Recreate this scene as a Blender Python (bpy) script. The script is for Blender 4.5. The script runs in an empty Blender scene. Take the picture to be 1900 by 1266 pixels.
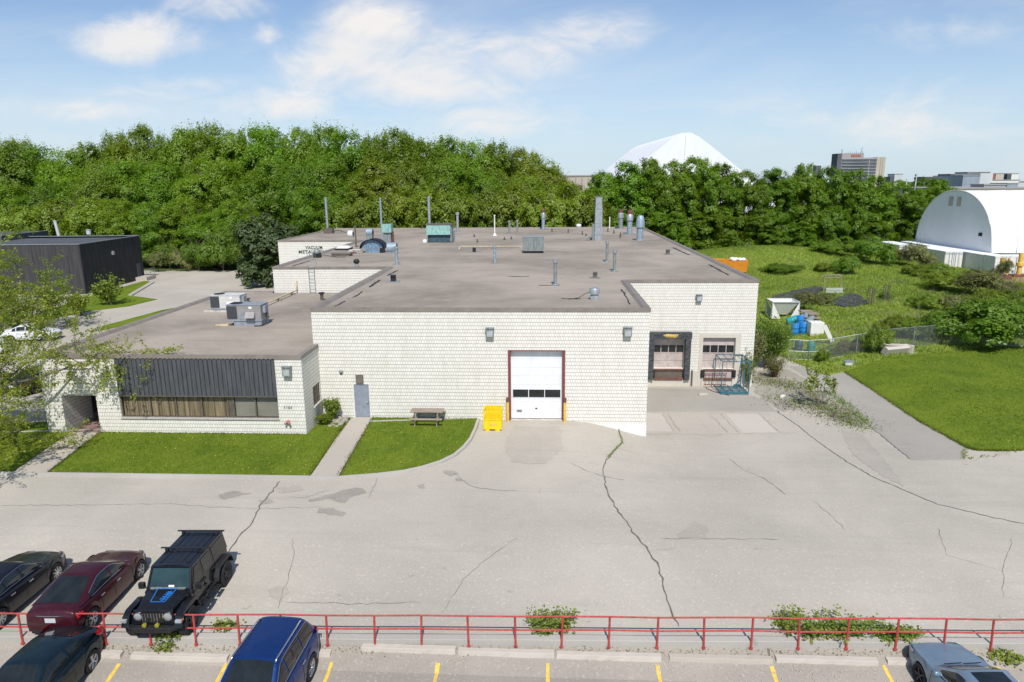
import bpy, bmesh, math, random
import numpy as np
from mathutils import Vector, Matrix
from mathutils.geometry import delaunay_2d_cdt
from mathutils.bvhtree import BVHTree
R_ = math.radians
PI = math.pi
random.seed(7)
rng = np.random.default_rng(7)
sc = bpy.context.scene
COL = sc.collection

# ------------------------------------------------------------------ camera
F_PX = 1279.26
YAW, PITCH, ROLL = -0.0498, -0.2251, -0.0078
CAM = np.array([0.0, -37.8998, 13.4141])
_f = np.array([math.sin(YAW)*math.cos(PITCH), math.cos(YAW)*math.cos(PITCH), math.sin(PITCH)])
_r0 = np.array([math.cos(YAW), -math.sin(YAW), 0.0])
_u0 = np.cross(_r0, _f)
_r = math.cos(ROLL)*_r0 + math.sin(ROLL)*_u0
_u = -math.sin(ROLL)*_r0 + math.cos(ROLL)*_u0
cam_d = bpy.data.cameras.new('camera')
cam = bpy.data.objects.new('camera', cam_d)
COL.objects.link(cam)
cam.matrix_world = Matrix(((_r[0], _u[0], -_f[0], CAM[0]), (_r[1], _u[1], -_f[1], CAM[1]), (_r[2], _u[2], -_f[2], CAM[2]), (0, 0, 0, 1)))
cam_d.sensor_width = 36.0
cam_d.lens = 36.0*F_PX/1900.0
cam_d.clip_start = 0.5
cam_d.clip_end = 9000
sc.camera = cam


def ray(px, py):
    return _f + _r*((px-950)/F_PX) - _u*((py-633)/F_PX)


def gz(px, py, z=0.0):
    d = ray(px, py)
    return CAM + d*((z-CAM[2])/d[2])


def gy(px, py, y):
    d = ray(px, py)
    return CAM + d*((y-CAM[1])/d[1])


# ------------------------------------------------------------------ terrain
def ss(a, b, x):
    t = np.clip((np.asarray(x, float)-a)/(b-a), 0, 1)
    return t*t*(3-2*t)


def yf(x):
    return -19.72 + (np.asarray(x, float)+16.5)*0.0275


def h(x, y):
    a = -1.25*ss(1.5, 7, x)*ss(-17, 6, y)*(1-ss(24, 46, y))
    b = -0.30*(1-ss(-18.6, -13, y))
    c = 0.95*ss(21.5, 28, x)*ss(-6, 4, y)*(1-ss(24, 46, y))
    m = 2.6*np.exp(-((np.asarray(x, float)-38)/17.0)**2-((np.asarray(y, float)-80)/13.0)**2)
    return a+b+c+m


def hlow(x, y):
    s = yf(x)-np.asarray(y, float)
    return -0.42-0.38*ss(0.0, 1.1, s)


def G(px, py, off=0.0):
    z = 0.0
    for _ in range(14):
        p = gz(px, py, z+off)
        z = float(h(p[0], p[1]))
    return Vector((p[0], p[1], z+off))


# ------------------------------------------------------------------ object helpers
def tag(o, label=None, cat=None, group=None, kind=None):
    if label: o['label'] = label
    if cat: o['category'] = cat
    if group: o['group'] = group
    if kind: o['kind'] = kind
    return o


def thing(name, label, cat, loc=(0, 0, 0), rz=0.0, group=None):
    o = bpy.data.objects.new(name, None)
    o.empty_display_size = 0.2
    COL.objects.link(o)
    o.location = loc
    o.rotation_euler = (0, 0, rz)
    return tag(o, label, cat, group)


def dup(root, loc, rz=None, label=None, scale=None):
    r = root.copy(); COL.objects.link(r); r.location = loc
    if rz is not None: r.rotation_euler = (0, 0, rz)
    if label: r['label'] = label
    if scale is not None: r.scale = scale
    for ch in root.children:
        c = ch.copy(); COL.objects.link(c); c.parent = r
        for g in ch.children:
            d = g.copy(); COL.objects.link(d); d.parent = c
    return r


class MB:
    def __init__(s):
        s.v = []; s.f = []; s.mi = []; s.m = 0

    def add(s, vs, fs):
        n = len(s.v)
        s.v += [tuple(map(float, v)) for v in vs]
        for f in fs:
            s.f.append([i+n for i in f]); s.mi.append(s.m)

    def bx(s, x0, x1, y0, y1, z0, z1):
        vs = [(x0, y0, z0), (x1, y0, z0), (x1, y1, z0), (x0, y1, z0), (x0, y0, z1), (x1, y0, z1), (x1, y1, z1), (x0, y1, z1)]
        s.add(vs, [(0, 3, 2, 1), (4, 5, 6, 7), (0, 1, 5, 4), (1, 2, 6, 5), (2, 3, 7, 6), (3, 0, 4, 7)])

    def box(s, c, d, rz=0.0, M=None):
        hx, hy, hz = d[0]/2, d[1]/2, d[2]/2
        vs = [Vector(p) for p in [(-hx, -hy, -hz), (hx, -hy, -hz), (hx, hy, -hz), (-hx, hy, -hz), (-hx, -hy, hz), (hx, -hy, hz), (hx, hy, hz), (-hx, hy, hz)]]
        mt = M if M is not None else Matrix.Rotation(rz, 3, 'Z')
        s.add([mt @ v + Vector(c) for v in vs], [(0, 3, 2, 1), (4, 5, 6, 7), (0, 1, 5, 4), (1, 2, 6, 5), (2, 3, 7, 6), (3, 0, 4, 7)])

    def bar(s, p0, p1, w, hh=None, up=(0, 0, 1)):
        p0 = Vector(p0); p1 = Vector(p1); hh = hh or w
        d = (p1-p0).normalized(); u = Vector(up)
        if abs(d.dot(u)) > .98: u = Vector((1, 0, 0))
        a = d.cross(u).normalized()*(w/2); b = a.cross(d).normalized()*(hh/2)
        vs = [p0-a-b, p0+a-b, p0+a+b, p0-a+b, p1-a-b, p1+a-b, p1+a+b, p1-a+b]
        s.add(vs, [(0, 1, 2, 3), (7, 6, 5, 4), (0, 4, 5, 1), (1, 5, 6, 2), (2, 6, 7, 3), (3, 7, 4, 0)])

    def tube(s, pts, r, n=8, caps=True):
        pts = [Vector(p) for p in pts]
        if not hasattr(r, '__len__'): r = [r]*len(pts)
        rings = []
        for i, p in enumerate(pts):
            d = (pts[min(i+1, len(pts)-1)]-pts[max(i-1, 0)]).normalized()
            u = Vector((0, 0, 1)) if abs(d.z) < .9 else Vector((1, 0, 0))
            a = d.cross(u).normalized(); b = a.cross(d).normalized()
            rings.append([p+a*(r[i]*math.cos(2*PI*k/n))+b*(r[i]*math.sin(2*PI*k/n)) for k in range(n)])
        vs = [v for ri in rings for v in ri]; fs = []
        for i in range(len(pts)-1):
            for k in range(n):
                k2 = (k+1) % n
                fs.append((i*n+k, (i+1)*n+k, (i+1)*n+k2, i*n+k2))
        if caps:
            fs.append(tuple(range(n))); fs.append(tuple(range((len(pts)-1)*n+n-1, (len(pts)-1)*n-1, -1)))
        s.add(vs, fs)

    def cyl(s, c, r, z0, z1, n=16, r1=None):
        s.tube([(c[0], c[1], z0), (c[0], c[1], z1)], [r, r if r1 is None else r1], n)

    def lathe(s, prof, c=(0, 0, 0), n=20, M=None):
        vs = []; fs = []
        for (r, z) in prof:
            for k in range(n):
                v = Vector((r*math.cos(2*PI*k/n), r*math.sin(2*PI*k/n), z))
                if M is not None: v = M @ v
                vs.append(v+Vector(c))
        for i in range(len(prof)-1):
            for k in range(n):
                k2 = (k+1) % n
                fs.append((i*n+k, i*n+k2, (i+1)*n+k2, (i+1)*n+k))
        s.add(vs, fs)

    def prism(s, poly, z0, z1, cap=True):
        n = len(poly)
        vs = [(p[0], p[1], z0) for p in poly]+[(p[0], p[1], z1) for p in poly]
        fs = [(i, (i+1) % n, (i+1) % n+n, i+n) for i in range(n)]
        if cap: fs += [tuple(range(n-1, -1, -1)), tuple(range(n, 2*n))]
        s.add(vs, fs)

    def loft(s, rings, closed=True, cap=False):
        n = len(rings[0]); vs = [v for r in rings for v in r]; fs = []
        for i in range(len(rings)-1):
            for k in range(n if closed else n-1):
                k2 = (k+1) % n
                fs.append((i*n+k, i*n+k2, (i+1)*n+k2, (i+1)*n+k))
        if cap:
            fs.append(tuple(range(n-1, -1, -1))); fs.append(tuple(range((len(rings)-1)*n, len(rings)*n)))
        s.add(vs, fs)

    def grid(s, P):      # P[i][j] points
        a = len(P); b = len(P[0])
        s.add([p for r in P for p in r], [(i*b+j, (i+1)*b+j, (i+1)*b+j+1, i*b+j+1) for i in range(a-1) for j in range(b-1)])

    def build(s, name, mats, parent=None, smooth=False, bevel=0.0, fix=False, auto=None):
        me = bpy.data.meshes.new(name)
        me.from_pydata(s.v, [], s.f)
        if not isinstance(mats, (list, tuple)): mats = [mats]
        for m in mats: me.materials.append(m)
        if len(mats) > 1: me.polygons.foreach_set('material_index', s.mi)
        if fix:
            bm = bmesh.new(); bm.from_mesh(me)
            bmesh.ops.remove_doubles(bm, verts=bm.verts, dist=1e-5)
            bmesh.ops.recalc_face_normals(bm, faces=bm.faces); bm.to_mesh(me); bm.free()
        if smooth: me.shade_smooth()
        if auto: me.set_sharp_from_angle(angle=R_(auto))
        me.update()
        o = bpy.data.objects.new(name, me); COL.objects.link(o)
        if parent is not None: o.parent = parent
        if bevel > 0:
            md = o.modifiers.new('edge', 'BEVEL'); md.width = bevel; md.segments = 2; md.limit_method = 'ANGLE'
        return o


def np_mesh(name, V, Fc, mat, parent=None):
    me = bpy.data.meshes.new(name)
    V = np.asarray(V, np.float32); Fc = np.asarray(Fc, np.int32)
    k = Fc.shape[1]
    me.vertices.add(len(V)); me.vertices.foreach_set('co', V.ravel())
    me.loops.add(Fc.size); me.loops.foreach_set('vertex_index', Fc.ravel())
    me.polygons.add(len(Fc)); me.polygons.foreach_set('loop_start', np.arange(0, Fc.size, k, dtype=np.int32))
    me.update(calc_edges=True)
    me.materials.append(mat)
    o = bpy.data.objects.new(name, me); COL.objects.link(o)
    if parent is not None: o.parent = parent
    return o


# ------------------------------------------------------------------ materials
class NT:
    def __init__(s, mat):
        s.t = mat.node_tree; s.n = s.t.nodes; s.l = s.t.links

    def new(s, typ, **kw):
        n = s.n.new(typ)
        for k, v in kw.items(): setattr(n, k, v)
        return n

    def link(s, a, b): s.l.new(a, b)

    def math(s, op, a, b=None, clamp=False):
        n = s.n.new('ShaderNodeMath'); n.operation = op; n.use_clamp = clamp
        for i, x in enumerate((a, b)):
            if x is None: continue
            if isinstance(x, (int, float)): n.inputs[i].default_value = x
            else: s.l.new(x, n.inputs[i])
        return n.outputs[0]

    def mix(s, fac, a, b, typ='MIX'):
        n = s.n.new('ShaderNodeMix'); n.data_type = 'RGBA'; n.blend_type = typ
        for inp, x in ((n.inputs[0], fac), (n.inputs[6], a), (n.inputs[7], b)):
            if isinstance(x, (int, float)): inp.default_value = x
            elif isinstance(x, (tuple, list)): inp.default_value = (x[0], x[1], x[2], 1)
            else: s.l.new(x, inp)
        return n.outputs[2]

    def noise(s, vec, scale, detail=3, rough=.55, dist=0.0):
        n = s.n.new('ShaderNodeTexNoise'); n.inputs['Scale'].default_value = scale
        n.inputs['Detail'].default_value = detail; n.inputs['Roughness'].default_value = rough
        n.inputs['Distortion'].default_value = dist
        if vec is not None: s.l.new(vec, n.inputs['Vector'])
        return n.outputs[0]

    def ramp(s, fac, a, b):
        n = s.n.new('ShaderNodeMapRange'); n.interpolation_type = 'SMOOTHSTEP'
        n.inputs[1].default_value = a; n.inputs[2].default_value = b
        s.l.new(fac, n.inputs[0])
        return n.outputs[0]

    def mapping(s, vec, scale=(1, 1, 1), loc=(0, 0, 0), rot=(0, 0, 0)):
        n = s.n.new('ShaderNodeMapping'); n.inputs['Scale'].default_value = scale
        n.inputs['Location'].default_value = loc; n.inputs['Rotation'].default_value = rot
        s.l.new(vec, n.inputs['Vector'])
        return n.outputs[0]

    def bump(s, hgt, strength, dist=.02):
        n = s.n.new('ShaderNodeBump'); n.inputs['Strength'].default_value = strength
        n.inputs['Distance'].default_value = dist
        s.l.new(hgt, n.inputs['Height'])
        return n.outputs[0]


def newmat(name, rough=.7, metal=0.0, spec=.5):
    m = bpy.data.materials.new(name); m.use_nodes = True
    t = NT(m); b = t.n['Principled BSDF']
    b.inputs['Roughness'].default_value = rough; b.inputs['Metallic'].default_value = metal
    b.inputs['Specular IOR Level'].default_value = spec
    return m, t, b


def mat(name, col, rough=.7, metal=0.0, var=.12, scale=2.0, spec=.4, bump=0.0, bs=25, coat=0.0, dirt=None, stretch=(1, 1, 1), dirtamt=.5):
    m, t, b = newmat(name, rough, metal, spec)
    tc = t.new('ShaderNodeTexCoord').outputs['Object']
    v = t.mapping(tc, stretch)
    n1 = t.noise(v, scale, 5, .6)
    lo = tuple(c*(1-var) for c in col); hi = tuple(min(1, c*(1+var)) for c in col)
    c = t.mix(t.ramp(n1, .3, .7), lo, hi)
    if dirt:
        n2 = t.noise(v, scale*2.3, 6, .65)
        c = t.mix(t.math('MULTIPLY', t.ramp(n2, .5, .75), dirtamt), c, dirt)
    t.link(c, b.inputs['Base Color'])
    if bump:
        t.link(t.bump(t.noise(tc, bs, 4, .6), bump), b.inputs['Normal'])
    if coat:
        b.inputs['Coat Weight'].default_value = coat; b.inputs['Coat Roughness'].default_value = .04
    return m


def glass_mat(name, col, rough=.05, spec=.45):
    m, t, b = newmat(name, rough, 0, spec)
    tc = t.new('ShaderNodeTexCoord').outputs['Object']
    c = t.mix(t.ramp(t.noise(tc, 1.5, 3), .3, .7), tuple(x*.7 for x in col), tuple(x*1.3 for x in col))
    t.link(c, b.inputs['Base Color'])
    b.inputs['Coat Weight'].default_value = .25; b.inputs['Coat Roughness'].default_value = .02
    return m


def clear_glass(name):
    m = bpy.data.materials.new(name); m.use_nodes = True
    t = NT(m); t.n.remove(t.n['Principled BSDF'])
    tr = t.new('ShaderNodeBsdfTransparent'); gl = t.new('ShaderNodeBsdfGlossy'); mx = t.new('ShaderNodeMixShader'); lw = t.new('ShaderNodeLayerWeight')
    tc = t.new('ShaderNodeTexCoord').outputs['Object']
    t.link(t.mix(t.noise(t.mapping(tc, (.9, 1, .5)), 1.2, 4), (.62, .62, .60), (.90, .88, .84)), tr.inputs[0])
    gl.inputs['Roughness'].default_value = .03; lw.inputs[0].default_value = .18
    t.link(lw.outputs['Fresnel'], mx.inputs[0]); t.link(tr.outputs[0], mx.inputs[1]); t.link(gl.outputs[0], mx.inputs[2]); t.link(mx.outputs[0], t.n['Material Output'].inputs[0])
    return m


def paint_mat(name, col, coat=1.0, rough=.35, metal=.25):
    m, t, b = newmat(name, rough, metal, .3)
    coat *= .45
    tc = t.new('ShaderNodeTexCoord').outputs['Object']
    c = t.mix(t.noise(tc, 3, 4), tuple(x*.85 for x in col), tuple(x*1.15 for x in col))
    dust = t.ramp(t.noise(tc, 9, 6, .7), .52, .85)
    c = t.mix(t.math('MULTIPLY', dust, .07), c, (.4, .38, .35))
    t.link(c, b.inputs['Base Color'])
    t.link(t.math('ADD', t.math('MULTIPLY', dust, .25), rough), b.inputs['Roughness'])
    b.inputs['Coat Weight'].default_value = coat; b.inputs['Coat Roughness'].default_value = .05
    return m


def ground_mat(name, col, blot=.14, speck=.22, streak=.1, sscale=26, bump=.4, dark=(.2, .19, .18), darkamt=.25, tint=(.40, .36, .33)):
    m, t, b = newmat(name, .92, 0, .25)
    tc = t.new('ShaderNodeTexCoord').outputs['Object']
    n1 = t.noise(tc, .12, 6, .6, .4)
    n2 = t.noise(tc, .9, 6, .65)
    n3 = t.noise(t.mapping(tc, (.35, 2.2, 1)), 1.1, 5, .6)
    n4 = t.noise(tc, sscale, 3, .7)
    c = t.mix(t.ramp(n1, .3, .7), tuple(x*(1-blot) for x in col), tuple(x*(1+blot) for x in col))
    c = t.mix(t.math('MULTIPLY', t.ramp(n2, .45, .75), .45), c, tint)
    c = t.mix(t.math('MULTIPLY', t.ramp(n3, .52, .8), streak*3), c, tuple(x*.8 for x in col))
    c = t.mix(t.math('MULTIPLY', t.ramp(n4, .52, .72), speck), c, dark)
    n5 = t.noise(tc, sscale*.55, 2, .6)
    c = t.mix(t.math('MULTIPLY', t.ramp(n5, .58, .7), speck*.9), c, tuple(min(1, x*1.5) for x in col))
    n7 = t.noise(t.mapping(tc, (.10, 1.3, 1), (0, 0, 0), (0, 0, .12)), 1.0, 4, .6, .3)
    c = t.mix(t.math('MULTIPLY', t.ramp(n7, .54, .72), streak*1.8), c, tuple(x*.72 for x in col))
    n8 = t.noise(tc, 1.7, 2, .5)
    c = t.mix(t.math('MULTIPLY', t.ramp(n8, .72, .80), darkamt), c, tuple(x*.6 for x in dark))
    n6 = t.noise(t.mapping(tc, (.8, 1.4, 1)), .33, 7, .7, .8)
    c = t.mix(t.math('MULTIPLY', t.ramp(n6, .6, .8), darkamt), c, dark)
    t.link(c, b.inputs['Base Color'])
    t.link(t.bump(n4, bump, .015), b.inputs['Normal'])
    return m


def brick_mat(name, c1, c2, mortar):
    m, t, b = newmat(name, .85, 0, .25)
    tc = t.new('ShaderNodeTexCoord').outputs['Object']
    sp = t.new('ShaderNodeSeparateXYZ'); t.link(tc, sp.inputs[0])
    cb = t.new('ShaderNodeCombineXYZ')
    t.link(t.math('ADD', sp.outputs[0], sp.outputs[1]), cb.inputs[0]); t.link(sp.outputs[2], cb.inputs[1])
    br = t.new('ShaderNodeTexBrick'); br.offset = .5
    t.link(cb.outputs[0], br.inputs['Vector'])
    br.inputs['Scale'].default_value = 1.0
    br.inputs['Brick Width'].default_value = .142; br.inputs['Row Height'].default_value = .207
    br.inputs['Mortar Size'].default_value = .009; br.inputs['Mortar Smooth'].default_value = .15
    br.inputs['Color1'].default_value = (*c1, 1); br.inputs['Color2'].default_value = (*c2, 1); br.inputs['Mortar'].default_value = (*mortar, 1)
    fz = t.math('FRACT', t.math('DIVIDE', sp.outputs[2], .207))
    row_shade = t.math('LESS_THAN', fz, .11)  # shadow under each brick row, painted into the wall colour as a dark line
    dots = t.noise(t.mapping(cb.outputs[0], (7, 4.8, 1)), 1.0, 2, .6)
    c = t.mix(t.math('MULTIPLY', row_shade, t.math('ADD', t.math('MULTIPLY', t.ramp(dots, .4, .6), .55), .16)), br.outputs[0], (.25, .235, .205))
    # rain streaks and grime
    st = t.noise(t.mapping(cb.outputs[0], (1.6, .18, 1)), 1.0, 6, .65)
    c = t.mix(t.math('MULTIPLY', t.ramp(st, .48, .78), .34), c, (.50, .45, .36))
    bl = t.noise(cb.outputs[0], .55, 5, .6)
    c = t.mix(t.math('MULTIPLY', t.ramp(bl, .45, .75), .25), c, (.62, .58, .48))
    t.link(c, b.inputs['Base Color'])
    t.link(t.bump(t.math('SUBTRACT', t.math('MULTIPLY', fz, -.6), br.outputs[1]), .6, .012), b.inputs['Normal'])
    return m


def leaf_mat(name, cols, trans=.3, val=.25, hue=.03, patch=None, ps=.5):
    m = bpy.data.materials.new(name); m.use_nodes = True
    t = NT(m); t.n.remove(t.n['Principled BSDF'])
    out = t.n['Material Output']
    g = t.new('ShaderNodeNewGeometry'); oi = t.new('ShaderNodeObjectInfo')
    cr = t.new('ShaderNodeValToRGB'); e = cr.color_ramp.elements
    e[0].position = 0.0; e[0].color = (*cols[0], 1); e[1].position = 1.0; e[1].color = (*cols[-1], 1)
    for i, c in enumerate(cols[1:-1]):
        x = e.new((i+1)/(len(cols)-1)); x.color = (*c, 1)
    t.link(g.outputs['Random Per Island'], cr.inputs[0])
    hs = t.new('ShaderNodeHueSaturation')
    base = cr.outputs[0]
    if patch:
        tc = t.new('ShaderNodeTexCoord').outputs['Object']
        base = t.mix(t.math('MULTIPLY', t.ramp(t.noise(tc, ps, 6, .7, .5), .42, .62), .75), base, patch[0])
        base = t.mix(t.math('MULTIPLY', t.ramp(t.noise(tc, ps*3.1, 5, .7), .52, .7), .6), base, patch[1])
    t.link(base, hs.inputs['Color'])
    r = oi.outputs['Random']
    t.link(t.math('ADD', t.math('MULTIPLY', r, hue*2), .5-hue), hs.inputs['Hue'])
    r2 = t.math('FRACT', t.math('MULTIPLY', r, 7.31))
    t.link(t.math('ADD', t.math('MULTIPLY', r2, val*2), 1-val), hs.inputs['Value'])
    d = t.new('ShaderNodeBsdfDiffuse'); tr = t.new('ShaderNodeBsdfTranslucent'); gl = t.new('ShaderNodeBsdfGlossy')
    gl.inputs['Roughness'].default_value = .45; gl.inputs['Color'].default_value = (.5, .5, .5, 1)
    t.link(hs.outputs[0], d.inputs[0])
    t.link(t.mix(1.0, hs.outputs[0], (1.2, 1.15, .5), 'MULTIPLY'), tr.inputs[0])
    a = t.new('ShaderNodeMixShader'); a.inputs[0].default_value = trans
    t.link(d.outputs[0], a.inputs[1]); t.link(tr.outputs[0], a.inputs[2])
    b2 = t.new('ShaderNodeMixShader'); b2.inputs[0].default_value = .04
    t.link(a.outputs[0], b2.inputs[1]); t.link(gl.outputs[0], b2.inputs[2])
    t.link(b2.outputs[0], out.inputs[0])
    return m


def grass_ground(name, c1, c2, c3, s=1.0, dead=(.22, .2, .09), deadamt=.3):
    m, t, b = newmat(name, .95, 0, .1)
    tc = t.new('ShaderNodeTexCoord').outputs['Object']
    n1 = t.noise(tc, .35*s, 6, .65, .5); n2 = t.noise(tc, 3*s, 5, .7); n3 = t.noise(tc, 22, 3, .7)
    c = t.mix(t.ramp(n1, .35, .65), c1, c2)
    c = t.mix(t.math('MULTIPLY', t.ramp(n2, .4, .7), .5), c, c3)
    c = t.mix(t.math('MULTIPLY', t.ramp(t.noise(tc, 1.1*s, 6, .7), .58, .75), deadamt), c, dead)
    c = t.mix(t.math('MULTIPLY', t.ramp(n3, .4, .7), .35), c, tuple(x*.55 for x in c1))
    t.link(c, b.inputs['Base Color'])
    t.link(t.bump(n3, .8, .03), b.inputs['Normal'])
    return m


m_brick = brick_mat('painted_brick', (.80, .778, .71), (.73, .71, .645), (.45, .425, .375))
m_found = mat('painted_foundation', (.74, .75, .75), .8, var=.06, dirt=(.5, .48, .42))
m_flash = mat('brown_flashing', (.25, .215, .185), .55, .1, .12, 1.5, dirt=(.3, .27, .24))
m_roof = ground_mat('roof_gravel', (.318, .276, .226), .26, .5, .16, 20, .6, (.15, .13, .105), .5, (.41, .36, .30))
m_asph = ground_mat('weathered_asphalt', (.450, .412, .348), .10, .42, .13, 17, .4, (.25, .23, .20), .34, (.465, .422, .358))
m_asph2 = ground_mat('newer_asphalt', (.360, .335, .290), .08, .34, .08, 20, .35, (.22, .20, .175), .25, (.375, .35, .305))
m_asph5 = ground_mat('faint_stained_asphalt', (.415, .377, .32), .12, .42, .12, 17, .4, (.22, .20, .175), .5, (.415, .375, .315))
m_asph3 = ground_mat('dark_patch_asphalt', (.335, .305, .262), .25, .5, .06, 20, .4, (.20, .18, .16), .4, (.43, .39, .33))
m_asph4 = ground_mat('lower_lot_asphalt', (.335, .302, .258), .12, .46, .08, 18, .5, (.17, .155, .135), .3, (.385, .345, .295))
m_conc = ground_mat('concrete_walk', (.45, .405, .345), .06, .18, .05, 30, .2, (.3, .28, .24), .2, (.465, .42, .36))
m_slab = ground_mat('cream_concrete', (.51, .465, .405), .05, .12, .05, 30, .2, (.36, .32, .28), .15, (.52, .46, .40))
m_curb = ground_mat('curb_concrete', (.42, .40, .36), .1, .25, .05, 30, .3, (.22, .21, .19), .3, (.45, .40, .35))
m_crack = mat('crack_fill', (.155, .145, .125), .95, var=.3, scale=5)
m_paver = ground_mat('reddish_pavers', (.27, .17, .155), .1, .3, .05, 20, .3, (.13, .09, .08), .2, (.3, .2, .18))
m_dirt = ground_mat('dry_dirt', (.35, .32, .27), .2, .45, .1, 16, .6, (.15, .145, .115), .7, (.28, .27, .205))
m_base = grass_ground('field_ground', (.07, .11, .025), (.10, .14, .035), (.12, .13, .05), .5)
m_lawn = grass_ground('lawn_soil', (.10, .165, .014), (.16, .225, .020), (.22, .255, .035), 1.0)
m_meadow = grass_ground('meadow_soil', (.19, .27, .035), (.26, .33, .05), (.31, .33, .09), .6, (.28, .25, .13), .4)
m_grass = leaf_mat('lawn_blades', [(.12, .18, .014), (.18, .24, .022), (.25, .29, .04)], .4, .0, .0, ((.095, .155, .012), (.33, .31, .065)), .55)
m_grass2 = leaf_mat('tall_grass_blades', [(.20, .295, .032), (.265, .355, .045), (.34, .40, .085)], .42, .0, .0, ((.12, .21, .025), (.32, .33, .11)), .12)
m_straw = leaf_mat('dry_stalks', [(.28, .24, .15), (.36, .31, .2), (.2, .18, .1)], .2, .0, .0)
m_flower = leaf_mat('dandelion_heads', [(.75, .62, .05), (.8, .7, .1)], .1, .0, .0)
m_lf_forest = leaf_mat('spring_leaves', [(.13, .235, .013), (.19, .32, .02), (.255, .39, .036)], .52, .2, .012)
m_lf_olive = leaf_mat('olive_leaves', [(.165, .25, .017), (.22, .31, .026), (.28, .37, .048)], .5, .18, .013)
m_lf_maple = leaf_mat('maple_leaves', [(.11, .20, .010), (.165, .285, .016), (.225, .365, .03)], .48, .18, .010)
m_lf_bush = leaf_mat('bush_leaves', [(.13, .22, .018), (.19, .29, .028), (.25, .35, .048)], .46, .2, .02)
m_lf_dry = leaf_mat('twiggy_leaves', [(.20, .175, .085), (.17, .21, .05), (.25, .25, .095)], .3, .2, .02)
m_lf_dark = leaf_mat('conifer_needles', [(.055, .09, .03), (.08, .12, .04), (.12, .155, .055)], .15, .15, .02)
m_lf_young = leaf_mat('young_yellow_leaves', [(.24, .31, .025), (.34, .41, .045), (.45, .48, .09)], .5, .1, .01)
m_lf_white = leaf_mat('white_blossom', [(.6, .6, .5), (.7, .7, .62)], .2, .0, .0)
m_lf_vine = leaf_mat('vine_leaves', [(.15, .22, .025), (.22, .29, .04), (.30, .35, .07)], .38, .1, .01)
m_bark = mat('bark', (.15, .125, .095), .95, var=.3, scale=6, bump=.5, bs=18, stretch=(1, 1, .3))
m_bark2 = mat('pale_bark', (.20, .175, .14), .95, var=.3, scale=6, bump=.5, bs=18, stretch=(1, 1, .3))
m_red = mat('red_rail_paint', (.42, .055, .05), .6, var=.25, scale=6, dirt=(.26, .12, .09), dirtamt=.85)
m_yellow = mat('yellow_paint', (.80, .58, .01), .5, var=.1, scale=4, dirt=(.55, .36, .02), dirtamt=.4)
m_yline = mat('worn_yellow_line', (.72, .50, .09), .85, var=.2, scale=8, dirt=(.36, .32, .26), dirtamt=.95)
m_boll = mat('bollard_yellow', (.72, .46, .09), .6, var=.15, scale=6, dirt=(.5, .38, .2))
m_rust = mat('rusty_red', (.17, .075, .055), .8, var=.3, scale=7)
m_white = mat('white_door_paint', (.78, .79, .81), .45, var=.04, scale=2, dirt=(.55, .54, .52), dirtamt=.22, stretch=(1.5, 1, .4))
m_white2 = mat('white_vinyl', (.84, .85, .86), .6, var=.04, scale=.3)
m_grey = mat('grey_steel_paint', (.27, .30, .36), .45, .1, .1, 3, dirt=(.2, .22, .25))
m_dkglass = glass_mat('dark_glass', (.014, .018, .019))
m_curtain = mat('tan_curtain', (.40, .335, .235), .9, var=.55, scale=4, stretch=(3, 1, .05), dirt=(.07, .055, .04), dirtamt=.95)
m_winglass = clear_glass('window_glass')
m_blind = mat('closed_blind', (.42, .42, .38), .8, var=.1, scale=2, stretch=(.5, 1, 30))
m_mull = mat('bronze_frame', (.16, .135, .11), .5, .3, .15, 4)
m_sill = mat('stone_sill', (.42, .40, .37), .8, var=.1, scale=4)
m_side = mat('charcoal_siding', (.085, .09, .10), .6, .15, .2, 2.5, dirt=(.14, .14, .15), stretch=(3, 1, .3))
m_blackbd = mat('black_cladding', (.030, .031, .036), .7, .1, .35, 1.2, dirt=(.06, .058, .06), stretch=(2, 2, .25))
m_greybd = mat('grey_weathered_cladding', (.050, .048, .050), .8, .0, .3, 1.5, dirt=(.07, .065, .065), stretch=(3, 3, .2))
m_blackroof = mat('dark_membrane', (.085, .09, .10), .7, var=.2, scale=.4, dirt=(.13, .13, .14))
m_red2 = mat('red_frame', (.20, .065, .06), .6, var=.15, scale=5)
m_galv = mat('galvanised_metal', (.40, .43, .45), .5, .55, .2, 4, dirt=(.28, .27, .25), stretch=(2, 2, .6))
m_galvd = mat('dull_zinc', (.27, .30, .30), .6, .4, .3, 5, dirt=(.2, .17, .13), stretch=(2, 2, .4))
m_blueg = mat('blue_grey_duct', (.30, .38, .43), .55, .3, .3, 6, dirt=(.18, .2, .24), stretch=(2, 2, .5))
m_copper = mat('verdigris', (.24, .42, .38), .75, .1, .3, 5, dirt=(.12, .22, .22), stretch=(2, 2, .5))
m_dkteal = mat('dark_teal_metal', (.055, .10, .12), .6, .2, .3, 5)
m_mott = mat('mottled_blue', (.17, .26, .36), .7, .2, .75, 14, dirt=(.35, .40, .42), stretch=(2, 2, .4), dirtamt=.7)
m_cream = mat('cream_pipe', (.60, .50, .32), .6, var=.15, scale=3)
m_black = mat('black_plastic', (.018, .018, .02), .5, var=.2, scale=8)
m_tyre = mat('tyre_rubber', (.022, .022, .024), .85, var=.3, scale=12, bump=.3, bs=40)
m_alloy = mat('alloy_rim', (.52, .53, .55), .3, .85, .1, 8)
m_darkalloy = mat('dark_rim', (.06, .06, .065), .4, .6, .2, 8)
m_chrome = mat('bright_trim', (.62, .63, .65), .18, .95, .05, 5)
m_lampg = glass_mat('lamp_lens', (.36, .38, .39), .12)
m_taill = glass_mat('red_lens', (.5, .01, .02), .15)
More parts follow.
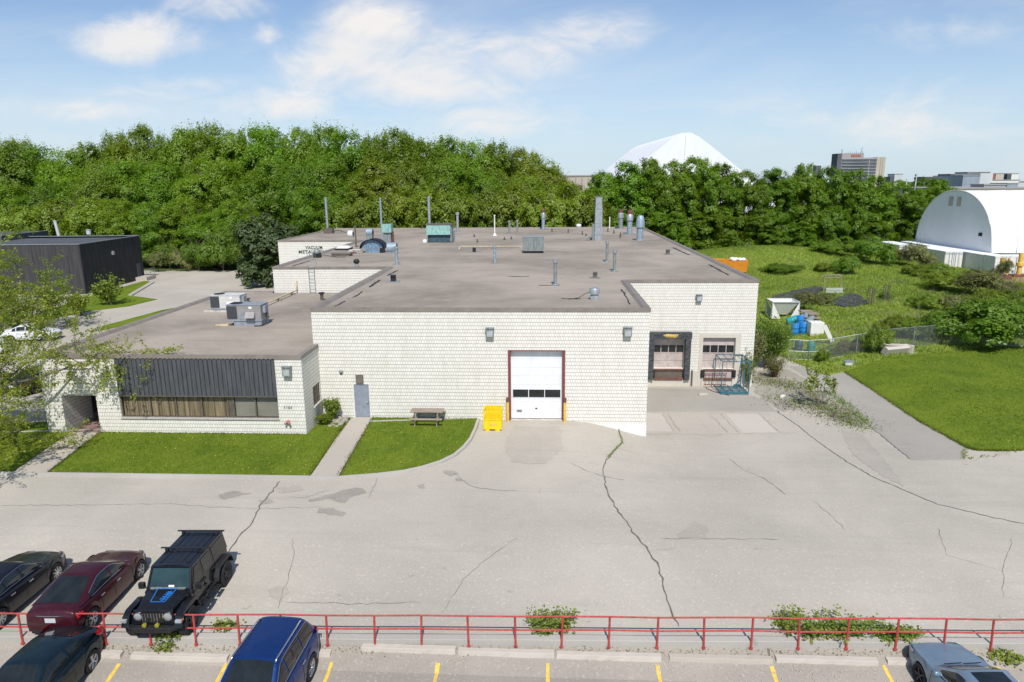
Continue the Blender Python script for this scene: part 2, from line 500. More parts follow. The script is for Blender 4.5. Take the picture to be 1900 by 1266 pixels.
m_rtu = mat('rtu_grey', (.33, .31, .30), .55, .2, .1, 2, dirt=(.26, .24, .23))
m_rtub = mat('rtu_bluegrey', (.30, .34, .38), .55, .2, .15, 3, dirt=(.22, .24, .26))
m_rtuw = mat('rtu_white', (.62, .62, .59), .55, .1, .08, 2, dirt=(.45, .42, .36))
m_coil = mat('coil_fins', (.085, .09, .10), .6, .4, .3, 25, stretch=(1, 1, 6))
m_wood = mat('weathered_wood', (.30, .245, .195), .9, var=.25, scale=4, dirt=(.13, .12, .11), stretch=(.4, 4, 4))
m_teal = mat('teal_cage_paint', (.045, .16, .22), .55, .2, .25, 6)
m_blue = mat('blue_barrel', (.02, .22, .58), .45, var=.1, scale=4)
m_green = mat('green_drum', (.03, .22, .18), .5, var=.15, scale=4)
m_orange = mat('orange_bin', (.70, .25, .02), .55, var=.1, scale=2, dirt=(.4, .14, .03))
m_tarp = mat('black_tarp', (.045, .045, .055), .7, var=.4, scale=3, dirt=(.14, .13, .12), bump=.6, bs=4)
m_chain = mat('chain_link_wire', (.36, .38, .38), .5, .6, .15, 4)
m_lumber = mat('pale_lumber', (.52, .47, .40), .85, var=.2, scale=3)
m_white3 = mat('off_white_plastic', (.74, .73, .69), .6, var=.06, scale=3)
m_seal = mat('dock_foam_seal', (.055, .06, .065), .75, var=.45, scale=6, dirt=(.15, .17, .18))
m_foam = mat('torn_yellow_foam', (.62, .43, .12), .95, var=.25, scale=9)
m_dockdoor = mat('mauve_dock_door', (.47, .405, .375), .6, var=.12, scale=3, dirt=(.28, .22, .20))
m_dockconc = ground_mat('dock_concrete', (.60, .56, .48), .12, .15, .05, 10, .3, (.3, .27, .22), .3, (.55, .48, .36))
m_darkin = mat('dark_interior', (.02, .02, .022), .9, var=.2)
m_sign = mat('sign_letter_green', (.06, .10, .09), .6, var=.2, scale=5)
m_fdc = mat('faded_red', (.45, .16, .14), .6, var=.2, scale=9)
m_peel = mat('grey_lot_metal', (.36, .37, .37), .6, .3, .15, 3)
m_beige = mat('beige_panel', (.50, .44, .36), .8, var=.08, scale=.05)
m_towerg = mat('tower_concrete', (.33, .31, .30), .85, var=.1, scale=.05)
m_towerd = mat('tower_dark', (.10, .11, .13), .8, var=.2, scale=.05)
m_bluebox = mat('blue_grey_cladding', (.28, .33, .38), .8, var=.1, scale=.08, stretch=(6, 6, .3))
m_palebox = mat('pale_grey_cladding', (.55, .58, .58), .8, var=.06, scale=.08)
m_brickred = mat('far_red_brick', (.34, .13, .11), .85, var=.1, scale=.1)
# ------------------------------------------------------------------ light and sky
SUN_EL, SUN_AZ = R_(51), R_(7)          # azimuth measured from behind the camera (-Y) towards +X
sd = Vector((math.cos(SUN_EL)*math.sin(SUN_AZ), -math.cos(SUN_EL)*math.cos(SUN_AZ), math.sin(SUN_EL)))
sun_d = bpy.data.lights.new('sun', 'SUN'); sun_d.energy = 4.2; sun_d.angle = R_(.53); sun_d.color = (1.0, .955, .89)
sun = bpy.data.objects.new('sun', sun_d); COL.objects.link(sun)
sun.rotation_euler = (-sd).to_track_quat('-Z', 'Y').to_euler(); sun.location = (20, -60, 80)
W = bpy.data.worlds.new('World'); sc.world = W; W.use_nodes = True
t = NT(W); bg = t.n['Background']
sky = t.new('ShaderNodeTexSky'); sky.sky_type = 'NISHITA'; sky.sun_disc = False
sky.sun_elevation = SUN_EL; sky.sun_rotation = math.atan2(sd.x, sd.y)
sky.altitude = 150; sky.air_density = 1.0; sky.dust_density = .5; sky.ozone_density = 1.5
tcw = t.new('ShaderNodeTexCoord').outputs['Generated']
sp = t.new('ShaderNodeSeparateXYZ'); t.link(tcw, sp.inputs[0])
yy = t.math('MAXIMUM', sp.outputs[1], .08)
uu = t.math('DIVIDE', sp.outputs[0], yy); vv = t.math('DIVIDE', sp.outputs[2], yy)
cb = t.new('ShaderNodeCombineXYZ'); t.link(uu, cb.inputs[0]); t.link(vv, cb.inputs[1])
uv = cb.outputs[0]


def blob(cx, cy, sx, sy, amp, rot=0.0):
    m = t.mapping(uv, (1/sx, 1/sy, 1), (-cx/sx, -cy/sy, 0)) if not rot else t.mapping(t.mapping(uv, (1, 1, 1), (-cx, -cy, 0)), (1/sx, 1/sy, 1), (0, 0, 0), (0, 0, 0))
    n = t.new('ShaderNodeVectorMath'); n.operation = 'LENGTH'; t.link(m, n.inputs[0])
    r = t.new('ShaderNodeMapRange'); r.interpolation_type = 'SMOOTHSTEP'
    t.link(n.outputs['Value'], r.inputs[0])
    r.inputs[1].default_value = 1.0; r.inputs[2].default_value = 0.0; r.inputs[3].default_value = 0; r.inputs[4].default_value = amp
    return r.outputs[0]


def cl(px, py, wx, wy, amp):
    d = ray(px, py)
    return blob(d[0]/d[1], d[2]/d[1], wx/F_PX, wy/F_PX, amp)


mask = None
for b in ((255, 70, 210, 75, .85), (400, 10, 190, 60, .55), (690, 50, 180, 95, .72), (650, 110, 240, 120, .78), (790, 150, 340, 140, .8), (940, 110, 200, 80, .65), (870, 215, 300, 90, .62), (520, 190, 330, 50, .6),
          (330, 165, 260, 45, .52), (1120, 60, 220, 65, .5), (1650, 210, 480, 110, .5), (150, 205, 300, 40, .45), (500, 60, 60, 40, .55), (1750, 60, 300, 60, .3)):
    c = cl(*b)
    mask = c if mask is None else t.math('MAXIMUM', mask, c)
wv = t.new('ShaderNodeTexNoise'); wv.inputs['Scale'].default_value = 6.0; wv.inputs['Detail'].default_value = 4; t.link(uv, wv.inputs['Vector'])
wm = t.new('ShaderNodeVectorMath'); wm.operation = 'SCALE'; wm.inputs['Scale'].default_value = .10; t.link(wv.outputs['Color'], wm.inputs[0])
wa = t.new('ShaderNodeVectorMath'); wa.operation = 'ADD'; t.link(uv, wa.inputs[0]); t.link(wm.outputs[0], wa.inputs[1]); uvw = wa.outputs[0]
n1 = t.noise(t.mapping(uvw, (5.5, 12, 1), (3.1, 1.7, 0)), 1.0, 9, .60, .6)
n2 = t.noise(t.mapping(uvw, (22, 60, 1), (0, 5, 0)), 1.0, 6, .65, .5)
nn = t.math('ADD', t.math('MULTIPLY', n1, .78), t.math('MULTIPLY', n2, .22))
edge = t.math('SUBTRACT', t.math('ADD', t.math('MULTIPLY', nn, 3.0), t.math('MULTIPLY', mask, 1.2)), 1.50)
cloud = t.math('MULTIPLY', t.math('MULTIPLY', t.ramp(edge, 0.0, 1.15), t.ramp(mask, .0, .45)), .92)
veil = t.math('MULTIPLY', t.ramp(t.noise(t.mapping(uv, (2.2, 9, 1)), 1.0, 5, .6, .6), .40, .75), .30)
fac = t.math('ADD', cloud, veil, True)
skyc = t.mix(1.0, sky.outputs[0], (.90, 1.0, 1.14), 'MULTIPLY')
low = t.new('ShaderNodeMapRange'); low.interpolation_type = 'SMOOTHSTEP'; t.link(vv, low.inputs[0])
low.inputs[1].default_value = .34; low.inputs[2].default_value = -.02; low.inputs[3].default_value = 0; low.inputs[4].default_value = .74
skyc = t.mix(low.outputs[0], skyc, (5.6, 6.9, 8.1))
colr = t.mix(fac, skyc, (8.3, 8.1, 8.0))
t.link(colr, bg.inputs[0]); bg.inputs[1].default_value = .105
sc.view_settings.view_transform = 'Standard'; sc.view_settings.look = 'None'
sc.view_settings.exposure = 0.05; sc.view_settings.gamma = 1.0
sc.cycles.max_bounces = 6; sc.cycles.diffuse_bounces = 3; sc.cycles.transparent_max_bounces = 8
sc.cycles.use_denoising = True

# ------------------------------------------------------------------ ground sheets
def in_poly(P, poly):
    x, y = P[:, 0], P[:, 1]; ins = np.zeros(len(P), bool); n = len(poly)
    for i in range(n):
        x1, y1 = poly[i]; x2, y2 = poly[(i+1) % n]
        c = ((y1 > y) != (y2 > y)) & (x < (x2-x1)*(y-y1)/((y2-y1) if y2 != y1 else 1e-9)+x1)
        ins ^= c
    return ins


def densify(poly, step):
    out = []
    for i in range(len(poly)):
        a = poly[i]; b = poly[(i+1) % len(poly)]
        n = max(1, int(math.hypot(b[0]-a[0], b[1]-a[1])/step))
        out += [(a[0]+(b[0]-a[0])*k/n, a[1]+(b[1]-a[1])*k/n) for k in range(n)]
    return out


def sheet(name, poly, zf, mt, step=1.0, skirt=.25, kind='structure', parent=None):
    poly = [(float(p[0]), float(p[1])) for p in poly]
    bd = densify(poly, step); nb = len(bd)
    xs = [p[0] for p in bd]; ys = [p[1] for p in bd]
    gx, gyy = np.meshgrid(np.arange(min(xs), max(xs), step)+step*.37, np.arange(min(ys), max(ys), step)+step*.31)
    P = np.stack([gx.ravel(), gyy.ravel()], 1)
    P = P[in_poly(P, bd)]
    B = np.array(bd)
    if len(P):
        keep = np.ones(len(P), bool)
        for q in B: keep &= ((P-q)**2).sum(1) > (step*.35)**2
        P = P[keep]
    co = [Vector(p) for p in bd]+[Vector((p[0], p[1])) for p in P]
    v2, e, f, *_ = delaunay_2d_cdt(co, [], [list(range(nb))], 1, 1e-5)
    V = [(v.x, v.y, float(zf(v.x, v.y))) for v in v2]
    F = [list(x) for x in f]
    # make sure faces look up
    a, b, c = (Vector(V[i]) for i in F[0][:3])
    if (b-a).cross(c-a).z < 0: F = [x[::-1] for x in F]
    if skirt:
        n0 = len(V)
        V += [(p[0], p[1], float(zf(*p))-skirt) for p in bd]
        F += [[i, (i+1) % nb, n0+(i+1) % nb, n0+i] for i in range(nb)] if len(v2) >= nb else []
    mb = MB(); mb.add(V, F)
    o = mb.build(name, mt, parent)
    if kind: o['kind'] = kind
    o['_'] = 0; del o['_']
    return o


def bvh_of(o):
    return BVHTree.FromPolygons([v.co.copy() for v in o.data.vertices], [list(p.vertices) for p in o.data.polygons])


# base ground to the horizon
def axis(a, b, step, far, n=16):
    core = np.arange(a, b+.1, step)
    g = np.geomspace(step*2, far, n)
    return np.concatenate([a-g[::-1], core, b+g])


gxs = axis(-110, 120, 4, 5200); gys = axis(-60, 130, 4, 5200)
mb = MB()
Pg = [[(x, y, float(h(x, y))-.30-(0.9 if y < -17 else 0)) for y in gys] for x in gxs]
mb.grid(Pg)
o = mb.build('ground', m_base); o['kind'] = 'structure'

lot_poly = [(-110, float(yf(-110))), (-60, float(yf(-60))), (-20, float(yf(-20))), (20, float(yf(20))), (70, float(yf(70))), (70, -2), (30, -1), (24, 16), (18, 30), (15.6, 34), (15.6, 20), (15.6, 12.3), (5.4, 12.3), (5.4, .7), (-10, 1), (-24, 15), (-25, 40), (-30, 70.8), (-112, 71.5)]
lot = sheet('parking_lot', lot_poly, h, m_asph, 1.0)
BV = bvh_of(lot)


def hz(x, y):
    r = BV.ray_cast(Vector((x, y, 30)), Vector((0, 0, -1)))
    return r[0].z if r[0] is not None else float(h(x, y))


def on(z): return lambda x, y: hz(x, y)+z


XL, XR = -80.0, 60.0
low_poly = [(XL, float(yf(XL))), (XR, float(yf(XR))), (XR, -31), (XL, -31)]
low = sheet('lower_parking_lot', low_poly, hlow, m_asph4, .7)
BL = bvh_of(low)


def hzl(x, y):
    r = BL.ray_cast(Vector((x, y, 30)), Vector((0, 0, -1)))
    return r[0].z if r[0] is not None else float(hlow(x, y))


# low retaining kerb under the red rail
mb = MB(); n = 60; rings = []
for i in range(n+1):
    x = XL+(XR-XL)*i/n; y = float(yf(x)); zt = -.215+.012*math.sin(i*1.7)
    rings.append([(x, y-.11, -.75), (x, y-.11, zt), (x, y+.16, zt+.005), (x, y+.16, -.6)])
mb.loft(rings, True, True)
o = mb.build('retaining_kerb', m_curb, bevel=.015); o['kind'] = 'structure'
mb = MB()
for i in range(n):
    x0 = XL+(XR-XL)*i/n; x1 = XL+(XR-XL)*(i+1)/n-.02
    mb.add([(x0, float(yf(x0))+.16, -.292), (x1, float(yf(x1))+.16, -.292), (x1, float(yf(x1))+.24, -.292), (x0, float(yf(x0))+.24, -.292)], [(0, 1, 2, 3)])
o = mb.build('kerb_joint', m_crack); o['kind'] = 'structure'

# lawns, walks
walk1 = [(-25.45, -8.3), (-23.8, -8.25), (-24.75, -2.9), (-26.35, -2.9)]
walk2 = [(-10.98, -8.3), (-9.66, -8.3), (-10.12, -.03), (-11.32, -.03)]
zl = lambda x, y: float(h(x, y))+.12
sheet('entrance_walk', walk1, lambda x, y: float(h(x, y))+.115, m_conc, .6)
sheet('side_door_walk', walk2, lambda x, y: float(h(x, y))+.115, m_conc, .6)
sheet('entrance_paving', [(-26.5, -2.88), (-24.66, -2.88), (-24.66, -.3), (-26.5, -.3)], lambda x, y: .11, m_paver, .6)
curve = [(-9.6, -8.28), (-7.9, -7.9), (-6.75, -7.5), (-5.95, -7.0), (-5.2, -6.3), (-4.65, -5.45), (-4.3, -4.4), (-4.08, -3.2), (-3.98, -1.6), (-3.95, -.03)]
lawnA = [(-23.72, -8.28), (-11.06, -8.28), (-11.38, -2.4), (-11.42, -.05), (-13.02, -.05), (-13.02, -2.8), (-24.68, -2.8)]
lawnB = curve+[(-10.05, -.03)]
lawnC = [(-75, -8.28), (-25.52, -8.28), (-26.42, -2.9), (-27.6, -2.9), (-28.2, -1.2), (-33, -1.6), (-75, -1.6)]
_e = [tuple(G(*p).xy) for p in ((1900, 836), (1850, 837), (1815, 836), (1797, 832), (1775, 820), (1750, 806), (1722, 791), (1695, 775), (1668, 757), (1640, 738), (1612, 719), (1588, 704), (1566, 690), (1542, 681))]
lawnD = [(66, _e[0][1]+.4), (40, _e[0][1]+.2)]+_e+[(22, 15.0), (34, 19.2), (60, 26), (66, 14)]
lawns = []
for p in (lawnA, lawnB, lawnC, lawnD):
    lawns.append(sheet('lawn', p, lambda x, y: hz(x, y)+.10 if x < 19 else hz(x, y)+.05, m_lawn, .8, .2))
meadow = [(21.6, 14.4), (34, 19.0), (60, 26), (66, 14), (140, 18), (140, 64), (66, 62), (62, 92), (48, 97), (15.4, 86), (15.4, 33.5), (18, 30), (20, 22)]
mdw = sheet('meadow', meadow, lambda x, y: float(h(x, y))+.06, m_meadow, 1.6, .3)
backlawn1 = [G(165, 578).xy, G(238, 569).xy, G(292, 556).xy, G(240, 549).xy, G(283, 524).xy, G(268, 522).xy, G(160, 552).xy, G(60, 585).xy, G(60, 600).xy]
lawns.append(sheet('lawn', backlawn1, on(.05), m_lawn, 1.2, .2))
backlawn2 = [G(190, 606).xy, G(301, 576).xy, G(330, 571).xy, G(300, 584).xy, G(235, 603).xy, G(185, 615).xy]
lawns.append(sheet('lawn', backlawn2, on(.05), m_lawn, 1.0, .2))

# kerbs along the lawns
def kerb(pts, w=.16, top=.135, side=1):
    mb = MB(); rings = []
    P = densify(pts+[pts[-1]], .5)
    P = [p for i, p in enumerate(P) if i == 0 or math.hypot(p[0]-P[i-1][0], p[1]-P[i-1][1]) > .02]
    for i, p in enumerate(P):
        a = P[max(0, i-1)]; b = P[min(len(P)-1, i+1)]
        d = Vector((b[0]-a[0], b[1]-a[1])).normalized(); nx, ny = d.y*side, -d.x*side
        z = hz(*p)
        rings.append([(p[0], p[1], z-.1), (p[0], p[1], z+top), (p[0]+nx*w, p[1]+ny*w, z+top-.01), (p[0]+nx*(w+.03), p[1]+ny*(w+.03), z-.1)])
    mb.loft(rings, True, True)
    o = mb.build('kerb', m_curb, bevel=.012, fix=True); o['kind'] = 'structure'


kerb([(-75, -8.3)]+[(x, -8.3) for x in (-60, -40, -25.5, -11, -9.66)]+curve[1:])
bk = [G(240, 550).xy, G(284, 524).xy]
kerb([tuple(bk[0]), tuple(bk[1])], .3, .15)

# court slabs, patches, path
def pxpoly(pts): return [tuple(G(*p).xy) for p in pts]


gpath = [(1462, 679), (1540, 680), (1566, 691), (1600, 714), (1640, 740), (1700, 780), (1760, 812), (1796, 831), (1788, 853), (1690, 853), (1640, 811), (1590, 769), (1540, 729), (1500, 703)]
sheet('access_path', pxpoly(gpath), on(.010), m_asph2, .7, .05)
for i, (pp, mt) in enumerate((([(1199, 767), (1228, 767), (1249, 800), (1197.5, 800)], m_slab), ([(1232, 767), (1283, 768), (1312, 802), (1262, 801)], m_conc), ([(1289, 768), (1326, 768), (1345, 803), (1316, 802)], m_conc), ([(1346, 768), (1407, 768), (1442, 803), (1378, 803)], m_slab))):
    sheet('concrete_slab', pxpoly(pp), on(.008), mt, .5, .03)
sheet('dock_apron', pxpoly([(1200, 720), (1330, 722), (1392, 734), (1420, 742), (1440, 764), (1200, 764)]), on(.007), m_asph2, .6, .03)


def wobble(poly, step, amp):
    out = []
    for p in densify(poly, step):
        out.append((p[0]+random.uniform(-amp, amp), p[1]+random.uniform(-amp, amp)))
    return out


for pp, mt in (([(575, 926), (615, 918), (645, 908), (672, 906), (678, 914), (650, 925), (640, 933), (610, 925), (575, 932)], m_asph3), ([(590, 945), (612, 941), (640, 952), (632, 958), (588, 953)], m_asph3), ([(408, 920), (430, 911), (448, 913), (470, 916), (440, 922), (412, 929)], m_asph3),
               ([(478, 930), (500, 924), (510, 932), (482, 938)], m_asph3), ([(822, 874), (838, 872), (848, 880), (836, 884)], m_asph3), ([(776, 900), (790, 896), (792, 906), (780, 908)], m_asph3), ([(846, 887), (858, 888), (856, 894), (847, 893)], m_asph3), ([(515, 905), (560, 901), (562, 910), (520, 917)], m_asph5),
               ([(1266, 985), (1290, 968), (1310, 980), (1312, 1000), (1258, 998)], m_asph5), ([(1560, 800), (1600, 805), (1640, 850), (1680, 905), (1640, 885), (1585, 845)], m_asph5), ([(950, 792), (1040, 792), (1046, 830), (1010, 862), (950, 858), (935, 830)], m_asph5), ([(500, 1095), (528, 1085), (540, 1100), (520, 1116), (495, 1108)], m_asph5)):
    sheet('asphalt_patch', wobble(pxpoly(pp), .22, .10), on(.011), mt, .35, 0)
sheet('weedy_dirt', wobble(pxpoly([(1392, 690), (1455, 684), (1500, 706), (1542, 733), (1590, 772), (1612, 796), (1580, 790), (1540, 762), (1500, 752), (1452, 764), (1425, 745), (1400, 728)]), .5, .12), on(.014), m_dirt, .5, 0)


def ribbon(mb, pts, w, zf, jit=.04, step=.25):
    P = []
    for i in range(len(pts)-1):
        a, b = Vector(pts[i]), Vector(pts[i+1]); n = max(1, int((b-a).length/step))
        P += [a+(b-a)*k/n for k in range(n)]
    P.append(Vector(pts[-1]))
    P = [p+Vector((random.uniform(-jit, jit), random.uniform(-jit, jit))) for p in P]
    L = []; Rr = []
    for i, p in enumerate(P):
        d = (P[min(i+1, len(P)-1)]-P[max(i-1, 0)]).normalized(); nn = Vector((-d.y, d.x))
        ww = w*random.uniform(.45, 1.25)*(.5 if i in (0, len(P)-1) else 1)/2
        for lst, s in ((L, 1), (Rr, -1)):
            q = p+nn*ww*s; lst.append((q.x, q.y, zf(q.x, q.y)))
    mb.grid([[a, b] for a, b in zip(Rr, L)])


mb = MB()
CR = [([(1147, 795), (1155, 822), (1142, 834), (1128, 850), (1120, 866), (1121, 890), (1124, 905), (1140, 940), (1158, 962), (1178, 993), (1204, 1023), (1218, 1045), (1228, 1075), (1236, 1115), (1250, 1146), (1262, 1165)], .085), ([(1060, 860), (1090, 874), (1120, 884), (1160, 892)], .05), ([(1205, 1023), (1250, 1018)], .035),
      ([(518, 893), (505, 912), (482, 940), (470, 968), (450, 990), (436, 1008), (424, 1024)], .09), ([(300, 935), (400, 942), (480, 944), (600, 942)], .04), ([(535, 922), (560, 925), (610, 910)], .04), ([(0, 938), (120, 938), (300, 936)], .04),
      ([(845, 880), (870, 902), (915, 910), (960, 911)], .05), ([(700, 888), (685, 925)], .04), ([(1352, 852), (1380, 872), (1420, 890), (1458, 918)], .05), ([(1440, 762), (1480, 790), (1520, 822), (1560, 850), (1620, 886), (1690, 915), (1740, 936), (1830, 958), (1900, 972)], .07),
      ([(1300, 1000), (1370, 1000), (1445, 1002)], .05), ([(1225, 1000), (1300, 1000)], .045), ([(540, 1000), (548, 1030), (535, 1075), (522, 1105), (515, 1130)], .03), ([(530, 1118), (600, 1120), (680, 1122), (780, 1118)], .035), ([(960, 998), (900, 1040), (860, 1075), (820, 1140)], .028), ([(1510, 930), (1550, 965), (1570, 985)], .03),
      ([(1060, 782), (1110, 783), (1150, 797), (1196, 806)], .06), ([(1198, 806), (1250, 805), (1320, 808), (1400, 804), (1480, 804)], .05), ([(1199, 766), (1290, 767), (1420, 767)], .035), ([(1228, 767), (1250, 801)], .04), ([(1238, 767), (1262, 802)], .05), ([(1316, 770), (1330, 782), (1350, 804)], .05), ([(1337, 768), (1372, 804)], .04), ([(1408, 768), (1448, 803)], .05),
      ([(1540, 732), (1590, 772), (1640, 812), (1690, 853)], .07), ([(1690, 854), (1788, 854)], .04), ([(1740, 980), (1755, 1030), (1860, 1060)], .025), ([(1880, 1000), (1862, 1050), (1862, 1110)], .025), ([(1000, 918), (1004, 905)], .03)]
for pts, w in CR:
    ribbon(mb, [G(*p).xy for p in pts], w*(.72 if w > .065 else .42), on(.019), .05)
o = mb.build('pavement_cracks', m_crack); o['kind'] = 'structure'
mb = MB()
for pts, w in (([(270, 1190), (300, 1180), (330, 1210)], .06), ([(520, 1195), (600, 1200)], .03), ([(1205, 1180), (1216, 1212)], .05), ([(1413, 1195), (1430, 1222)], .1), ([(1480, 1200), (1475, 1215), (1490, 1225)], .04), ([(190, 1185), (215, 1180), (210, 1200)], .04)):
    ribbon(mb, [gz(p[0], p[1], -.6)[:2] for p in pts], w, lambda x, y: hzl(x, y)+.01)
o = mb.build('lower_lot_cracks', m_crack); o['kind'] = 'structure'

# painted stall lines in the lower lot
mb = MB()
for x, y, dx in ((-12.85, -20.33, .02), (-9.6, -20.2, .0), (-6.42, -20.05, .01), (-3.2, -19.98, .0), (.1, -19.88, .0), (3.37, -19.8, 0), (6.74, -19.74, 0), (10.06, -19.58, 0), (13.4, -19.5, 0)):
    for k in range(12):
        y0 = y-k*.3; y1 = y-(k+1)*.3
        z0 = hzl(x, y0)+.007; z1 = hzl(x, y1)+.007; w = .058+random.uniform(-.008, .008)
        mb.add([(x-w, y1, z1), (x+w, y1, z1), (x+w, y0, z0), (x-w, y0, z0)], [(0, 1, 2, 3)])
o = mb.build('stall_lines', m_yline); o['kind'] = 'structure'

# concrete wheel stops
stops = [(-15.6, -12.9, -20.06, 'cracked concrete wheel stop behind the teal hatchback'), (-12.6, -9.6, -20.06, 'long pale wheel stop between the hatchback and the blue SUV'), (-9.4, -6.5, -19.8, 'wheel stop just behind the dark blue SUV'),
         (-5.6, -2.7, -19.6, 'smooth wheel stop below the red rail, first one clear of the blue SUV'), (-2.62, .3, -19.62, 'tan stained wheel stop in the middle of the bare stalls'), (.36, 3.5, -19.62, 'wheel stop with a dark crack in its front edge'), (3.75, 6.8, -19.58, 'rust stained broken wheel stop amid white rubble'), (6.92, 9.9, -19.5, 'crumbling wheel stop below the sprawling vine'), (10.2, 13.1, -19.44, 'wheel stop under the nose of the grey sedan')]
for x0, x1, y, lb in stops:
    mb = MB(); z = hzl((x0+x1)/2, y-.1); rings = []
    n = 14
    for i in range(n+1):
        x = x0+(x1-x0)*i/n; j = lambda a: random.uniform(-a, a)
        rings.append([(x, y-.13+j(.012), z-.03), (x, y-.10+j(.012), z+.13+j(.008)), (x, y+.09+j(.012), z+.135+j(.008)), (x, y+.13+j(.01), z-.03)])
    mb.loft(rings, True, True)
    o = mb.build('wheel_stop', m_slab if 'rust' not in lb else m_conc, bevel=.012, fix=True)
    tag(o, lb, 'wheel stop', 'concrete wheel stops along the lower lot')

# rubble in front of the broken stops
mb = MB()
for _ in range(420):
    x = random.choice((random.gauss(5.3, 1.2), random.gauss(8.2, 1.0), random.gauss(-2.8, .25), random.gauss(3.4, .3), random.uniform(-6, 11))); y = -19.85+random.gauss(0, .22)
    s = random.uniform(.012, .04); z = hzl(x, y)
    mb.box((x, y, z+s*.4), (s*random.uniform(.7, 1.6), s, s*.8), M=Matrix.Rotation(random.uniform(0, 6), 3, (random.random(), random.random(), random.random())))
o = mb.build('rubble', m_conc); tag(o, kind='stuff', label='white concrete crumbs along the broken wheel stops', cat='rubble')

# ------------------------------------------------------------------ red pipe rail
rail = thing('pipe_railing', 'long red two-rail pipe railing with peeling paint along the low retaining kerb', 'railing', (0, 0, 0))
px = [-24.9, -23.45, -22.0, -20.55, -19.1, -17.65, -16.21, -15.17, -13.59, -12.18, -10.76, -9.4, -8.05, -6.67, -5.21, -3.77, -2.32, -0.88, .52, 1.96, 3.42, 4.84, 6.27, 7.69, 9.13, 10.6, 12.04, 13.45, 14.9, 16.4, 17.9, 19.4, 20.9, 22.4, 23.9, 25.4]
for i, x in enumerate(px):
    mb = MB(); y = float(yf(x))-.035-.1
    lean = random.uniform(-.03, .03)
    mb.tube([(x, y, -.47), (x+lean, y+.03, .60)], .034, 10)
    mb.cyl((x, y), .06, -.44, -.40, 8)
    mb.build('post', m_red, rail, smooth=True, auto=40)
for z, nm in ((.60, 'top_rail'), (.14, 'mid_rail')):
    mb = MB()
    mb.tube([(x, float(yf(x))-.105, z+.012*math.sin(x*1.3)+random.uniform(-.006, .006)) for x in px], .027, 10)
    mb.build(nm, m_red, rail, smooth=True, auto=40)
# ------------------------------------------------------------------ factory
RZ = 6.612; OZ = 4.523
fac_ = thing('factory_building', 'long low white painted brick factory with flat gravel roofs and brown edge flashing', 'factory', (0, 0, 0))


def wall(mb, p0, p1, z0, z1, ops=()):
    p0 = Vector(p0); p1 = Vector(p1); L = (p1-p0).length; d = (p1-p0)/L; n = Vector((d.y, -d.x))
    P = lambda u, z, k=0.0: (p0.x+d.x*u-n.x*k, p0.y+d.y*u-n.y*k, z)
    us = sorted({0, L}|{o[0] for o in ops}|{o[1] for o in ops}); zs = sorted({z0, z1}|{o[2] for o in ops}|{o[3] for o in ops})
    for i in range(len(us)-1):
        for j in range(len(zs)-1):
            uc = (us[i]+us[i+1])/2; zc = (zs[j]+zs[j+1])/2
            if any(o[0] < uc < o[1] and o[2] < zc < o[3] for o in ops): continue
            mb.add([P(us[i], zs[j]), P(us[i+1], zs[j]), P(us[i+1], zs[j+1]), P(us[i], zs[j+1])], [(0, 1, 2, 3)])
    for a, b, c, e, k in ops:
        for q in ((P(a, c), P(a, c, k), P(a, e, k), P(a, e)), (P(b, c), P(b, e), P(b, e, k), P(b, c, k)), (P(a, e), P(a, e, k), P(b, e, k), P(b, e)), (P(a, c), P(b, c), P(b, c, k), P(a, c, k))):
            mb.add(q, [(0, 1, 2, 3)])


main = [(-13.3, 0), (5.79, 0), (5.79, 11.48), (15.09, 11.48), (15.09, 72.2), (-33.8, 72.2), (-33.8, 48.2), (-23.3, 48.2), (-23.3, 19.81), (-13.3, 19.81)]
mb = MB()
ops = {0: [(-11.15+13.3, -10.17+13.3, .1, 2.16, .08), (-2.03+13.3, 1.02+13.3, 0.02, 4.14, .32)],
       2: [(7.9-5.79, 10.12-5.79, .08, 2.31, .35), (11.43-5.79, 13.76-5.79, .08, 2.39, .32)]}
for i in range(len(main)):
    a = main[i]; b = main[(i+1) % len(main)]
    if i == 9: a, b = (-13.3, 19.81), (-13.3, -.0)
    wall(mb, a, b, -1.6, RZ-.05, ops.get(i, ()))
oops = [(-26.62+27.65, -24.66+27.65, .0, 2.23, 2.4), (-23.35+27.65, -14.5+27.65, .96, 4.36, .2)]
wall(mb, (-27.65, -2.82), (-13.04, -2.82), -.3, OZ-.04, oops)
wall(mb, (-13.04, -2.82), (-13.04, -.0), -.3, OZ-.04, [(1.42, 2.62, 1.22, 2.34, .16)])
wall(mb, (-23.3, 19.86), (-27.65, 19.86), -.3, OZ-.04)
wall(mb, (-27.65, 19.86), (-27.65, -2.82), -.3, OZ-.04)
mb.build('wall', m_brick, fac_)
mb = MB(); mb.bx(1.6, 5.81, -.018, .3, -1.7, -.19); mb.bx(5.5, 5.812, .0, 11.4, -1.7, -.19); mb.build('foundation', m_found, fac_)


def offset(poly, k, closed=True):
    out = []; n = len(poly)
    for i in range(n):
        p = Vector(poly[i])
        ds = []
        if closed or i > 0: ds.append((p-Vector(poly[i-1])).normalized())
        if closed or i < n-1: ds.append((Vector(poly[(i+1) % n])-p).normalized())
        ns = [Vector((d.y, -d.x)) for d in ds]
        if len(ns) == 1: out.append(p+ns[0]*k)
        else:
            m = (ns[0]+ns[1]); m /= max(.2, 1+ns[0].dot(ns[1])); out.append(p+m*k)
    return [(q.x, q.y) for q in out]


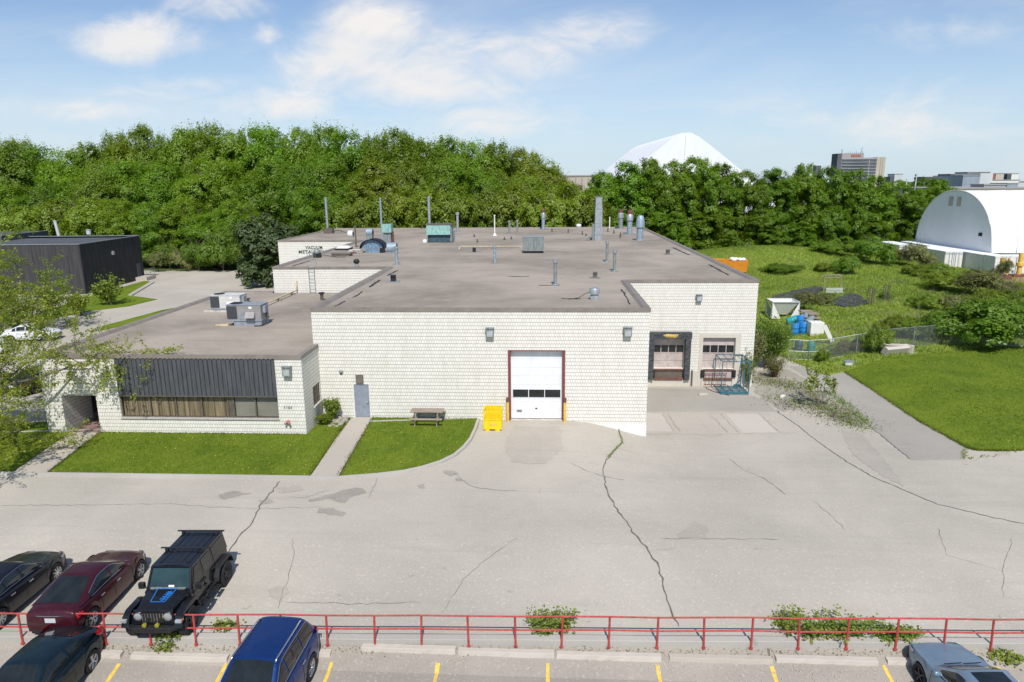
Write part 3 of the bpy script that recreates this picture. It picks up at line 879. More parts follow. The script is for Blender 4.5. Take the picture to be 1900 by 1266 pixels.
def flashing(poly, z, closed, sgn, name):
    mb = MB(); secs = [(.035, z-.21), (.035, z), (-.26, z-.015), (-.42, z-.16)]
    rings = [[(q[0], q[1], zz) for q in offset(poly, k*sgn, closed)] for k, zz in secs]
    n = len(poly)
    for a in range(3):
        for i in range(n if closed else n-1):
            j = (i+1) % n
            mb.add([rings[a][i], rings[a][j], rings[a+1][j], rings[a+1][i]], [(0, 1, 2, 3) if sgn > 0 else (3, 2, 1, 0)])
    # joint laps every few metres
    for i in range(n if closed else n-1):
        a = Vector(offset(poly, .035*sgn, closed)[i]); b = Vector(offset(poly, .035*sgn, closed)[(i+1) % n]); L = (b-a).length; d = (b-a)/L
        nn = Vector((d.y, -d.x))*sgn
        for k in range(1, int(L/3.05)+1):
            p = a+d*(k*3.05)
            if (p-b).length < .3: continue
            c = p-nn*.14
            mb.box((c.x, c.y, z-.09), (.09, .31, .196) if abs(d.x) > .5 else (.31, .09, .196))
    mb.build(name, m_flash, fac_)


flashing(main, RZ, True, 1, 'roof_flashing')
flashing([(-13.04, -.02), (-13.04, -2.82), (-27.65, -2.82), (-27.65, 19.86), (-23.34, 19.86)], OZ, False, -1, 'roof_flashing')
rz = RZ-.15; oz = OZ-.15
sheet('roof', offset(main, -.3), lambda x, y: rz+.012*math.sin(x*.4)*math.cos(y*.3), m_roof, 2.2, 0, None, fac_)
sheet('roof', [(-27.4, -2.55), (-13.3, -2.55), (-13.3, 19.6), (-27.4, 19.6)], lambda x, y: oz, m_roof, 2.5, 0, None, fac_)

# overhead door
mb = MB(); x0, x1 = -2.03, 1.02; yb = .30
for k in range(8):
    z0 = .04+k*.512; z1 = z0+.505
    mb.bx(x0+.002, x1-.002, yb, yb+.05, z0, min(z1, 4.13))
    if k not in (2,):
        for q in range(1, 5): mb.bx(x0+.08, x1-.08, yb-.006, yb+.01, z0+.1*q, z0+.1*q+.02)
od = mb.build('overhead_door', m_white, fac_, bevel=.004)
mb = MB(); mb.bx(-1.90, .90, yb-.03, yb+.004, 1.30, 1.83)
fr = mb.build('window_frame', m_white, od)
for q in range(3):
    mb = MB(); xa = -1.87+q*.925; mb.bx(xa, xa+.885, yb-.036, yb-.028, 1.335, 1.795); mb.build('pane', m_dkglass, od)
mb = MB(); mb.bx(-1.66, -1.36, yb-.02, yb+.004, .42, .56); mb.build('vent', m_galvd, od)
mb = MB(); mb.bx(-.58, -.46, yb-.03, yb+.004, .62, .68); mb.build('handle', m_black, od)
mb = MB(); mb.bx(x0-.01, x1+.01, yb-.02, yb+.03, .0, .045); mb.build('bottom_seal', m_black, od)
for xa, xb in ((x0-.10, x0), (x1, x1+.10)):
    mb = MB(); mb.bx(xa, xb, -.025, .06, .0, 4.14); mb.build('door_jamb', m_red2, fac_)
for xa, xb in ((x0+.001, x0+.05), (x1-.05, x1-.001)):
    mb = MB(); mb.bx(xa, xb, .02, .29, .03, 4.13); mb.build('door_track', m_red2, fac_)
mb = MB(); mb.bx(x0-.10, x1+.10, -.022, .05, 4.142, 4.2); mb.build('door_header', m_red2, fac_)
mb = MB(); mb.bx(x0, x1, -.25, .3, -.05, .018); mb.build('door_sill', m_conc, fac_)
# steel side door
mb = MB(); mb.bx(-11.10, -10.22, .03, .07, .12, 2.12); sdoor = mb.build('side_door', m_grey, fac_, bevel=.006)
mb = MB(); mb.bx(-10.36, -10.28, -.03, .03, 1.0, 1.14); mb.tube([(-10.32, -.03, 1.06), (-10.42, -.035, 1.06)], .014, 6); mb.build('handle', m_galv, sdoor)
mb = MB(); mb.bx(-11.15, -11.10, -.01, .08, .1, 2.16); mb.bx(-10.22, -10.17, -.01, .08, .1, 2.16); mb.bx(-11.10, -10.22, -.01, .08, 2.12, 2.16); mb.build('door_frame', m_white3, fac_)
mb = MB(); mb.bx(-11.3, -10.05, -.22, .0, .05, .1); mb.build('door_step', m_conc, fac_)
# office siding, ribbon window
mb = MB(); xa, xb = -23.35, -14.5; pitch = .247; k = 0
x = xa
prof = []
while x < xb-.01:
    prof += [(x, -2.80), (min(x+.045, xb), -2.80), (min(x+.06, xb), -2.855), (min(x+pitch-.015, xb), -2.855)]
    x += pitch
prof.append((xb, -2.80))
mb.grid([[(p[0], p[1], 4.355) for p in prof], [(p[0], p[1], 2.24) for p in prof]])
mb.bx(xa, xb, -2.795, -2.66, 2.24, 4.36)
mb.build('siding_panel', m_side, fac_)
mb = MB(); mb.bx(xa-.01, xb+.01, -2.88, -2.7, 2.205, 2.25); mb.build('siding_trim', m_mull, fac_)
mull = [-23.33, -21.71, -20.26, -18.81, -17.34, -17.02, -15.80, -14.52]
mb = MB(); mb.bx(xa, xb, -2.70, -2.62, .975, 1.02); mb.bx(xa, xb, -2.70, -2.62, 2.16, 2.205)
for x in mull: mb.bx(x-.035, x+.035, -2.71, -2.62, 1.02, 2.16)
wf = mb.build('ribbon_window', m_mull, fac_)
mb = MB()
for a, b in zip(mull[:4], mull[1:5]):
    n = 26
    mb.grid([[(a+.04+(b-a-.08)*i/n, -2.60+.02*math.sin(i*2.4+a), z) for i in range(n+1)] for z in (2.16, 1.02)])
mb.build('curtain', m_curtain, wf)
mb = MB()
for a, b in ((mull[5], mull[6]), (mull[6], mull[7])):
    for q in range(24): mb.bx(a+.05, b-.05, -2.60, -2.59, 1.03+q*.045, 1.03+q*.045+.042)
mb.build('blind', m_blind, wf)
mb = MB(); mb.bx(mull[4], mull[5], -2.66, -2.61, 1.02, 2.16); mb.build('filler_panel', m_mull, wf)
for a, b in zip(mull, mull[1:]):
    if b-a < .5: continue
    mb = MB(); mb.add([(a+.035, -2.66, 1.02), (b-.035, -2.66, 1.02), (b-.035, -2.66, 2.16), (a+.035, -2.66, 2.16)], [(0, 1, 2, 3)]); mb.build('pane', m_winglass, wf)
mb = MB()
mb.bx(xa-.02, xb+.02, -2.89, -2.63, .90, .972); mb.build('window_sill', m_sill, fac_, bevel=.008)
mb = MB(); mb.bx(xa, xb, -2.615, -2.50, .98, 2.2); mb.v = [(x, y+.075, z) for x, y, z in mb.v]; mb.build('window_back', m_darkin, wf)
# entrance recess
mb = MB(); mb.bx(-26.62, -24.66, -.46, -.40, .0, 2.22); mb.build('recess_wall', m_side, fac_)
mb = MB(); mb.bx(-25.75, -24.75, -.52, -.46, .12, 2.15); edr = mb.build('entrance_door', m_dkglass, fac_)
mb = MB(); mb.bx(-25.80, -25.73, -.54, -.46, .12, 2.2); mb.bx(-24.77, -24.70, -.54, -.46, .12, 2.2); mb.bx(-25.73, -24.77, -.54, -.46, 2.12, 2.2); mb.build('frame', m_mull, edr)
mb = MB(); mb.bx(-26.55, -25.85, -.50, -.46, .5, 2.15); mb.build('side_light', m_dkglass, fac_)
# office side window
mb = MB(); mb.bx(-13.17, -13.10, -1.40, -.20, 1.22, 2.34); sw = mb.build('side_window', m_curtain, fac_)
mb = MB()
for y in (-1.40, -.99, -.59, -.24): mb.bx(-13.11, -13.06, y, y+.04, 1.22, 2.34)
for z in (1.22, 1.6, 1.95, 2.30): mb.bx(-13.108, -13.062, -1.40, -.20, z, z+.03)
mb.build('grille', m_mull, sw)
mb = MB(); mb.bx(-13.16, -12.94, -1.46, -.13, 1.14, 1.215); mb.build('side_window_sill', m_sill, fac_, bevel=.006)

# loading docks
Y0 = 11.48


def dock_door(xa, xb, zt, y, nm):
    mb = MB(); n = 4; zs = [.08, .55, 1.0, 1.25, 1.82, zt]
    mb.bx(xa, xb, y, y+.05, .08, zt)
    dd = mb.build(nm, m_dockdoor, fac_)
    mb = MB(); w = (xb-xa)/4
    for i in range(5): mb.bx(xa+i*w-.025, xa+i*w+.025, y-.02, y, .08, zt)
    for z in (.09, .62, 1.16, 1.78, zt-.05): mb.bx(xa, xb, y-.024, y-.001, z, z+.05)
    mb.build('stile', m_dockdoor, dd)
    for i in range(4):
        mb = MB(); mb.bx(xa+i*w+.03, xa+(i+1)*w-.03, y-.016, y-.002, 1.24, 1.76); mb.build('pane', m_dkglass, dd)
    return dd


dock_door(7.92, 10.10, 2.30, Y0+.30, 'dock_door')
dock_door(11.45, 13.74, 2.38, Y0+.26, 'dock_door')
mb = MB()        # foam dock seal: two padded legs and a header
for xa, xb in ((7.50, 7.93), (10.10, 10.56)):
    mb = MB(); n = 12; rings = []
    for i in range(n+1):
        z = -.70+(2.5+.70)*i/n; b = .03*math.sin(i*2.1+xa)
        rings.append([(xa, Y0, z), (xa+.03, Y0-.34+b, z), (xb-.05, Y0-.36-b, z), (xb, Y0+.05, z)])
    mb.loft(rings, True, True)
    mb.build('dock_seal', m_seal, fac_, fix=True)
mb = MB(); rings = []
for i in range(13):
    x = 7.50+3.06*i/12; b = .02*math.sin(i*1.9)
    rings.append([(x, Y0, 2.84), (x, Y0-.38, 2.80+b), (x, Y0-.33, 2.34-b), (x, Y0, 2.30)])
mb.loft(rings, True, True); hd = mb.build('dock_seal_header', m_seal, fac_, fix=True)
mb = MB(); mb.add([(8.45, Y0-.395, 2.66), (8.8, Y0-.40, 2.74), (9.2, Y0-.395, 2.70), (9.6, Y0-.395, 2.72), (9.42, Y0-.36, 2.45), (9.0, Y0-.30, 2.36), (8.7, Y0-.35, 2.48), (9.05, Y0-.44, 2.56)], [(0, 1, 7), (1, 2, 7), (2, 3, 7), (3, 4, 7), (4, 5, 7), (5, 6, 7), (6, 0, 7)])
mb.build('torn_foam', m_foam, hd)
mb = MB(); mb.bx(11.18, 11.43, Y0-.03, Y0+.05, -1.6, 2.66); mb.bx(13.76, 14.15, Y0-.03, Y0+.05, -1.6, 2.66); mb.bx(11.43, 13.76, Y0-.03, Y0+.05, 2.39, 2.66); mb.bx(14.15, 15.1, Y0-.026, Y0, -1.6, -.1)
mb.bx(10.56, 11.18, Y0-.027, Y0, -1.6, -.1)
mb.build('dock_surround', m_dockconc, fac_)
mb = MB(); mb.bx(5.83, 7.8, Y0-.03, Y0+.02, -1.6, -.72); mb.bx(7.5, 10.56, Y0-.12, Y0+.02, -1.6, -.78); mb.bx(11.43, 13.76, Y0-.12, Y0+.02, -1.6, -.66)
mb.build('dock_face', m_dockconc, fac_)
for xa, xb in ((7.95, 10.06), (11.55, 13.64)):
    mb = MB(); mb.bx(xa, xb, Y0-.03, Y0+.25, -.70, .05); lv = mb.build('dock_leveller', m_mull if xa < 9 else m_dockdoor, fac_)
    mb = MB(); mb.bx(xa, xb, Y0-.22, Y0-.02, -.74, -.62); mb.bx(xa, xb, Y0-.14, Y0-.04, -.04, .05); mb.build('lip_plate', m_rust, lv)
for x in (7.75, 10.05, 11.35, 13.6):
    mb = MB(); mb.bx(x, x+.28, Y0-.17, Y0, -.55, -.02); mb.bx(x+.02, x+.26, Y0-.21, Y0-.17, -.5, -.08); mb.build('dock_bumper', m_tyre, fac_, bevel=.02)
mb = MB(); mb.tube([(10.74, Y0-.07, -1.3), (10.74, Y0-.07, -.05)], .06, 8); mb.build('downpipe', m_mull, fac_)

# painted lettering on the rear wing
def lettering(txt, name, loc, size, rot, mt, parent, ext=.02, align='CENTER', width=None):
    cu = bpy.data.curves.new(name, 'FONT'); cu.body = txt; cu.size = size; cu.extrude = ext; cu.align_x = align; cu.offset = .012*size
    cu.space_character = 1.08
    o = bpy.data.objects.new(name, cu); COL.objects.link(o); cu.materials.append(mt)
    o.location = loc; o.rotation_euler = rot; o.parent = parent
    sx = 1.0
    if width:
        bpy.context.view_layer.update()
        sx = width/max(.01, o.dimensions.x)
    bpy.context.view_layer.update()
    me = bpy.data.meshes.new_from_object(o.evaluated_get(bpy.context.evaluated_depsgraph_get()))
    me.materials.clear(); me.materials.append(mt)
    for v in me.vertices: v.co.x *= sx
    n_ = bpy.data.objects.new(name, me); COL.objects.link(n_); n_.location = loc; n_.rotation_euler = rot; n_.parent = parent
    bpy.data.objects.remove(o, do_unlink=True)
    n_.name = name
    return n_


lettering('VACUUM', 'sign_lettering', (-29.2, 48.17, 5.50), .56, (PI/2, 0, 0), m_sign, fac_, width=2.15)
lettering('METALLIZING', 'sign_lettering', (-29.2, 48.17, 4.97), .56, (PI/2, 0, 0), m_sign, fac_, width=4.0)
lettering('LTD.', 'sign_lettering', (-29.2, 48.17, 4.44), .56, (PI/2, 0, 0), m_sign, fac_, width=1.25)
lettering('1101', 'address_number', (-13.95, -2.835, 1.55), .22, (PI/2, 0, 0), m_sign, fac_, ext=.01, width=.42)
# red siamese fire connection
fd = thing('fire_connection', 'faded red fire department connection low on the office corner wall', 'fire connection', (-14.0, -2.82, .82))
mb = MB(); mb.tube([(0, 0, 0), (0, -.12, 0)], .10, 12); mb.tube([(-.02, -.08, .0), (-.12, -.20, -.06)], .055, 10); mb.tube([(.02, -.08, .0), (.12, -.20, -.06)], .055, 10); mb.build('body', m_fdc, fd, True, auto=40)
for s_ in (-1, 1):
    mb = MB(); mb.tube([(.12*s_, -.2, -.06), (.14*s_, -.225, -.07)], .065, 10); mb.build('cap', m_galvd, fd)

# wall lamps
def wall_lamp(loc, label, s=1.0):
    t_ = thing('wall_lamp', label, 'wall lamp', loc, 0, 'box floodlights on the factory walls')
    mb = MB(); mb.add([(-.22*s, 0, -.24*s), (.22*s, 0, -.24*s), (.22*s, 0, .26*s), (-.22*s, 0, .26*s), (-.22*s, -.27*s, -.24*s), (.22*s, -.27*s, -.24*s), (.22*s, -.31*s, .22*s), (-.22*s, -.31*s, .22*s)],
                      [(0, 1, 2, 3), (4, 7, 6, 5), (0, 4, 5, 1), (1, 5, 6, 2), (2, 6, 7, 3), (3, 7, 4, 0)])
    mb.build('housing', m_galvd, t_, bevel=.012, fix=True)
    mb = MB(); mb.add([(-.17*s, -.279*s, -.19*s), (.17*s, -.279*s, -.19*s), (.17*s, -.310*s, .14*s), (-.17*s, -.310*s, .14*s)], [(0, 1, 2, 3)]); mb.build('lens', m_lampg, t_)
    mb = MB(); mb.bx(-.25*s, .25*s, -.34*s, 0, .265*s, .30*s); mb.build('hood', m_galvd, t_)


wall_lamp((-3.12, 0, 5.22), 'box floodlight high on the front wall, above and left of the overhead door')
wall_lamp((4.57, 0, 5.27), 'box floodlight near the front wall corner beside the dock court')
wall_lamp((10.95, Y0, 5.30), 'box floodlight above the loading dock doors', .9)
wall_lamp((-13.8, -2.82, 3.68), 'box floodlight on the white pier at the end of the charcoal siding', 1.0)
t_ = thing('door_vent', 'small brown louvre box on the wall over the grey side door', 'vent', (-10.72, 0, 2.45))
mb = MB(); mb.bx(-.22, .22, -.08, 0, -.26, .26); mb.build('casing', m_mull, t_, bevel=.008)
mb = MB()
for k in range(7): mb.bx(-.19, .19, -.10, -.07, -.22+k*.066, -.19+k*.066)
mb.build('louvre', m_flash, t_)
t_ = thing('alarm_bell', 'round grey alarm bell on the wall by the grey side door', 'alarm bell', (-11.78, 0, 2.87))
mb = MB(); mb.lathe([(0, .09), (.06, .085), (.11, .06), (.125, 0)], n=16, M=Matrix.Rotation(PI/2, 3, 'X')); mb.build('gong', m_galvd, t_, True); mb = MB(); mb.bx(-.05, .05, -.03, 0, -.17, -.1); mb.build('backbox', m_black, t_)
# bollards
for x, lb in ((-2.16, 'yellow bollard with red cap beside the yellow lift cage'), (1.12, 'yellow bollard with red cap on the dock court side of the overhead door')):
    t_ = thing('bollard', lb, 'bollard', (x, -.24, 0), 0, 'bollards guarding the overhead door')
    mb = MB(); mb.tube([(0, 0, -.05), (0, 0, 1.22)], .085, 14); mb.build('post', m_boll, t_, True, auto=40)
    mb = MB(); mb.lathe([(.088, 1.2), (.09, 1.40), (.075, 1.46), (.03, 1.48), (0, 1.48)], n=14); mb.build('cap', m_rust, t_, True, auto=40)

# ladder on the side wing
t_ = thing('wall_ladder', 'pale steel ladder fixed to the white wing wall above the office roof', 'ladder', (-19.9, 19.81, oz))
mb = MB()
for s in (-.24, .24):
    mb.tube([(s, -.16, 0), (s, -.16, RZ-oz+1.2), (s, .3, RZ-oz+1.25), (s, .55, RZ-oz+.1)], .022, 6)
    for z in (.4, 1.9): mb.bar((s, -.16, z), (s, 0, z), .03)
mb.build('rail', m_galv, t_)
for k in range(10):
    mb = MB(); mb.tube([(-.24, -.16, .2+k*.29), (.24, -.16, .2+k*.29)], .016, 6); mb.build('rung', m_galv, t_)


# ------------------------------------------------------------------ things on the roofs
def pipe_vent(x, y, hh, r, label, mt, cap='cap', flash=True, z=None, name='vent_pipe', group='vent pipes on the gravel roof', top=None):
    z = rz if z is None else z
    t_ = thing(name, label, 'vent pipe', (x, y, z), 0, group)
    mb = MB(); mb.tube([(0, 0, 0), (0, 0, hh*.5), (0, 0, hh*(.9 if cap == 'cap' else 1))], r, 12); mb.build('pipe', mt, t_, True, auto=40)
    if cap == 'cap':
        mb = MB(); mb.lathe([(r*1.0, hh*.86), (r*1.45, hh*.87), (r*1.45, hh*.99), (r*.9, hh*1.0), (0, hh*1.01)], n=12); mb.build('cap', top or m_galv, t_, True, auto=40)
    elif cap == 'collar':
        mb = MB(); mb.lathe([(r*.98, hh*.55), (r*1.3, hh*.57), (r*1.3, hh*.8), (r*1.02, hh*.84)], n=12); mb.build('collar', m_galv, t_, True, auto=40)
        mb = MB(); mb.tube([(0, 0, hh*.84), (0, 0, hh*1.02)], r*1.02, 12); mb.build('cowl', top or m_rust, t_, True, auto=40)
    elif cap == 'cone':
        mb = MB(); mb.lathe([(r*1.1, hh*.12), (r*3.6, 0.0)], n=12); mb.build('base_cone', m_white3, t_, True); mb = MB(); mb.lathe([(r*1.4, hh*.95), (r*1.4, hh)], n=8); mb.build('cap', mt, t_)
    if flash:
        mb = MB(); mb.lathe([(r*1.25, .10), (r*1.9, .02), (r*3.2, .012), (0, .011)], n=12); mb.build('flashing', m_galvd, t_)
    return t_


pipe_vent(.66, 9.99, 1.78, .115, 'tall grey capped vent pipe standing alone near the front of the roof', m_galvd)
pipe_vent(5.49, 24.5, 1.85, .12, 'capped vent pipe, the farther of a close pair beyond the roof corner', m_galvd)
pipe_vent(5.49, 17.5, 1.70, .12, 'capped vent pipe, the nearer of a close pair beyond the roof corner', m_galvd)
pipe_vent(-4.57, 23.85, 1.55, .11, 'capped vent pipe below the long cream gas pipe', m_blueg)
pipe_vent(-13.22, 22.74, 1.6, .14, 'blue grey vent pipe with wide cap beside the grey round drum', m_blueg)
pipe_vent(-6.95, 56.6, 2.8, .085, 'thin pale mast pipe with white cone base at the middle of the roof', m_white3, 'cone', False)
pipe_vent(-5.17, 60.6, 1.8, .12, 'short capped pipe, one of twins right of the thin pale mast', m_galvd)
pipe_vent(-4.07, 61.6, 1.85, .12, 'short capped pipe, twin nearer the red topped stack', m_galvd)
pipe_vent(-.4, 69.6, 2.95, .26, 'single red topped exhaust stack at the rear roof edge', m_blueg, 'collar')
pipe_vent(9.7, 69.0, 1.86, .075, 'thin white pipe behind the tall square duct', m_white3, None)
pipe_vent(11.45, 69.9, 2.86, .36, 'rusty exhaust stack, farthest of the three beside the roof edge', m_galvd, 'collar', top=m_rust)
pipe_vent(11.5, 58.6, 3.2, .36, 'red topped blue grey exhaust stack between two others', m_blueg, 'collar', top=m_rust)
pipe_vent(-32.1, 63.3, 5.15, .19, 'tall bright silver flue on the rear wing roof', m_galv, None, name='flue_stack')
pipe_vent(-21.96, 54.5, 5.2, .13, 'tall slim blue grey flue behind the teal topped duct', m_blueg, None, name='flue_stack')
pipe_vent(-17.2, 64.7, 5.2, .20, 'tall bright silver flue behind the green hooded unit', m_galv, None, name='flue_stack')
pipe_vent(-13.0, 64.5, 2.85, .20, 'short silver flue with cap beside the green hooded unit', m_galv, 'cap', name='flue_stack')
pipe_vent(-10.83, 43.9, 1.72, .10, 'slim capped pipe just right of the green hooded unit', m_galvd)
pipe_vent(-21.55, 40.0, 2.45, .09, 'dark rusty pole left of the blue domed unit', m_mull, None, False)
# clustered fittings at the flue base
t_ = thing('burner_box', 'dark box fittings and pipes around the foot of the wing flue', 'roof fitting', (-31.6, 62.4, rz))
mb = MB(); mb.bx(-.7, .6, -.4, .4, 0, .75); mb.build('casing', m_mull, t_); mb = MB(); mb.tube([(.5, 0, .4), (1.8, .1, .4), (2.4, .1, .1)], .05, 6); mb.tube([(.5, -.2, .2), (1.4, -.2, .5), (2.0, -.2, .2)], .04, 6); mb.build('pipework', m_black, t_)
# hooded stack nearest
t_ = thing('exhaust_stack', 'blue grey hooded exhaust stack, nearest of the three by the roof edge', 'exhaust stack', (11.46, 47.6, rz))
mb = MB(); mb.tube([(0, 0, 0), (0, 0, 1.7)], .40, 16); mb.build('pipe', m_blueg, t_, True, auto=40)
mb = MB(); mb.lathe([(.41, 1.55), (.54, 1.6), (.54, 2.2), (.42, 2.8), (.3, 3.0), (0, 3.02)], n=16); mb.build('hood', m_blueg, t_, True, auto=40)
mb = MB(); mb.lathe([(.42, .14), (.6, .02), (.0, .015)], n=16); mb.build('flashing', m_galv, t_)
# mushroom fans
t_ = thing('roof_fan', 'silver mushroom roof fan with a loose cable near the front parapet', 'roof fan', (2.97, 3.8, rz))
mb = MB(); mb.box((0, 0, .11), (.52, .52, .22)); mb.build('curb', m_galv, t_, bevel=.01)
mb = MB(); mb.lathe([(.20, .22), (.22, .34), (.30, .36), (.31, .62), (.27, .70), (.12, .74), (0, .745)], n=20); mb.build('drum', m_galv, t_, True, auto=35)
mb = MB(); mb.tube([(-.3, .05, .45), (-.55, .15, .35), (-.9, .25, .10), (-1.3, .1, .03), (-1.6, .0, .03)], .018, 6); mb.build('cable', m_black, t_)
t_ = thing('roof_fan', 'small white mushroom fan at the rear roof edge', 'roof fan', (5.1, 70.9, rz))
mb = MB(); mb.lathe([(.25, 0), (.3, .3), (.42, .34), (.40, .55), (.2, .7), (0, .72)], n=14); mb.build('drum', m_white3, t_, True, auto=35); mb = MB(); mb.box((0, 0, .08), (.7, .7, .16)); mb.build('curb', m_galv, t_)
# box gooseneck vents
for x, y, s, lb in ((-11.11, 11.7, .34, 'dark square gooseneck vent near the left roof edge'), (3.68, 13.6, .30, 'small brown box vent on a pad beyond the silver fan'), (11.95, 30.6, .34, 'small brown box vent out by the right roof edge'), (-9.15, 36.4, .0, ''), (-7.4, 33.5, .32, 'dark stub vent below the cream gas pipe')):
    if not lb: continue
    t_ = thing('box_vent', lb, 'roof vent', (x, y, rz), 0, 'low box vents on the main roof')
    mb = MB(); mb.box((0, 0, .02), (s*2.6, s*2.2, .04)); mb.build('pad', m_galv if s == .34 and x < 0 else m_galvd, t_)
    mb = MB(); mb.box((0, 0, s*.6), (s, s, s*1.2)); mb.add([(-s*.6, -s*.75, s*1.2), (s*.6, -s*.75, s*1.2), (s*.6, s*.6, s*1.45), (-s*.6, s*.6, s*1.45)], [(0, 1, 2, 3)]); mb.build('body', m_mull if x > 0 else m_black, t_)
# ribbed cooling box
t_ = thing('cooling_unit', 'large dull ribbed metal box on the middle of the roof', 'cooling unit', (-1.25, 33.0, rz))
mb = MB(); mb.bx(-1.05, 1.05, -.85, .85, .22, 1.62); mb.build('casing', m_galvd, t_, bevel=.015)
mb = MB()
for k in range(14): mb.bx(-1.03+k*.152, -.96+k*.152, -.885, -.845, .25, 1.6)
mb.build('rib', m_galvd, t_)
mb = MB(); mb.bx(-.95, .95, -.75, .75, 0, .22); mb.build('skid', m_black, t_); mb = MB(); mb.bx(-1.08, 1.08, -.88, .88, 1.62, 1.68); mb.build('lid', m_galv, t_)
# green hooded unit
t_ = thing('air_handler', 'green verdigris hooded air unit over a dark teal base', 'air unit', (-12.95, 46.4, rz))
mb = MB(); mb.bx(-1.35, 1.35, -.7, 1.0, .05, 1.2); mb.build('base', m_dkteal, t_, bevel=.02)
mb = MB(); mb.add([(-1.45, -1.0, .95), (1.45, -1.0, .95), (1.45, -.75, 2.1), (-1.45, -.75, 2.1), (-1.45, 1.0, .95), (1.45, 1.0, .95), (1.45, 1.0, 2.1), (-1.45, 1.0, 2.1)], [(0, 1, 2, 3), (1, 5, 6, 2), (5, 4, 7, 6), (4, 0, 3, 7), (3, 2, 6, 7), (0, 4, 5, 1)]); mb.build('hood', m_copper, t_)
mb = MB(); mb.bx(-1.55, 1.65, -.8, 1.1, 2.1, 2.24); mb.build('lid', m_mull, t_); mb = MB(); mb.bx(1.36, 1.6, -.6, .9, .1, 2.1); mb.build('side_duct', m_galvd, t_)
mb = MB(); mb.lathe([(.28, 0), (.3, .2), (.2, .35), (0, .38)], c=(-1.75, -.4, 0), n=10); mb.build('fitting', m_white3, t_, True)
# tall square duct
t_ = thing('duct_stack', 'tall square galvanised duct stack in bolted sections', 'duct stack', (6.43, 48.2, rz))
mb = MB()
for k, (z0, z1, w) in enumerate(((0, .75, .45), (.78, 2.1, .44), (2.13, 3.85, .43), (3.88, 5.2, .38))):
    mb.bx(-w, w, -w, w, z0, z1)
    mb.bx(-w-.04, w+.04, -w-.04, w+.04, z1-.02, z1+.035)
mb.build('duct', m_galv, t_); mb = MB(); mb.bx(-.74, -.48, -.3, .35, 0, 2.0); mb.add([(-.74, -.25, .6), (-.74, .35, .6), (-1.5, .35, .02), (-1.5, -.25, .02)], [(0, 1, 2, 3)]); mb.build('side_duct', m_galvd, t_)
# teal topped duct
t_ = thing('duct_hood', 'mottled grey duct with a pale teal hood behind the blue domed unit', 'duct', (-18.35, 42.2, rz))
mb = MB(); mb.bx(-.42, .42, -.4, .4, 0, 1.55); mb.build('duct', m_galvd, t_); mb = MB(); mb.add([(-.55, -.6, 1.5), (.55, -.6, 1.5), (.55, -.5, 2.45), (-.55, -.5, 2.45), (-.55, .5, 1.5), (.55, .5, 1.5), (.55, .5, 2.45), (-.55, .5, 2.45)], [(0, 1, 2, 3), (1, 5, 6, 2), (5, 4, 7, 6), (4, 0, 3, 7), (3, 2, 6, 7), (0, 4, 5, 1)]); mb.build('hood', m_copper, t_)
mb = MB(); mb.tube([(.62, 0, 0), (.60, 0, 1.6)], .12, 8); mb.build('pipe', m_rust, t_)


def drum(name, label, loc, r, L, mt, axis='X', leg=.0, rot=0):
    t_ = thing(name, label, 'round fan housing', loc, rot)
    M = Matrix.Rotation(PI/2, 3, 'Y')
    mb = MB(); mb.lathe([(0, -L/2), (r, -L/2), (r, L/2), (0, L/2)], c=(0, 0, r+leg), n=22, M=M); mb.build('drum', mt, t_, True, auto=40)
    mb = MB(); mb.bx(-L/2+.02, L/2-.02, -r+.03, r-.03, 0.0, r*.35+leg); mb.build('base', m_galvd, t_)
    mb = MB(); mb.lathe([(0, L/2+.07), (r*.55, L/2+.06), (r*.6, L/2)], c=(0, 0, r+leg), n=16, M=M); mb.build('hub', m_black, t_, True, auto=40)
    return t_


drum('fan_drum', 'plain grey drum shaped fan housing beside the blue domed unit', (-15.75, 32.6, rz), .56, .95, m_blueg)
drum('fan_drum', 'small white drum fan on the roof of the rear wing', (-26.27, 54.8, rz), .45, .62, m_white3)
drum('fan_drum', 'pale round fan raised on a square duct above the blue dome', (-21.4, 45.9, rz), .48, .75, m_blueg, leg=.75)
# blue domed unit
t_ = thing('domed_unit', 'blue mottled unit under an arched black hood', 'domed unit', (-17.95, 33.2, rz))
arch = [(1.25*math.cos(a), .45+.95*math.sin(a)) for a in np.linspace(0, PI, 15)]
mb = MB(); mb.prism([(x*.93, z) for x, z in arch]+[(-.75, .45), (-.75, 0), (.75, 0), (.75, .45)], -.05, .9)
mb.v = [(x, z_, y) for (x, y, z_) in mb.v]
mb.build('body', m_mott, t_, fix=True)
mb = MB(); mb.grid([[(x*1.03, y, z*1.03) for x, z in arch] for y in (-.35, .2, .75, 1.25)]); mb.grid([[(x*.97, y, z*.99) for x, z in arch] for y in (1.25, -.35)]); mb.build('hood', m_black, t_, True)
mb = MB(); mb.bx(.78, 1.15, -.2, .7, 0, .5); mb.build('motor', m_black, t_)
t_ = thing('roof_scrap', 'heap of white and reddish scrap lying left of the blue dome', 'scrap', (-19.9, 32.9, rz))
mb = MB()
for k in range(7): mb.box((random.uniform(-.5, .4), random.uniform(-.3, .5), .05+k*.05), (random.uniform(.5, 1.0), random.uniform(.1, .3), .06), rz=random.uniform(-1, 1))
mb.build('board', m_white3, t_); mb = MB(); mb.box((-.1, -.3, .16), (.8, .25, .1), rz=.2); mb.build('tray', m_fdc, t_)
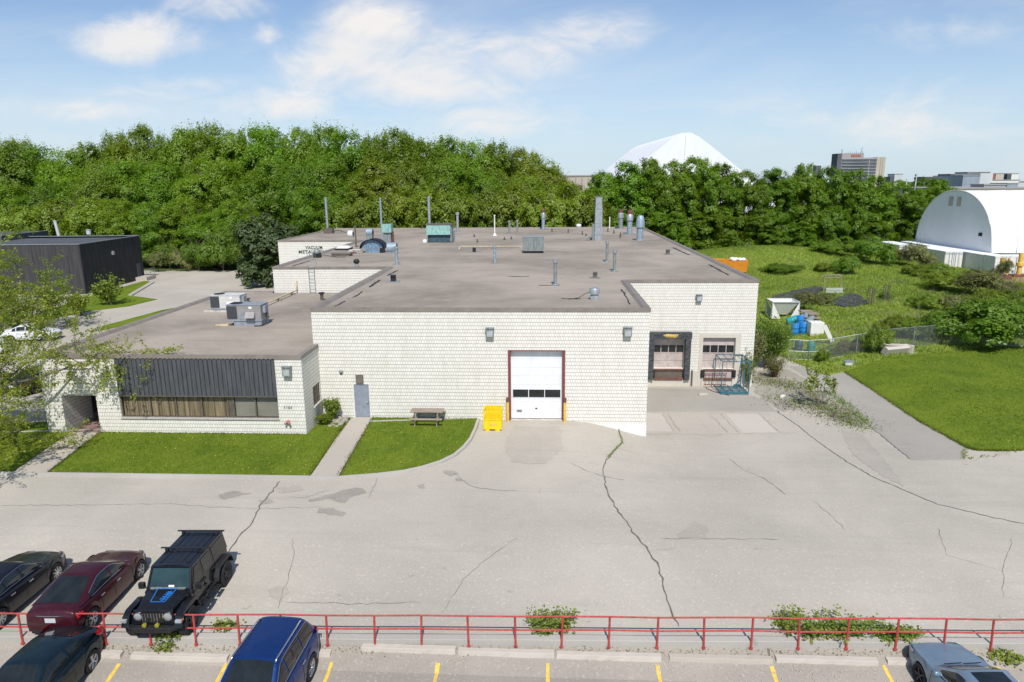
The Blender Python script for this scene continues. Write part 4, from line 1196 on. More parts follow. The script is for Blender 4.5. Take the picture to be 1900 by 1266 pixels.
# flat curbs
t_ = thing('roof_hatch', 'low brown roof hatch curb on the side wing', 'roof hatch', (-20.3, 30.2, rz))
mb = MB(); mb.bx(-.9, .9, -.55, .55, 0, .28); mb.build('curb', m_mull, t_); mb = MB(); mb.bx(-.98, .98, -.62, .62, .28, .36); mb.build('lid', m_flash, t_, bevel=.02)
t_ = thing('skylight', 'low pale skylight dome with a dark rim near the wing edge', 'skylight', (-22.1, 37.0, rz))
mb = MB(); mb.bx(-.75, .75, -.9, .9, 0, .2); mb.build('curb', m_black, t_); mb = MB(); mb.add([(-.7, -.85, .2), (.7, -.85, .2), (.7, .85, .2), (-.7, .85, .2), (-.4, -.5, .42), (.4, -.5, .42), (.4, .5, .42), (-.4, .5, .42)], [(0, 1, 5, 4), (1, 2, 6, 5), (2, 3, 7, 6), (3, 0, 4, 7), (4, 5, 6, 7)]); mb.build('dome', m_white3, t_, True)
t_ = thing('ladder_head_fan', 'small dark fan box with trailing cable at the head of the wall ladder', 'roof fan', (-22.3, 28.6, rz))
mb = MB(); mb.box((0, 0, .2), (.7, .5, .4)); mb.build('casing', m_black, t_); mb = MB(); mb.lathe([(.3, .4), (.38, .5), (.3, .75), (0, .8)], n=12); mb.build('cowl', m_galvd, t_, True); mb = MB(); mb.tube([(.3, 0, .3), (1.2, .1, .15), (2.0, -.1, .05), (2.8, .15, .04)], .03, 6); mb.build('cable', m_black, t_)
t_ = thing('turbine_vent', 'dark ball shaped turbine vent at the front of the side wing', 'turbine vent', (-16.31, 20.9, rz))
mb = MB(); mb.tube([(0, 0, 0), (0, 0, .3)], .15, 12); mb.build('neck', m_galv, t_, True, auto=40); mb = MB(); mb.lathe([(.15, .28), (.24, .36), (.27, .48), (.22, .6), (.1, .68), (0, .69)], n=14); mb.build('turbine', m_black, t_, True)
# gas lines
t_ = thing('gas_pipe', 'cream gas pipe running across the main roof to the ribbed box', 'gas pipe', (-9.1, 36.4, rz))
mb = MB(); mb.tube([(-.15, -.9, .0), (-.1, -.7, .3), (0, 0, .34), (.3, 0, .35), (6.3, -.3, .35), (6.6, -1.5, .35)], .055, 8); mb.build('pipe', m_cream, t_, True)
for x in (1.2, 3.2, 5.2):
    mb = MB(); mb.box((x, -.1, .14), (.25, .3, .28)); mb.build('support', m_wood, t_)
t_ = thing('gas_pipe', 'cream gas pipe rising across the office roof to the wing wall', 'gas pipe', (-21.3, 13.6, oz))
mb = MB(); mb.tube([(.1, -6.0, .5), (.1, -5.6, .25), (.0, 0, .25), (.02, 6.0, .25), (.02, 6.05, .35), (.02, 6.05, 1.2)], .06, 8); mb.build('pipe', m_cream, t_, True)
for y in (-4, -1, 2, 5):
    mb = MB(); mb.box((0, y, .09), (.4, .15, .18)); mb.build('support', m_wood, t_)
for x, y, hh, lb in ((-17.9, 15.9, .62, 'dark capped vent on the office roof by the main wall'), (-23.7, 15.2, .25, 'tiny brown stub vent behind the grey rooftop unit')):
    t_ = thing('stub_vent', lb, 'roof vent', (x, y, oz))
    mb = MB(); mb.tube([(0, 0, 0), (0, 0, hh)], .13, 10); mb.build('pipe', m_mull, t_, True, auto=40); mb = MB(); mb.lathe([(.12, hh*.8), (.24, hh*.9), (.26, hh*1.02), (0, hh*1.1)], n=10); mb.build('cap', m_black, t_, True)
t_ = thing('stub_vent', 'small dark capped vent by the left roof edge before the white wing wall', 'roof vent', (-14.1, 17.6, oz))
mb = MB(); mb.tube([(0, 0, 0), (0, 0, 1.0)], .10, 10); mb.build('pipe', m_mull, t_, True, auto=40); mb = MB(); mb.lathe([(.1, .9), (.24, 1.0), (.24, 1.1), (0, 1.2)], n=10); mb.build('cap', m_black, t_, True)
# little roof stubs and drains
for k, (x, y) in enumerate(((-8.3, 46), (-5.2, 49.5), (-4.4, 50.5), (-2.9, 52), (5.0, 58), (5.4, 56), (3.2, 62), (9.5, 60), (10.0, 56), (9.6, 52.5), (-9.6, 55), (.9, 64.2), (9.0, 64))):
    t_ = thing('roof_stub', 'short rusty pipe stub among the vents toward the rear of the roof', 'pipe stub', (x, y, rz), 0, 'short pipe stubs on the rear roof')
    hh = random.uniform(.25, .5)
    mb = MB(); mb.tube([(0, 0, 0), (0, 0, hh)], .08, 8); mb.build('pipe', m_mull, t_); mb = MB(); mb.lathe([(.2, .01), (.09, .08)], n=8); mb.build('flashing', m_black, t_)
# dark patches, tar and blisters on the roof (worn membrane seams)
mb = MB()
for pts, w in (([(-12.3, 1.2), (-12.2, 3.2)], .14), ([(-12.1, 4.5), (-12.15, 7)], .16), ([(-12.2, 9), (-12.3, 12.5)], .2), ([(-12.3, 15), (-12.2, 18.5)], .2), ([(-.5, 9.7), (.4, 9.8)], .18), ([(4.9, 2), (5.0, 4.5), (5.05, 8)], .12), ([(-10, 38.2), (-3, 38.3), (0, 38.1)], .16), ([(1, 50), (5, 48.5)], .12), ([(-3, 14.5), (-1.2, 14.4)], .25), ([(2.2, 4.0), (1.0, 4.1)], .3), ([(13.9, 15), (14, 22)], .2), ([(13.9, 30), (13.8, 38)], .25), ([(-22.2, 21.5), (-22.1, 27)], .2)):
    ribbon(mb, pts, w, lambda x, y: rz+.018, .05, .3)
mb.build('tar_streak', m_black, fac_)


# package rooftop units
def rtu(loc, label, front, side, top, L=2.2, D=1.25, Hh=1.12, base=.32, rot=0):
    t_ = thing('rooftop_unit', label, 'rooftop air conditioner', loc, rot, 'package units on the office roof')
    mb = MB(); mb.bx(-L/2+.45, L/2-.05, -D/2+.06, D/2-.06, 0.0, base); mb.build('curb', side, t_)
    mb = MB(); mb.bx(-L/2, L/2, -D/2, D/2, base, base+.1); mb.build('base_rail', m_rtub, t_, bevel=.01)
    mb = MB(); mb.bx(-L/2+.03, L/2-.03, -D/2+.03, D/2-.03, base+.1, base+Hh); mb.build('cabinet', front, t_, bevel=.012)
    mb = MB(); mb.bx(-L/2+.06, -L/2+.72, -D/2-.004, -D/2+.035, base+.16, base+Hh-.06)
    for k in range(12): mb.bx(-L/2+.06, -L/2+.72, -D/2-.012, -D/2, base+.18+k*.07, base+.2+k*.07)
    mb.bx(-L/2-.004, -L/2+.035, -D/2+.1, D/2-.1, base+.16, base+Hh-.06); mb.build('coil', m_coil, t_)
    mb = MB(); mb.bx(-L/2, L/2, -D/2, D/2, base+Hh, base+Hh+.03); mb.build('lid', top, t_, bevel=.008)
    mb = MB(); mb.lathe([(.38, base+Hh+.03), (.40, base+Hh+.06), (.34, base+Hh+.07), (.33, base+Hh+.035), (0, base+Hh+.034)], c=(-L/2+.48, 0, 0), n=24); mb.build('fan_guard', m_black, t_)
    mb = MB(); mb.add([(.15, -D/2, base+.62), (.75, -D/2, base+.62), (.75, -D/2-.28, base+.25), (.15, -D/2-.28, base+.25), (.15, -D/2, base+.2), (.75, -D/2, base+.2)], [(0, 3, 2, 1), (0, 4, 3), (1, 2, 5), (3, 4, 5, 2)]); mb.build('intake_hood', front, t_)
    mb = MB(); mb.bx(.05, .07, -D/2+.018, -D/2+.031, base+.12, base+Hh-.03); mb.build('seam', side, t_); mb = MB(); mb.bx(L/2-.28, L/2-.26, -D/2+.018, -D/2+.031, base+.12, base+Hh-.03); mb.build('seam', side, t_); mb = MB(); mb.bx(-.32, .0, -D/2+.015, -D/2+.03, base+.15, base+.6); mb.build('panel', side, t_)
    mb = MB(); mb.bx(L/2-.03, L/2+.14, -.3, .15, base+.5, base+.95); mb.build('disconnect', m_rtub, t_, bevel=.01); mb = MB(); mb.bx(.35, .55, -D/2+.02, -D/2+.028, base+.82, base+.96); mb.build('data_plate', m_white, t_)
    mb = MB(); mb.tube([(L/2+.05, .1, base+.5), (L/2+.1, -.3, .1), (L/2-.1, -.7, .05), (L/2-.5, -.75, .05)], .035, 6); mb.build('conduit', m_black, t_)
    return t_


rtu((-19.75, 6.25, oz), 'grey rooftop air conditioner, nearer of the two on the office roof', m_rtu, m_rtub, m_rtub, 2.35, 1.3, 1.05, .34)
rtu((-23.55, 11.7, oz), 'white rooftop air conditioner on timber sleepers behind the grey one', m_rtuw, m_rtuw, m_rtuw, 2.3, 1.3, 1.05, .1)
t_ = thing('timber_sleeper', 'pale timber sleepers under the white rooftop unit', 'timber', (-23.7, 10.9, oz)); mb = MB(); mb.bx(-1.4, 1.0, -.1, .05, 0, .1); mb.bx(-1.3, .9, -.25, -.15, 0, .09); mb.build('beam', m_lumber, t_)
t_ = thing('timber_offcut', 'yellowish timber offcuts left of the grey rooftop unit', 'timber', (-21.3, 5.8, oz)); mb = MB(); mb.box((0, 0, .06), (.9, .12, .1), rz=.3); mb.box((.1, -.15, .05), (.7, .1, .08), rz=-.2); mb.build('beam', m_cream, t_)
# ------------------------------------------------------------------ vehicles
def interp(tab, x):
    xs = [p[0] for p in tab]; ys = [p[1] for p in tab]
    return float(np.interp(x, xs, ys))


def wheel(car, x, y, r, w, rim, style, nsp, rimf=.68):
    s = 1 if y > 0 else -1
    M = Matrix.Rotation(-s*PI/2, 3, 'X')
    rr = r*rimf
    mb = MB()
    mb.lathe([(rr*.98, -w*.5), (rr*1.0, w*.38), (rr*.96, w*.40), (rr*.9, w*.30), (rr*.86, w*.05), (0, w*.0)], n=28, M=M)
    mb.lathe([(rr*.22, w*.05), (rr*.24, w*.36), (rr*.16, w*.40), (0, w*.40)], n=12, M=M)
    for k in range(nsp):
        for dd in ((-.10, .10) if style == 'twin' else (0,)):
            a = 2*PI*k/nsp+dd; a2 = 2*PI*k/nsp+dd*1.5
            p0 = M @ Vector((rr*.15*math.cos(a), rr*.15*math.sin(a), w*.33)); p1 = M @ Vector((rr*.95*math.cos(a2), rr*.95*math.sin(a2), w*.33))
            mb.bar(p0, p1, rr*(.10 if style == 'twin' else .2), .04, up=M @ Vector((0, 0, 1)))
    wo = mb.build('wheel', rim, car, smooth=True, auto=35)
    wo.location = (x, y, r)
    mb = MB()
    mb.lathe([(rr, -w*.5), (r*.93, -w*.5), (r*.99, -w*.38), (r, -w*.2), (r, w*.2), (r*.99, w*.38), (r*.93, w*.5), (rr*1.01, w*.46), (rr*.97, w*.36)], n=32, M=M)
    mb.build('tyre', m_tyre, wo, smooth=True, auto=50)
    mb = MB(); mb.lathe([(0, w*.02), (rr*.8, w*.02)], n=18, M=M); mb.build('brake_disc', m_black, wo)
    return wo


def car(name, label, cat, loc, rz_, S):
    t_ = thing(name, label, cat, loc, rz_, S.get('group'))
    L0, L1 = S['x0'], S['x1']; W2 = S['W']/2; wf, wr = S['wf'], S['wr']; r = S['r']; belt = S['belt']
    paint = S['paint']
    xs = sorted(set(list(np.linspace(L0, L1, 76)) + [L0+.02, L0+.05, L1-.02, L1-.05]))
    top = S['top']; wid = S['wid']

    def zb(x):
        z = S.get('sill', .2)
        z = max(z, interp(S.get('bot', [(L0, .34), (L0+.25, .22), (L1-.3, .2), (L1, .3)]), x))
        for xw in (wf, wr):
            d = abs(x-xw); ra = r*1.14
            if d < ra: z = max(z, r+math.sqrt(ra*ra-d*d)*.98)
        return z

    def sec(x):
        w = W2*interp(wid, x); tz = interp(top, x); b = zb(x); sh = min(belt(x) if callable(belt) else belt, tz)
        pts = [(.90, b-.02), (.955, b), (.985, b+.16), (1.0, .50), (.995, .62), (.975, sh-.16), (.945, sh-.05), (.90, sh), (.80, tz-.005), (.55, tz+.02), (.28, tz+.034), (0, tz+.038)]
        out = []; zp = -1
        for k, z in pts:
            z = max(z, b+.004*len(out)) if len(out) < 7 else max(z, zp if len(out) < 8 else z)
            out.append((k*w, z)); zp = z
        return out
    rings = []
    for x in xs:
        s = sec(x)
        rings.append([(x, y, z) for y, z in s]+[(x, -y, z) for y, z in reversed(s[:-1])])
    mb = MB(); mb.loft(rings, False)
    n = len(rings[0])
    mb.add(rings[0], [tuple(range(n))]); mb.add(rings[-1], [tuple(range(n-1, -1, -1))])
    mb.build('body', paint, t_, smooth=True, fix=True, auto=38)
    mb = MB(); mb.bx(L0+.12, L1-.14, -W2*.80, W2*.80, .19, .62); mb.build('underbody', m_black, t_)
    # greenhouse
    gh = S['roof']            # list of (x, z) from rear base to windscreen base
    g0, g1, g2, g3 = gh['rb'], gh['rr'], gh['rf'], gh['wb']
    zrt = gh['z']

    def rz2(x):
        tab = [(g0, belt0(g0)-.01), (g1-(g1-g0)*.12, zrt(g1)-.035), (g1, zrt(g1)), (g1+.25, zrt(g1+.25))]+[(g1+.25+(g2-g1-.4)*k/6, zrt(g1+.25+(g2-g1-.4)*k/6)) for k in range(1, 7)]+[(g2, zrt(g2)-.01), (g2+(g3-g2)*.12, zrt(g2)-.05), (g3, belt0(g3)-.01)]
        return interp(tab, x)

    def belt0(x): return interp(top, x)+.01
    wb_ = lambda x: W2*interp(wid, x)*.90
    wr_ = lambda x: W2*gh['w']*interp([(g0, .98), (g1, 1), (g2, 1), (g3, 1.05)], x)

    def gsec(x, off=0.0):
        z = rz2(x); b = belt0(x)-.03; wb2 = wb_(x); f = max(0.0, min(1, (z-b)/(zrt(0)-b)))
        wt = wb2+(wr_(x)-wb2)*f
        ze = max(b, z-.055)
        P = []
        for v in (0, .25, .5, .75, 1.0):
            P.append((wb2+(wt-wb2)*v+.035*math.sin(PI*v)*f+off, b+(ze-b)*v))
        P += [(wt-.045+off*.5, max(b, z-.018)+off), (wt-.12, z+off), (wt*.55, z+.022+off), (wt*.25, z+.030+off), (0, z+.033+off)]
        return P
    gx = sorted(set(list(np.linspace(g0, g3, 44))+[g1, g2]))
    rings = []
    for x in gx:
        s = gsec(x); rings.append([(x, y, z) for y, z in s]+[(x, -y, z) for y, z in reversed(s[:-1])])
    mb = MB(); mb.loft(rings, False)
    mb.build('cabin', S.get('roofpaint', paint), t_, smooth=True, fix=True, auto=50)
    off = .008

    def top_pt(x, yn, o):      # yn in -1..1 across
        s = gsec(x, o); ys = [p[0] for p in s[6:]][::-1]; zs = [p[1] for p in s[6:]][::-1]
        y = abs(yn)*ys[-1]
        return (x, math.copysign(y, yn) if yn else 0, float(np.interp(y, ys, zs)))

    def side_pt(x, v, o, sgn):
        s = gsec(x, o)[:5]; vs = (0, .25, .5, .75, 1.0)
        return (x, sgn*float(np.interp(v, vs, [p[0] for p in s])), float(np.interp(v, vs, [p[1] for p in s])))
    for nm, xa, xb in (('windscreen', g2+(g3-g2)*.10, g3-.05), ('rear_window', g0+.06, g1-(g1-g0)*.12)):
        mb = MB(); mb.grid([[top_pt(x, q, off) for q in np.linspace(-.98, .98, 11)] for x in np.linspace(xa, xb, 9)]); mb.build(nm, m_dkglass, t_, smooth=True)
    for sgn in (1, -1):
        for xa, xb, nm in S['side_glass']:
            mb = MB(); mb.grid([[side_pt(x, v, off+.004, sgn) for v in np.linspace(.16, .93, 6)] for x in np.linspace(xa, xb, 14)]); mb.build(nm, m_dkglass, t_, smooth=True)
        if S.get('trim'):
            A = S['side_glass'][0][0]; B = S['side_glass'][-1][1]
            mb = MB(); mb.tube([side_pt(x, .97, off+.006, sgn) for x in np.linspace(A, B, 18)], .009, 5); mb.tube([side_pt(x, .12, off+.008, sgn) for x in np.linspace(A, B, 18)], .008, 5); mb.build('window_trim', m_chrome, t_)
        # mirror
        xm = g3-.42; wv = wb_(xm)
        mb = MB(); mb.loft([[(xm+dx, sgn*(wv+yy), belt0(xm)+.03+zz) for dx, zz in ((.06*k, -.055*k), (.08*k, .03*k), (.0, .075*k), (-.05, .04*k), (-.05, -.05*k))] for yy, k in ((.0, .35), (.07, .9), (.14, 1.0), (.19, .75), (.205, .3))], True, True)
        mb.build('mirror', S.get('mirror', paint), t_, smooth=True, fix=True, auto=60)
        # lights
        for (xl, nm, m_, sx) in ((L1-.13, 'headlight', m_lampg, 1), (L0+.10, 'tail_light', m_taill, -1)):
            z0 = S['lampz'][0] if sx > 0 else S['lampz'][1]
            rr_ = []
            for q in np.linspace(0, 1, 8):
                x = xl-sx*q*(.36 if sx > 0 else .2); w = W2*interp(wid, x); hh2 = .075*(1-q*.6)
                yo = w*(.998 if q > .1 else .985)
                rr_.append([(x, sgn*yo, z0-hh2+.04*q), (x, sgn*(yo+.004), z0+hh2*.4+.04*q), (x-.0, sgn*(yo-.03), z0+hh2+.05*q)])
            xe = xl+sx*.085
            w = W2*interp(wid, xe)
            if S.get('big_tail') and sx < 0:
                rr_ = [[(x0_, sgn*y0_, z0+a_), (x0_-.02, sgn*(y0_+.03), z0+(a_+b_)/2), (x0_+.02, sgn*(y0_-.02), z0+b_)] for x0_, y0_, a_, b_ in ((L0+.02, W2*.74, -.02, .10), (L0+.03, W2*.84, -.10, .15), (L0+.14, W2*.93, -.12, .17), (L0+.30, W2*.965, -.05, .17), (L0+.48, W2*.955, .08, .16))]
            rr_.insert(0, rr_[0] if S.get('big_tail') and sx < 0 else [(xe, sgn*w*.72, z0-.06), (xe+.012*sx, sgn*w*.72, z0), (xe-.02*sx, sgn*w*.72, z0+.06)])
            mb = MB(); mb.loft(rr_, False); mb.build(nm, m_, t_, smooth=True)
        # door handles and shut lines
        mb = MB()
        for x in S['handles']:
            w = W2*interp(wid, x)*.985
            mb.box((x, sgn*(w-.0), interp(top, x)-.20), (.19, .035, .035))
        mb.build('door_handle', m_chrome if S.get('trim') else paint, t_, bevel=.008)
        mb = MB()
        for x in S['cuts']:
            pp = []
            for k in (2, 3, 4, 5, 6):
                s = sec(x); pp.append((x, sgn*(s[k][0]+.003), s[k][1]))
            mb.tube(pp, .006, 4)
        mb.build('door_gap', m_black, t_)
    for xw in (wf, wr):
        for sgn in (1, -1): wheel(t_, xw, sgn*(W2-.115), r, .215, S.get('rim', m_alloy), S.get('rs', 'twin'), S.get('ns', 5))
    # number plate, bumper inset, grille
    mb = MB(); mb.box((L1-.015, 0, .52), (.04, .9, .16)); mb.build('grille', m_black, t_, bevel=.01)
    mb = MB(); mb.box((L0+.01, 0, S.get('platez', .72)), (.03, .33, .15)); mb.build('number_plate', m_palebox, t_)
    if S.get('trim'):
        mb = MB(); mb.tube([(L0+.004+.10*(y/W2)**2, y, .86) for y in np.linspace(-W2*.72, W2*.72, 9)], .012, 5); mb.build('boot_trim', m_chrome, t_)
    mb = MB(); mb.box((L0+.03, 0, .34), (.09, 1.2, .12)); mb.build('rear_diffuser', m_black, t_, bevel=.01)
    return t_


p_black = paint_mat('midnight_black_paint', (.010, .011, .020))
p_maroon = paint_mat('maroon_paint', (.055, .007, .014), metal=.3)
p_teal = paint_mat('deep_teal_paint', (.004, .016, .026), metal=.2)
p_blue = paint_mat('deep_blue_paint', (.005, .032, .145), metal=.35)
p_grey = paint_mat('blue_grey_paint', (.19, .27, .35), metal=.35)
p_jeep = paint_mat('black_truck_paint', (.008, .009, .012), metal=.1)
p_white = paint_mat('white_paint', (.72, .73, .74), metal=0)
p_dark = paint_mat('charcoal_paint', (.02, .02, .022))


def sedan(wb=2.8, fo=.9, ro=.95, H=1.43, W=1.82, r=.33, paint=None, **kw):
    wf, wr = wb/2, -wb/2; x1 = wf+fo; x0 = wr-ro
    S = dict(x0=x0, x1=x1, wf=wf, wr=wr, r=r, W=W, paint=paint,
             top=[(x0, .82), (x0+.05, .95), (x0+.18, 1.02), (x0+.6, 1.05), (wr+.3, 1.0), (wf-.75, .985), (wf-.3, .93), (wf+.35, .82), (x1-.2, .74), (x1-.06, .66), (x1, .52)],
             belt=lambda x: .93,
             wid=[(x0, .80), (x0+.07, .88), (x0+.3, .955), (wr, .99), (0, 1.0), (wf-.2, .985), (wf+.35, .93), (x1-.3, .86), (x1-.08, .74), (x1, .62)],
             roof=dict(rb=wr-.28, rr=wr+.62, rf=wf-1.22, wb=wf-.36, w=.68, z=lambda x: H-.03*(x+.1)**2),
             side_glass=[(wr+.14, wr+.44, 'quarter_glass'), (wr+.50, -.20, 'rear_door_glass'), (-.10, wf-.72, 'front_door_glass')],
             handles=(wr+.62, .1), cuts=(-.15, wf-.48, wr+.55), lampz=(.66, .79), trim=True, rim=m_alloy)
    S.update(kw)
    return S


ZU = lambda x, y: hz(x, y)
# upper row, parked with their tails to the rail
car('sedan', 'dark navy black sedan parked tail to the red rail beside the maroon sedan', 'car', (-18.16, -17.98, ZU(-18, -17.9)), R_(91), sedan(2.66, .85, .62, 1.43, 1.80, .325, p_black, rs='one', ns=9, group='cars parked behind the rail'))
car('sedan', 'glossy maroon sedan parked tail to the red rail beside the black off-roader', 'car', (-15.22, -17.85, ZU(-15.2, -17.8)), R_(92), sedan(2.80, .80, .66, 1.40, 1.82, .345, p_maroon, group='cars parked behind the rail',
    top=[(-2.06, .80), (-2.0, .95), (-1.9, 1.0), (-1.6, 1.03), (-1.1, 1.02), (.65, .985), (1.1, .93), (1.75, .82), (2.0, .74), (2.14, .66), (2.2, .52)],
    roof=dict(rb=-1.72, rr=-.55, rf=.12, wb=1.05, w=.66, z=lambda x: 1.40-.05*(x+.25)**2), side_glass=[(-1.22, -.92, 'quarter_glass'), (-.86, -.16, 'rear_door_glass'), (-.06, .70, 'front_door_glass')]))

# hatchback, tail to the rail in the lower lot
S = sedan(2.65, .9, .80, 1.40, 1.79, .335, p_teal, trim=False, rs='one', ns=5, platez=.62)
S['top'] = [(S['x0'], .78), (S['x0']+.06, .98), (S['x0']+.2, 1.05), (S['x0']+.5, 1.06), (-.2, 1.0), (.62, .985), (1.0, .93), (1.65, .82), (2.0, .72), (2.16, .62), (2.225, .5)]
S['roof'] = dict(rb=-1.98, rr=-1.0, rf=.12, wb=1.0, w=.655, z=lambda x: 1.41-.055*(x-.05)**2)
S['side_glass'] = [(-1.15, -.58, 'quarter_glass'), (-.48, .62, 'front_door_glass')]
S['handles'] = (-.2,); S['cuts'] = (-.52, .9); S['lampz'] = (.68, .93); S['big_tail'] = True
hb = car('hatchback', 'dark teal hatchback with big red tail light parked in the lower lot corner', 'car', (-14.36, -21.86, hzl(-14.3, -22)), R_(-89), S)
mb = MB(); mb.loft([[(-1.15, .03, 1.41), (-1.15, -.03, 1.41), (-1.0, 0, 1.43)], [(-1.30, .006, 1.52), (-1.30, -.006, 1.52), (-1.22, 0, 1.53)]], True, True); mb.build('roof_antenna', m_black, hb)

# SUV
S = sedan(2.7, .95, .92, 1.66, 1.84, .36, p_blue, rs='twin', ns=5, platez=.85)
S['top'] = [(S['x0'], .9), (S['x0']+.06, 1.06), (S['x0']+.25, 1.12), (-.5, 1.11), (.55, 1.08), (.95, 1.05), (1.7, .96), (2.05, .86), (2.2, .72), (2.3, .55)]
S['belt'] = lambda x: 1.02
S['roof'] = dict(rb=-2.12, rr=-1.68, rf=.0, wb=.92, w=.70, z=lambda x: 1.67-.018*(x+.4)**2)
S['side_glass'] = [(-1.72, -1.05, 'quarter_glass'), (-.98, -.12, 'rear_door_glass'), (-.03, .62, 'front_door_glass')]
S['lampz'] = (.82, 1.0); S['handles'] = (-.85, .05)
suv = car('suv', 'deep blue SUV with silver roof rails parked tail to the red rail', 'car', (-7.80, -21.98, hzl(-7.6, -22.2)), R_(-92), S); suv.scale = (1.06, 1.03, 1.06)
for sgn in (1, -1):
    mb = MB(); mb.tube([(-1.55, sgn*.60, 1.655), (-1.48, sgn*.60, 1.70), (.05, sgn*.60, 1.715), (.15, sgn*.60, 1.66)], .022, 8); mb.build('roof_rail', m_chrome, suv, True)

# grey car nosed up to the rail
S = sedan(2.78, 1.02, 1.0, 1.45, 1.84, .335, p_grey, rim=m_darkalloy, rs='one', ns=5)
gc = car('sedan', 'blue grey sedan nosed up to the red rail at the edge of the lower lot', 'car', (11.72, -21.53, hzl(11.7, -21.4)), R_(93), S)
mb = MB(); mb.grid([[(x, y, 1.464-.03*(x+.1)**2+.03*(1-(y/.5)**2)*.3+.012) for y in np.linspace(-.42, .42, 7)] for x in np.linspace(-.55, .08, 6)]); mb.build('sunroof', m_dkglass, gc, True)
mb = MB()
for y0, y1 in ((-.55, .02), (.0, .55)): mb.bar((1.02, y0, 1.03), (.93, y1, 1.075), .018, .014)
mb.build('wiper', m_black, gc)


# boxy off-roader
def offroader(loc, rz_):
    t_ = thing('off_roader', 'boxy black off-roader with roof bars, yellow fog lamps and blue bonnet outline', 'car', loc, rz_)
    wb = 2.62; wf, wr = 1.28, -1.34; r = .44
    # tub
    mb = MB(); mb.add([(-1.95, -.76, .62), (.82, -.76, .62), (.82, -.74, 1.14), (-1.95, -.74, 1.14), (-1.95, .76, .62), (.82, .76, .62), (.82, .74, 1.14), (-1.95, .74, 1.14)], [(0, 1, 2, 3), (4, 7, 6, 5), (0, 3, 7, 4), (3, 2, 6, 7), (0, 4, 5, 1), (1, 5, 6, 2)])
    mb.build('body', p_jeep, t_, bevel=.035)
    # bonnet
    rings = []
    for x, w, z in ((.72, .70, 1.18), (1.2, .63, 1.16), (1.62, .56, 1.12), (1.74, .53, 1.05)):
        rings.append([(x, -w, .66), (x, -w, z-.08), (x, -w+.06, z-.01), (x, -w*.5, z+.02), (x, 0, z+.028), (x, w*.5, z+.02), (x, w-.06, z-.01), (x, w, z-.08), (x, w, .66)])
    mb = MB(); mb.loft(rings, False, False); mb.build('bonnet', p_jeep, t_, smooth=True, auto=35)
    mb = MB()
    P = [(.80, .30), (1.42, .22), (1.42, -.22), (.80, -.30)]
    zz = lambda x: 1.222-.085*(x-.72)
    for a, b in zip(P, P[1:]+P[:1]): mb.bar((a[0], a[1], zz(a[0])+.012), (b[0], b[1], zz(b[0])+.012), .03, .008)
    for k in range(14):
        a = 1.36-k*.032; b = .10+.05*math.sin(k*1.9)+k*.006; w = .05+.035*abs(math.sin(k*2.7)); mb.bar((a, b-w, zz(a)+.012), (a-.012, b+w, zz(a)+.012), .022, .008)
    mb.build('blue_outline', mat('bonnet_blue', (.02, .16, .5), .4), t_)
    mb = MB(); mb.bx(.70, .79, -.56, .56, 1.20, 1.225); mb.build('cowl', m_galvd, t_)
    mb = MB()
    for y in (-.30, .32):
        for k in range(4): mb.bx(1.0+k*.1, 1.05+k*.1, y-.06, y+.06, zz(1.0+k*.1)-.012, zz(1.0+k*.1)+.008)
    mb.build('bonnet_vent', m_black, t_)
    # grille with seven slots and lamps
    mb = MB(); mb.add([(1.72, -.66, .62), (1.78, -.66, .62), (1.74, -.60, 1.08), (1.66, -.60, 1.08), (1.72, .66, .62), (1.78, .66, .62), (1.74, .60, 1.08), (1.66, .60, 1.08)], [(0, 1, 2, 3), (4, 7, 6, 5), (1, 5, 6, 2), (0, 3, 7, 4), (3, 2, 6, 7), (0, 4, 5, 1)]); gr = mb.build('grille', p_jeep, t_, bevel=.02, fix=True)
    mb = MB()
    for k in range(7): mb.box((1.765, -.27+k*.09, .86), (.04, .05, .30))
    mb.build('slot', m_darkin, gr)
    mb = MB()
    for k in range(8): mb.box((1.782, -.315+k*.09, .86), (.012, .016, .31))
    mb.build('slot_trim', m_chrome, gr)
    Mx = Matrix.Rotation(PI/2, 3, 'Y')
    for y in (-.46, .46):
        mb = MB(); mb.lathe([(.115, 0), (.115, .035), (.09, .05), (0, .055)], c=(1.745, y, .90), n=20, M=Mx); hl = mb.build('headlight', m_lampg, t_, smooth=True, auto=40)
        mb = MB(); mb.lathe([(.135, 0), (.135, .045), (.115, .045)], c=(1.742, y, .90), n=20, M=Mx); mb.build('headlight_ring', m_chrome, hl, True, auto=40)
        mb = MB(); mb.lathe([(.07, 0), (.07, .06), (.05, .07), (0, .075)], c=(1.90, y*.42, .71), n=16, M=Mx); mb.build('fog_lamp', glass_mat('amber_lens', (.26, .25, .02), .2), t_, smooth=True, auto=40)
    # bumper
    mb = MB(); mb.bx(1.80, 1.98, -.62, .62, .46, .64); mb.add([(1.80, .62, .50), (1.98, .62, .50), (1.74, .92, .54), (1.62, .92, .54), (1.80, .62, .64), (1.98, .62, .64), (1.74, .92, .64), (1.62, .92, .64)], [(0, 1, 2, 3), (4, 7, 6, 5), (1, 5, 6, 2), (0, 3, 7, 4), (2, 6, 7, 3)]); mb.add([(1.80, -.62, .50), (1.98, -.62, .50), (1.74, -.92, .54), (1.62, -.92, .54), (1.80, -.62, .64), (1.98, -.62, .64), (1.74, -.92, .64), (1.62, -.92, .64)], [(3, 2, 1, 0), (5, 6, 7, 4), (2, 6, 5, 1), (4, 7, 3, 0), (3, 7, 6, 2)])
    mb.build('front_bumper', m_black, t_, bevel=.02)
    mb = MB(); mb.bx(-2.08, -1.93, -.75, .75, .48, .66); mb.build('rear_bumper', m_black, t_, bevel=.02)
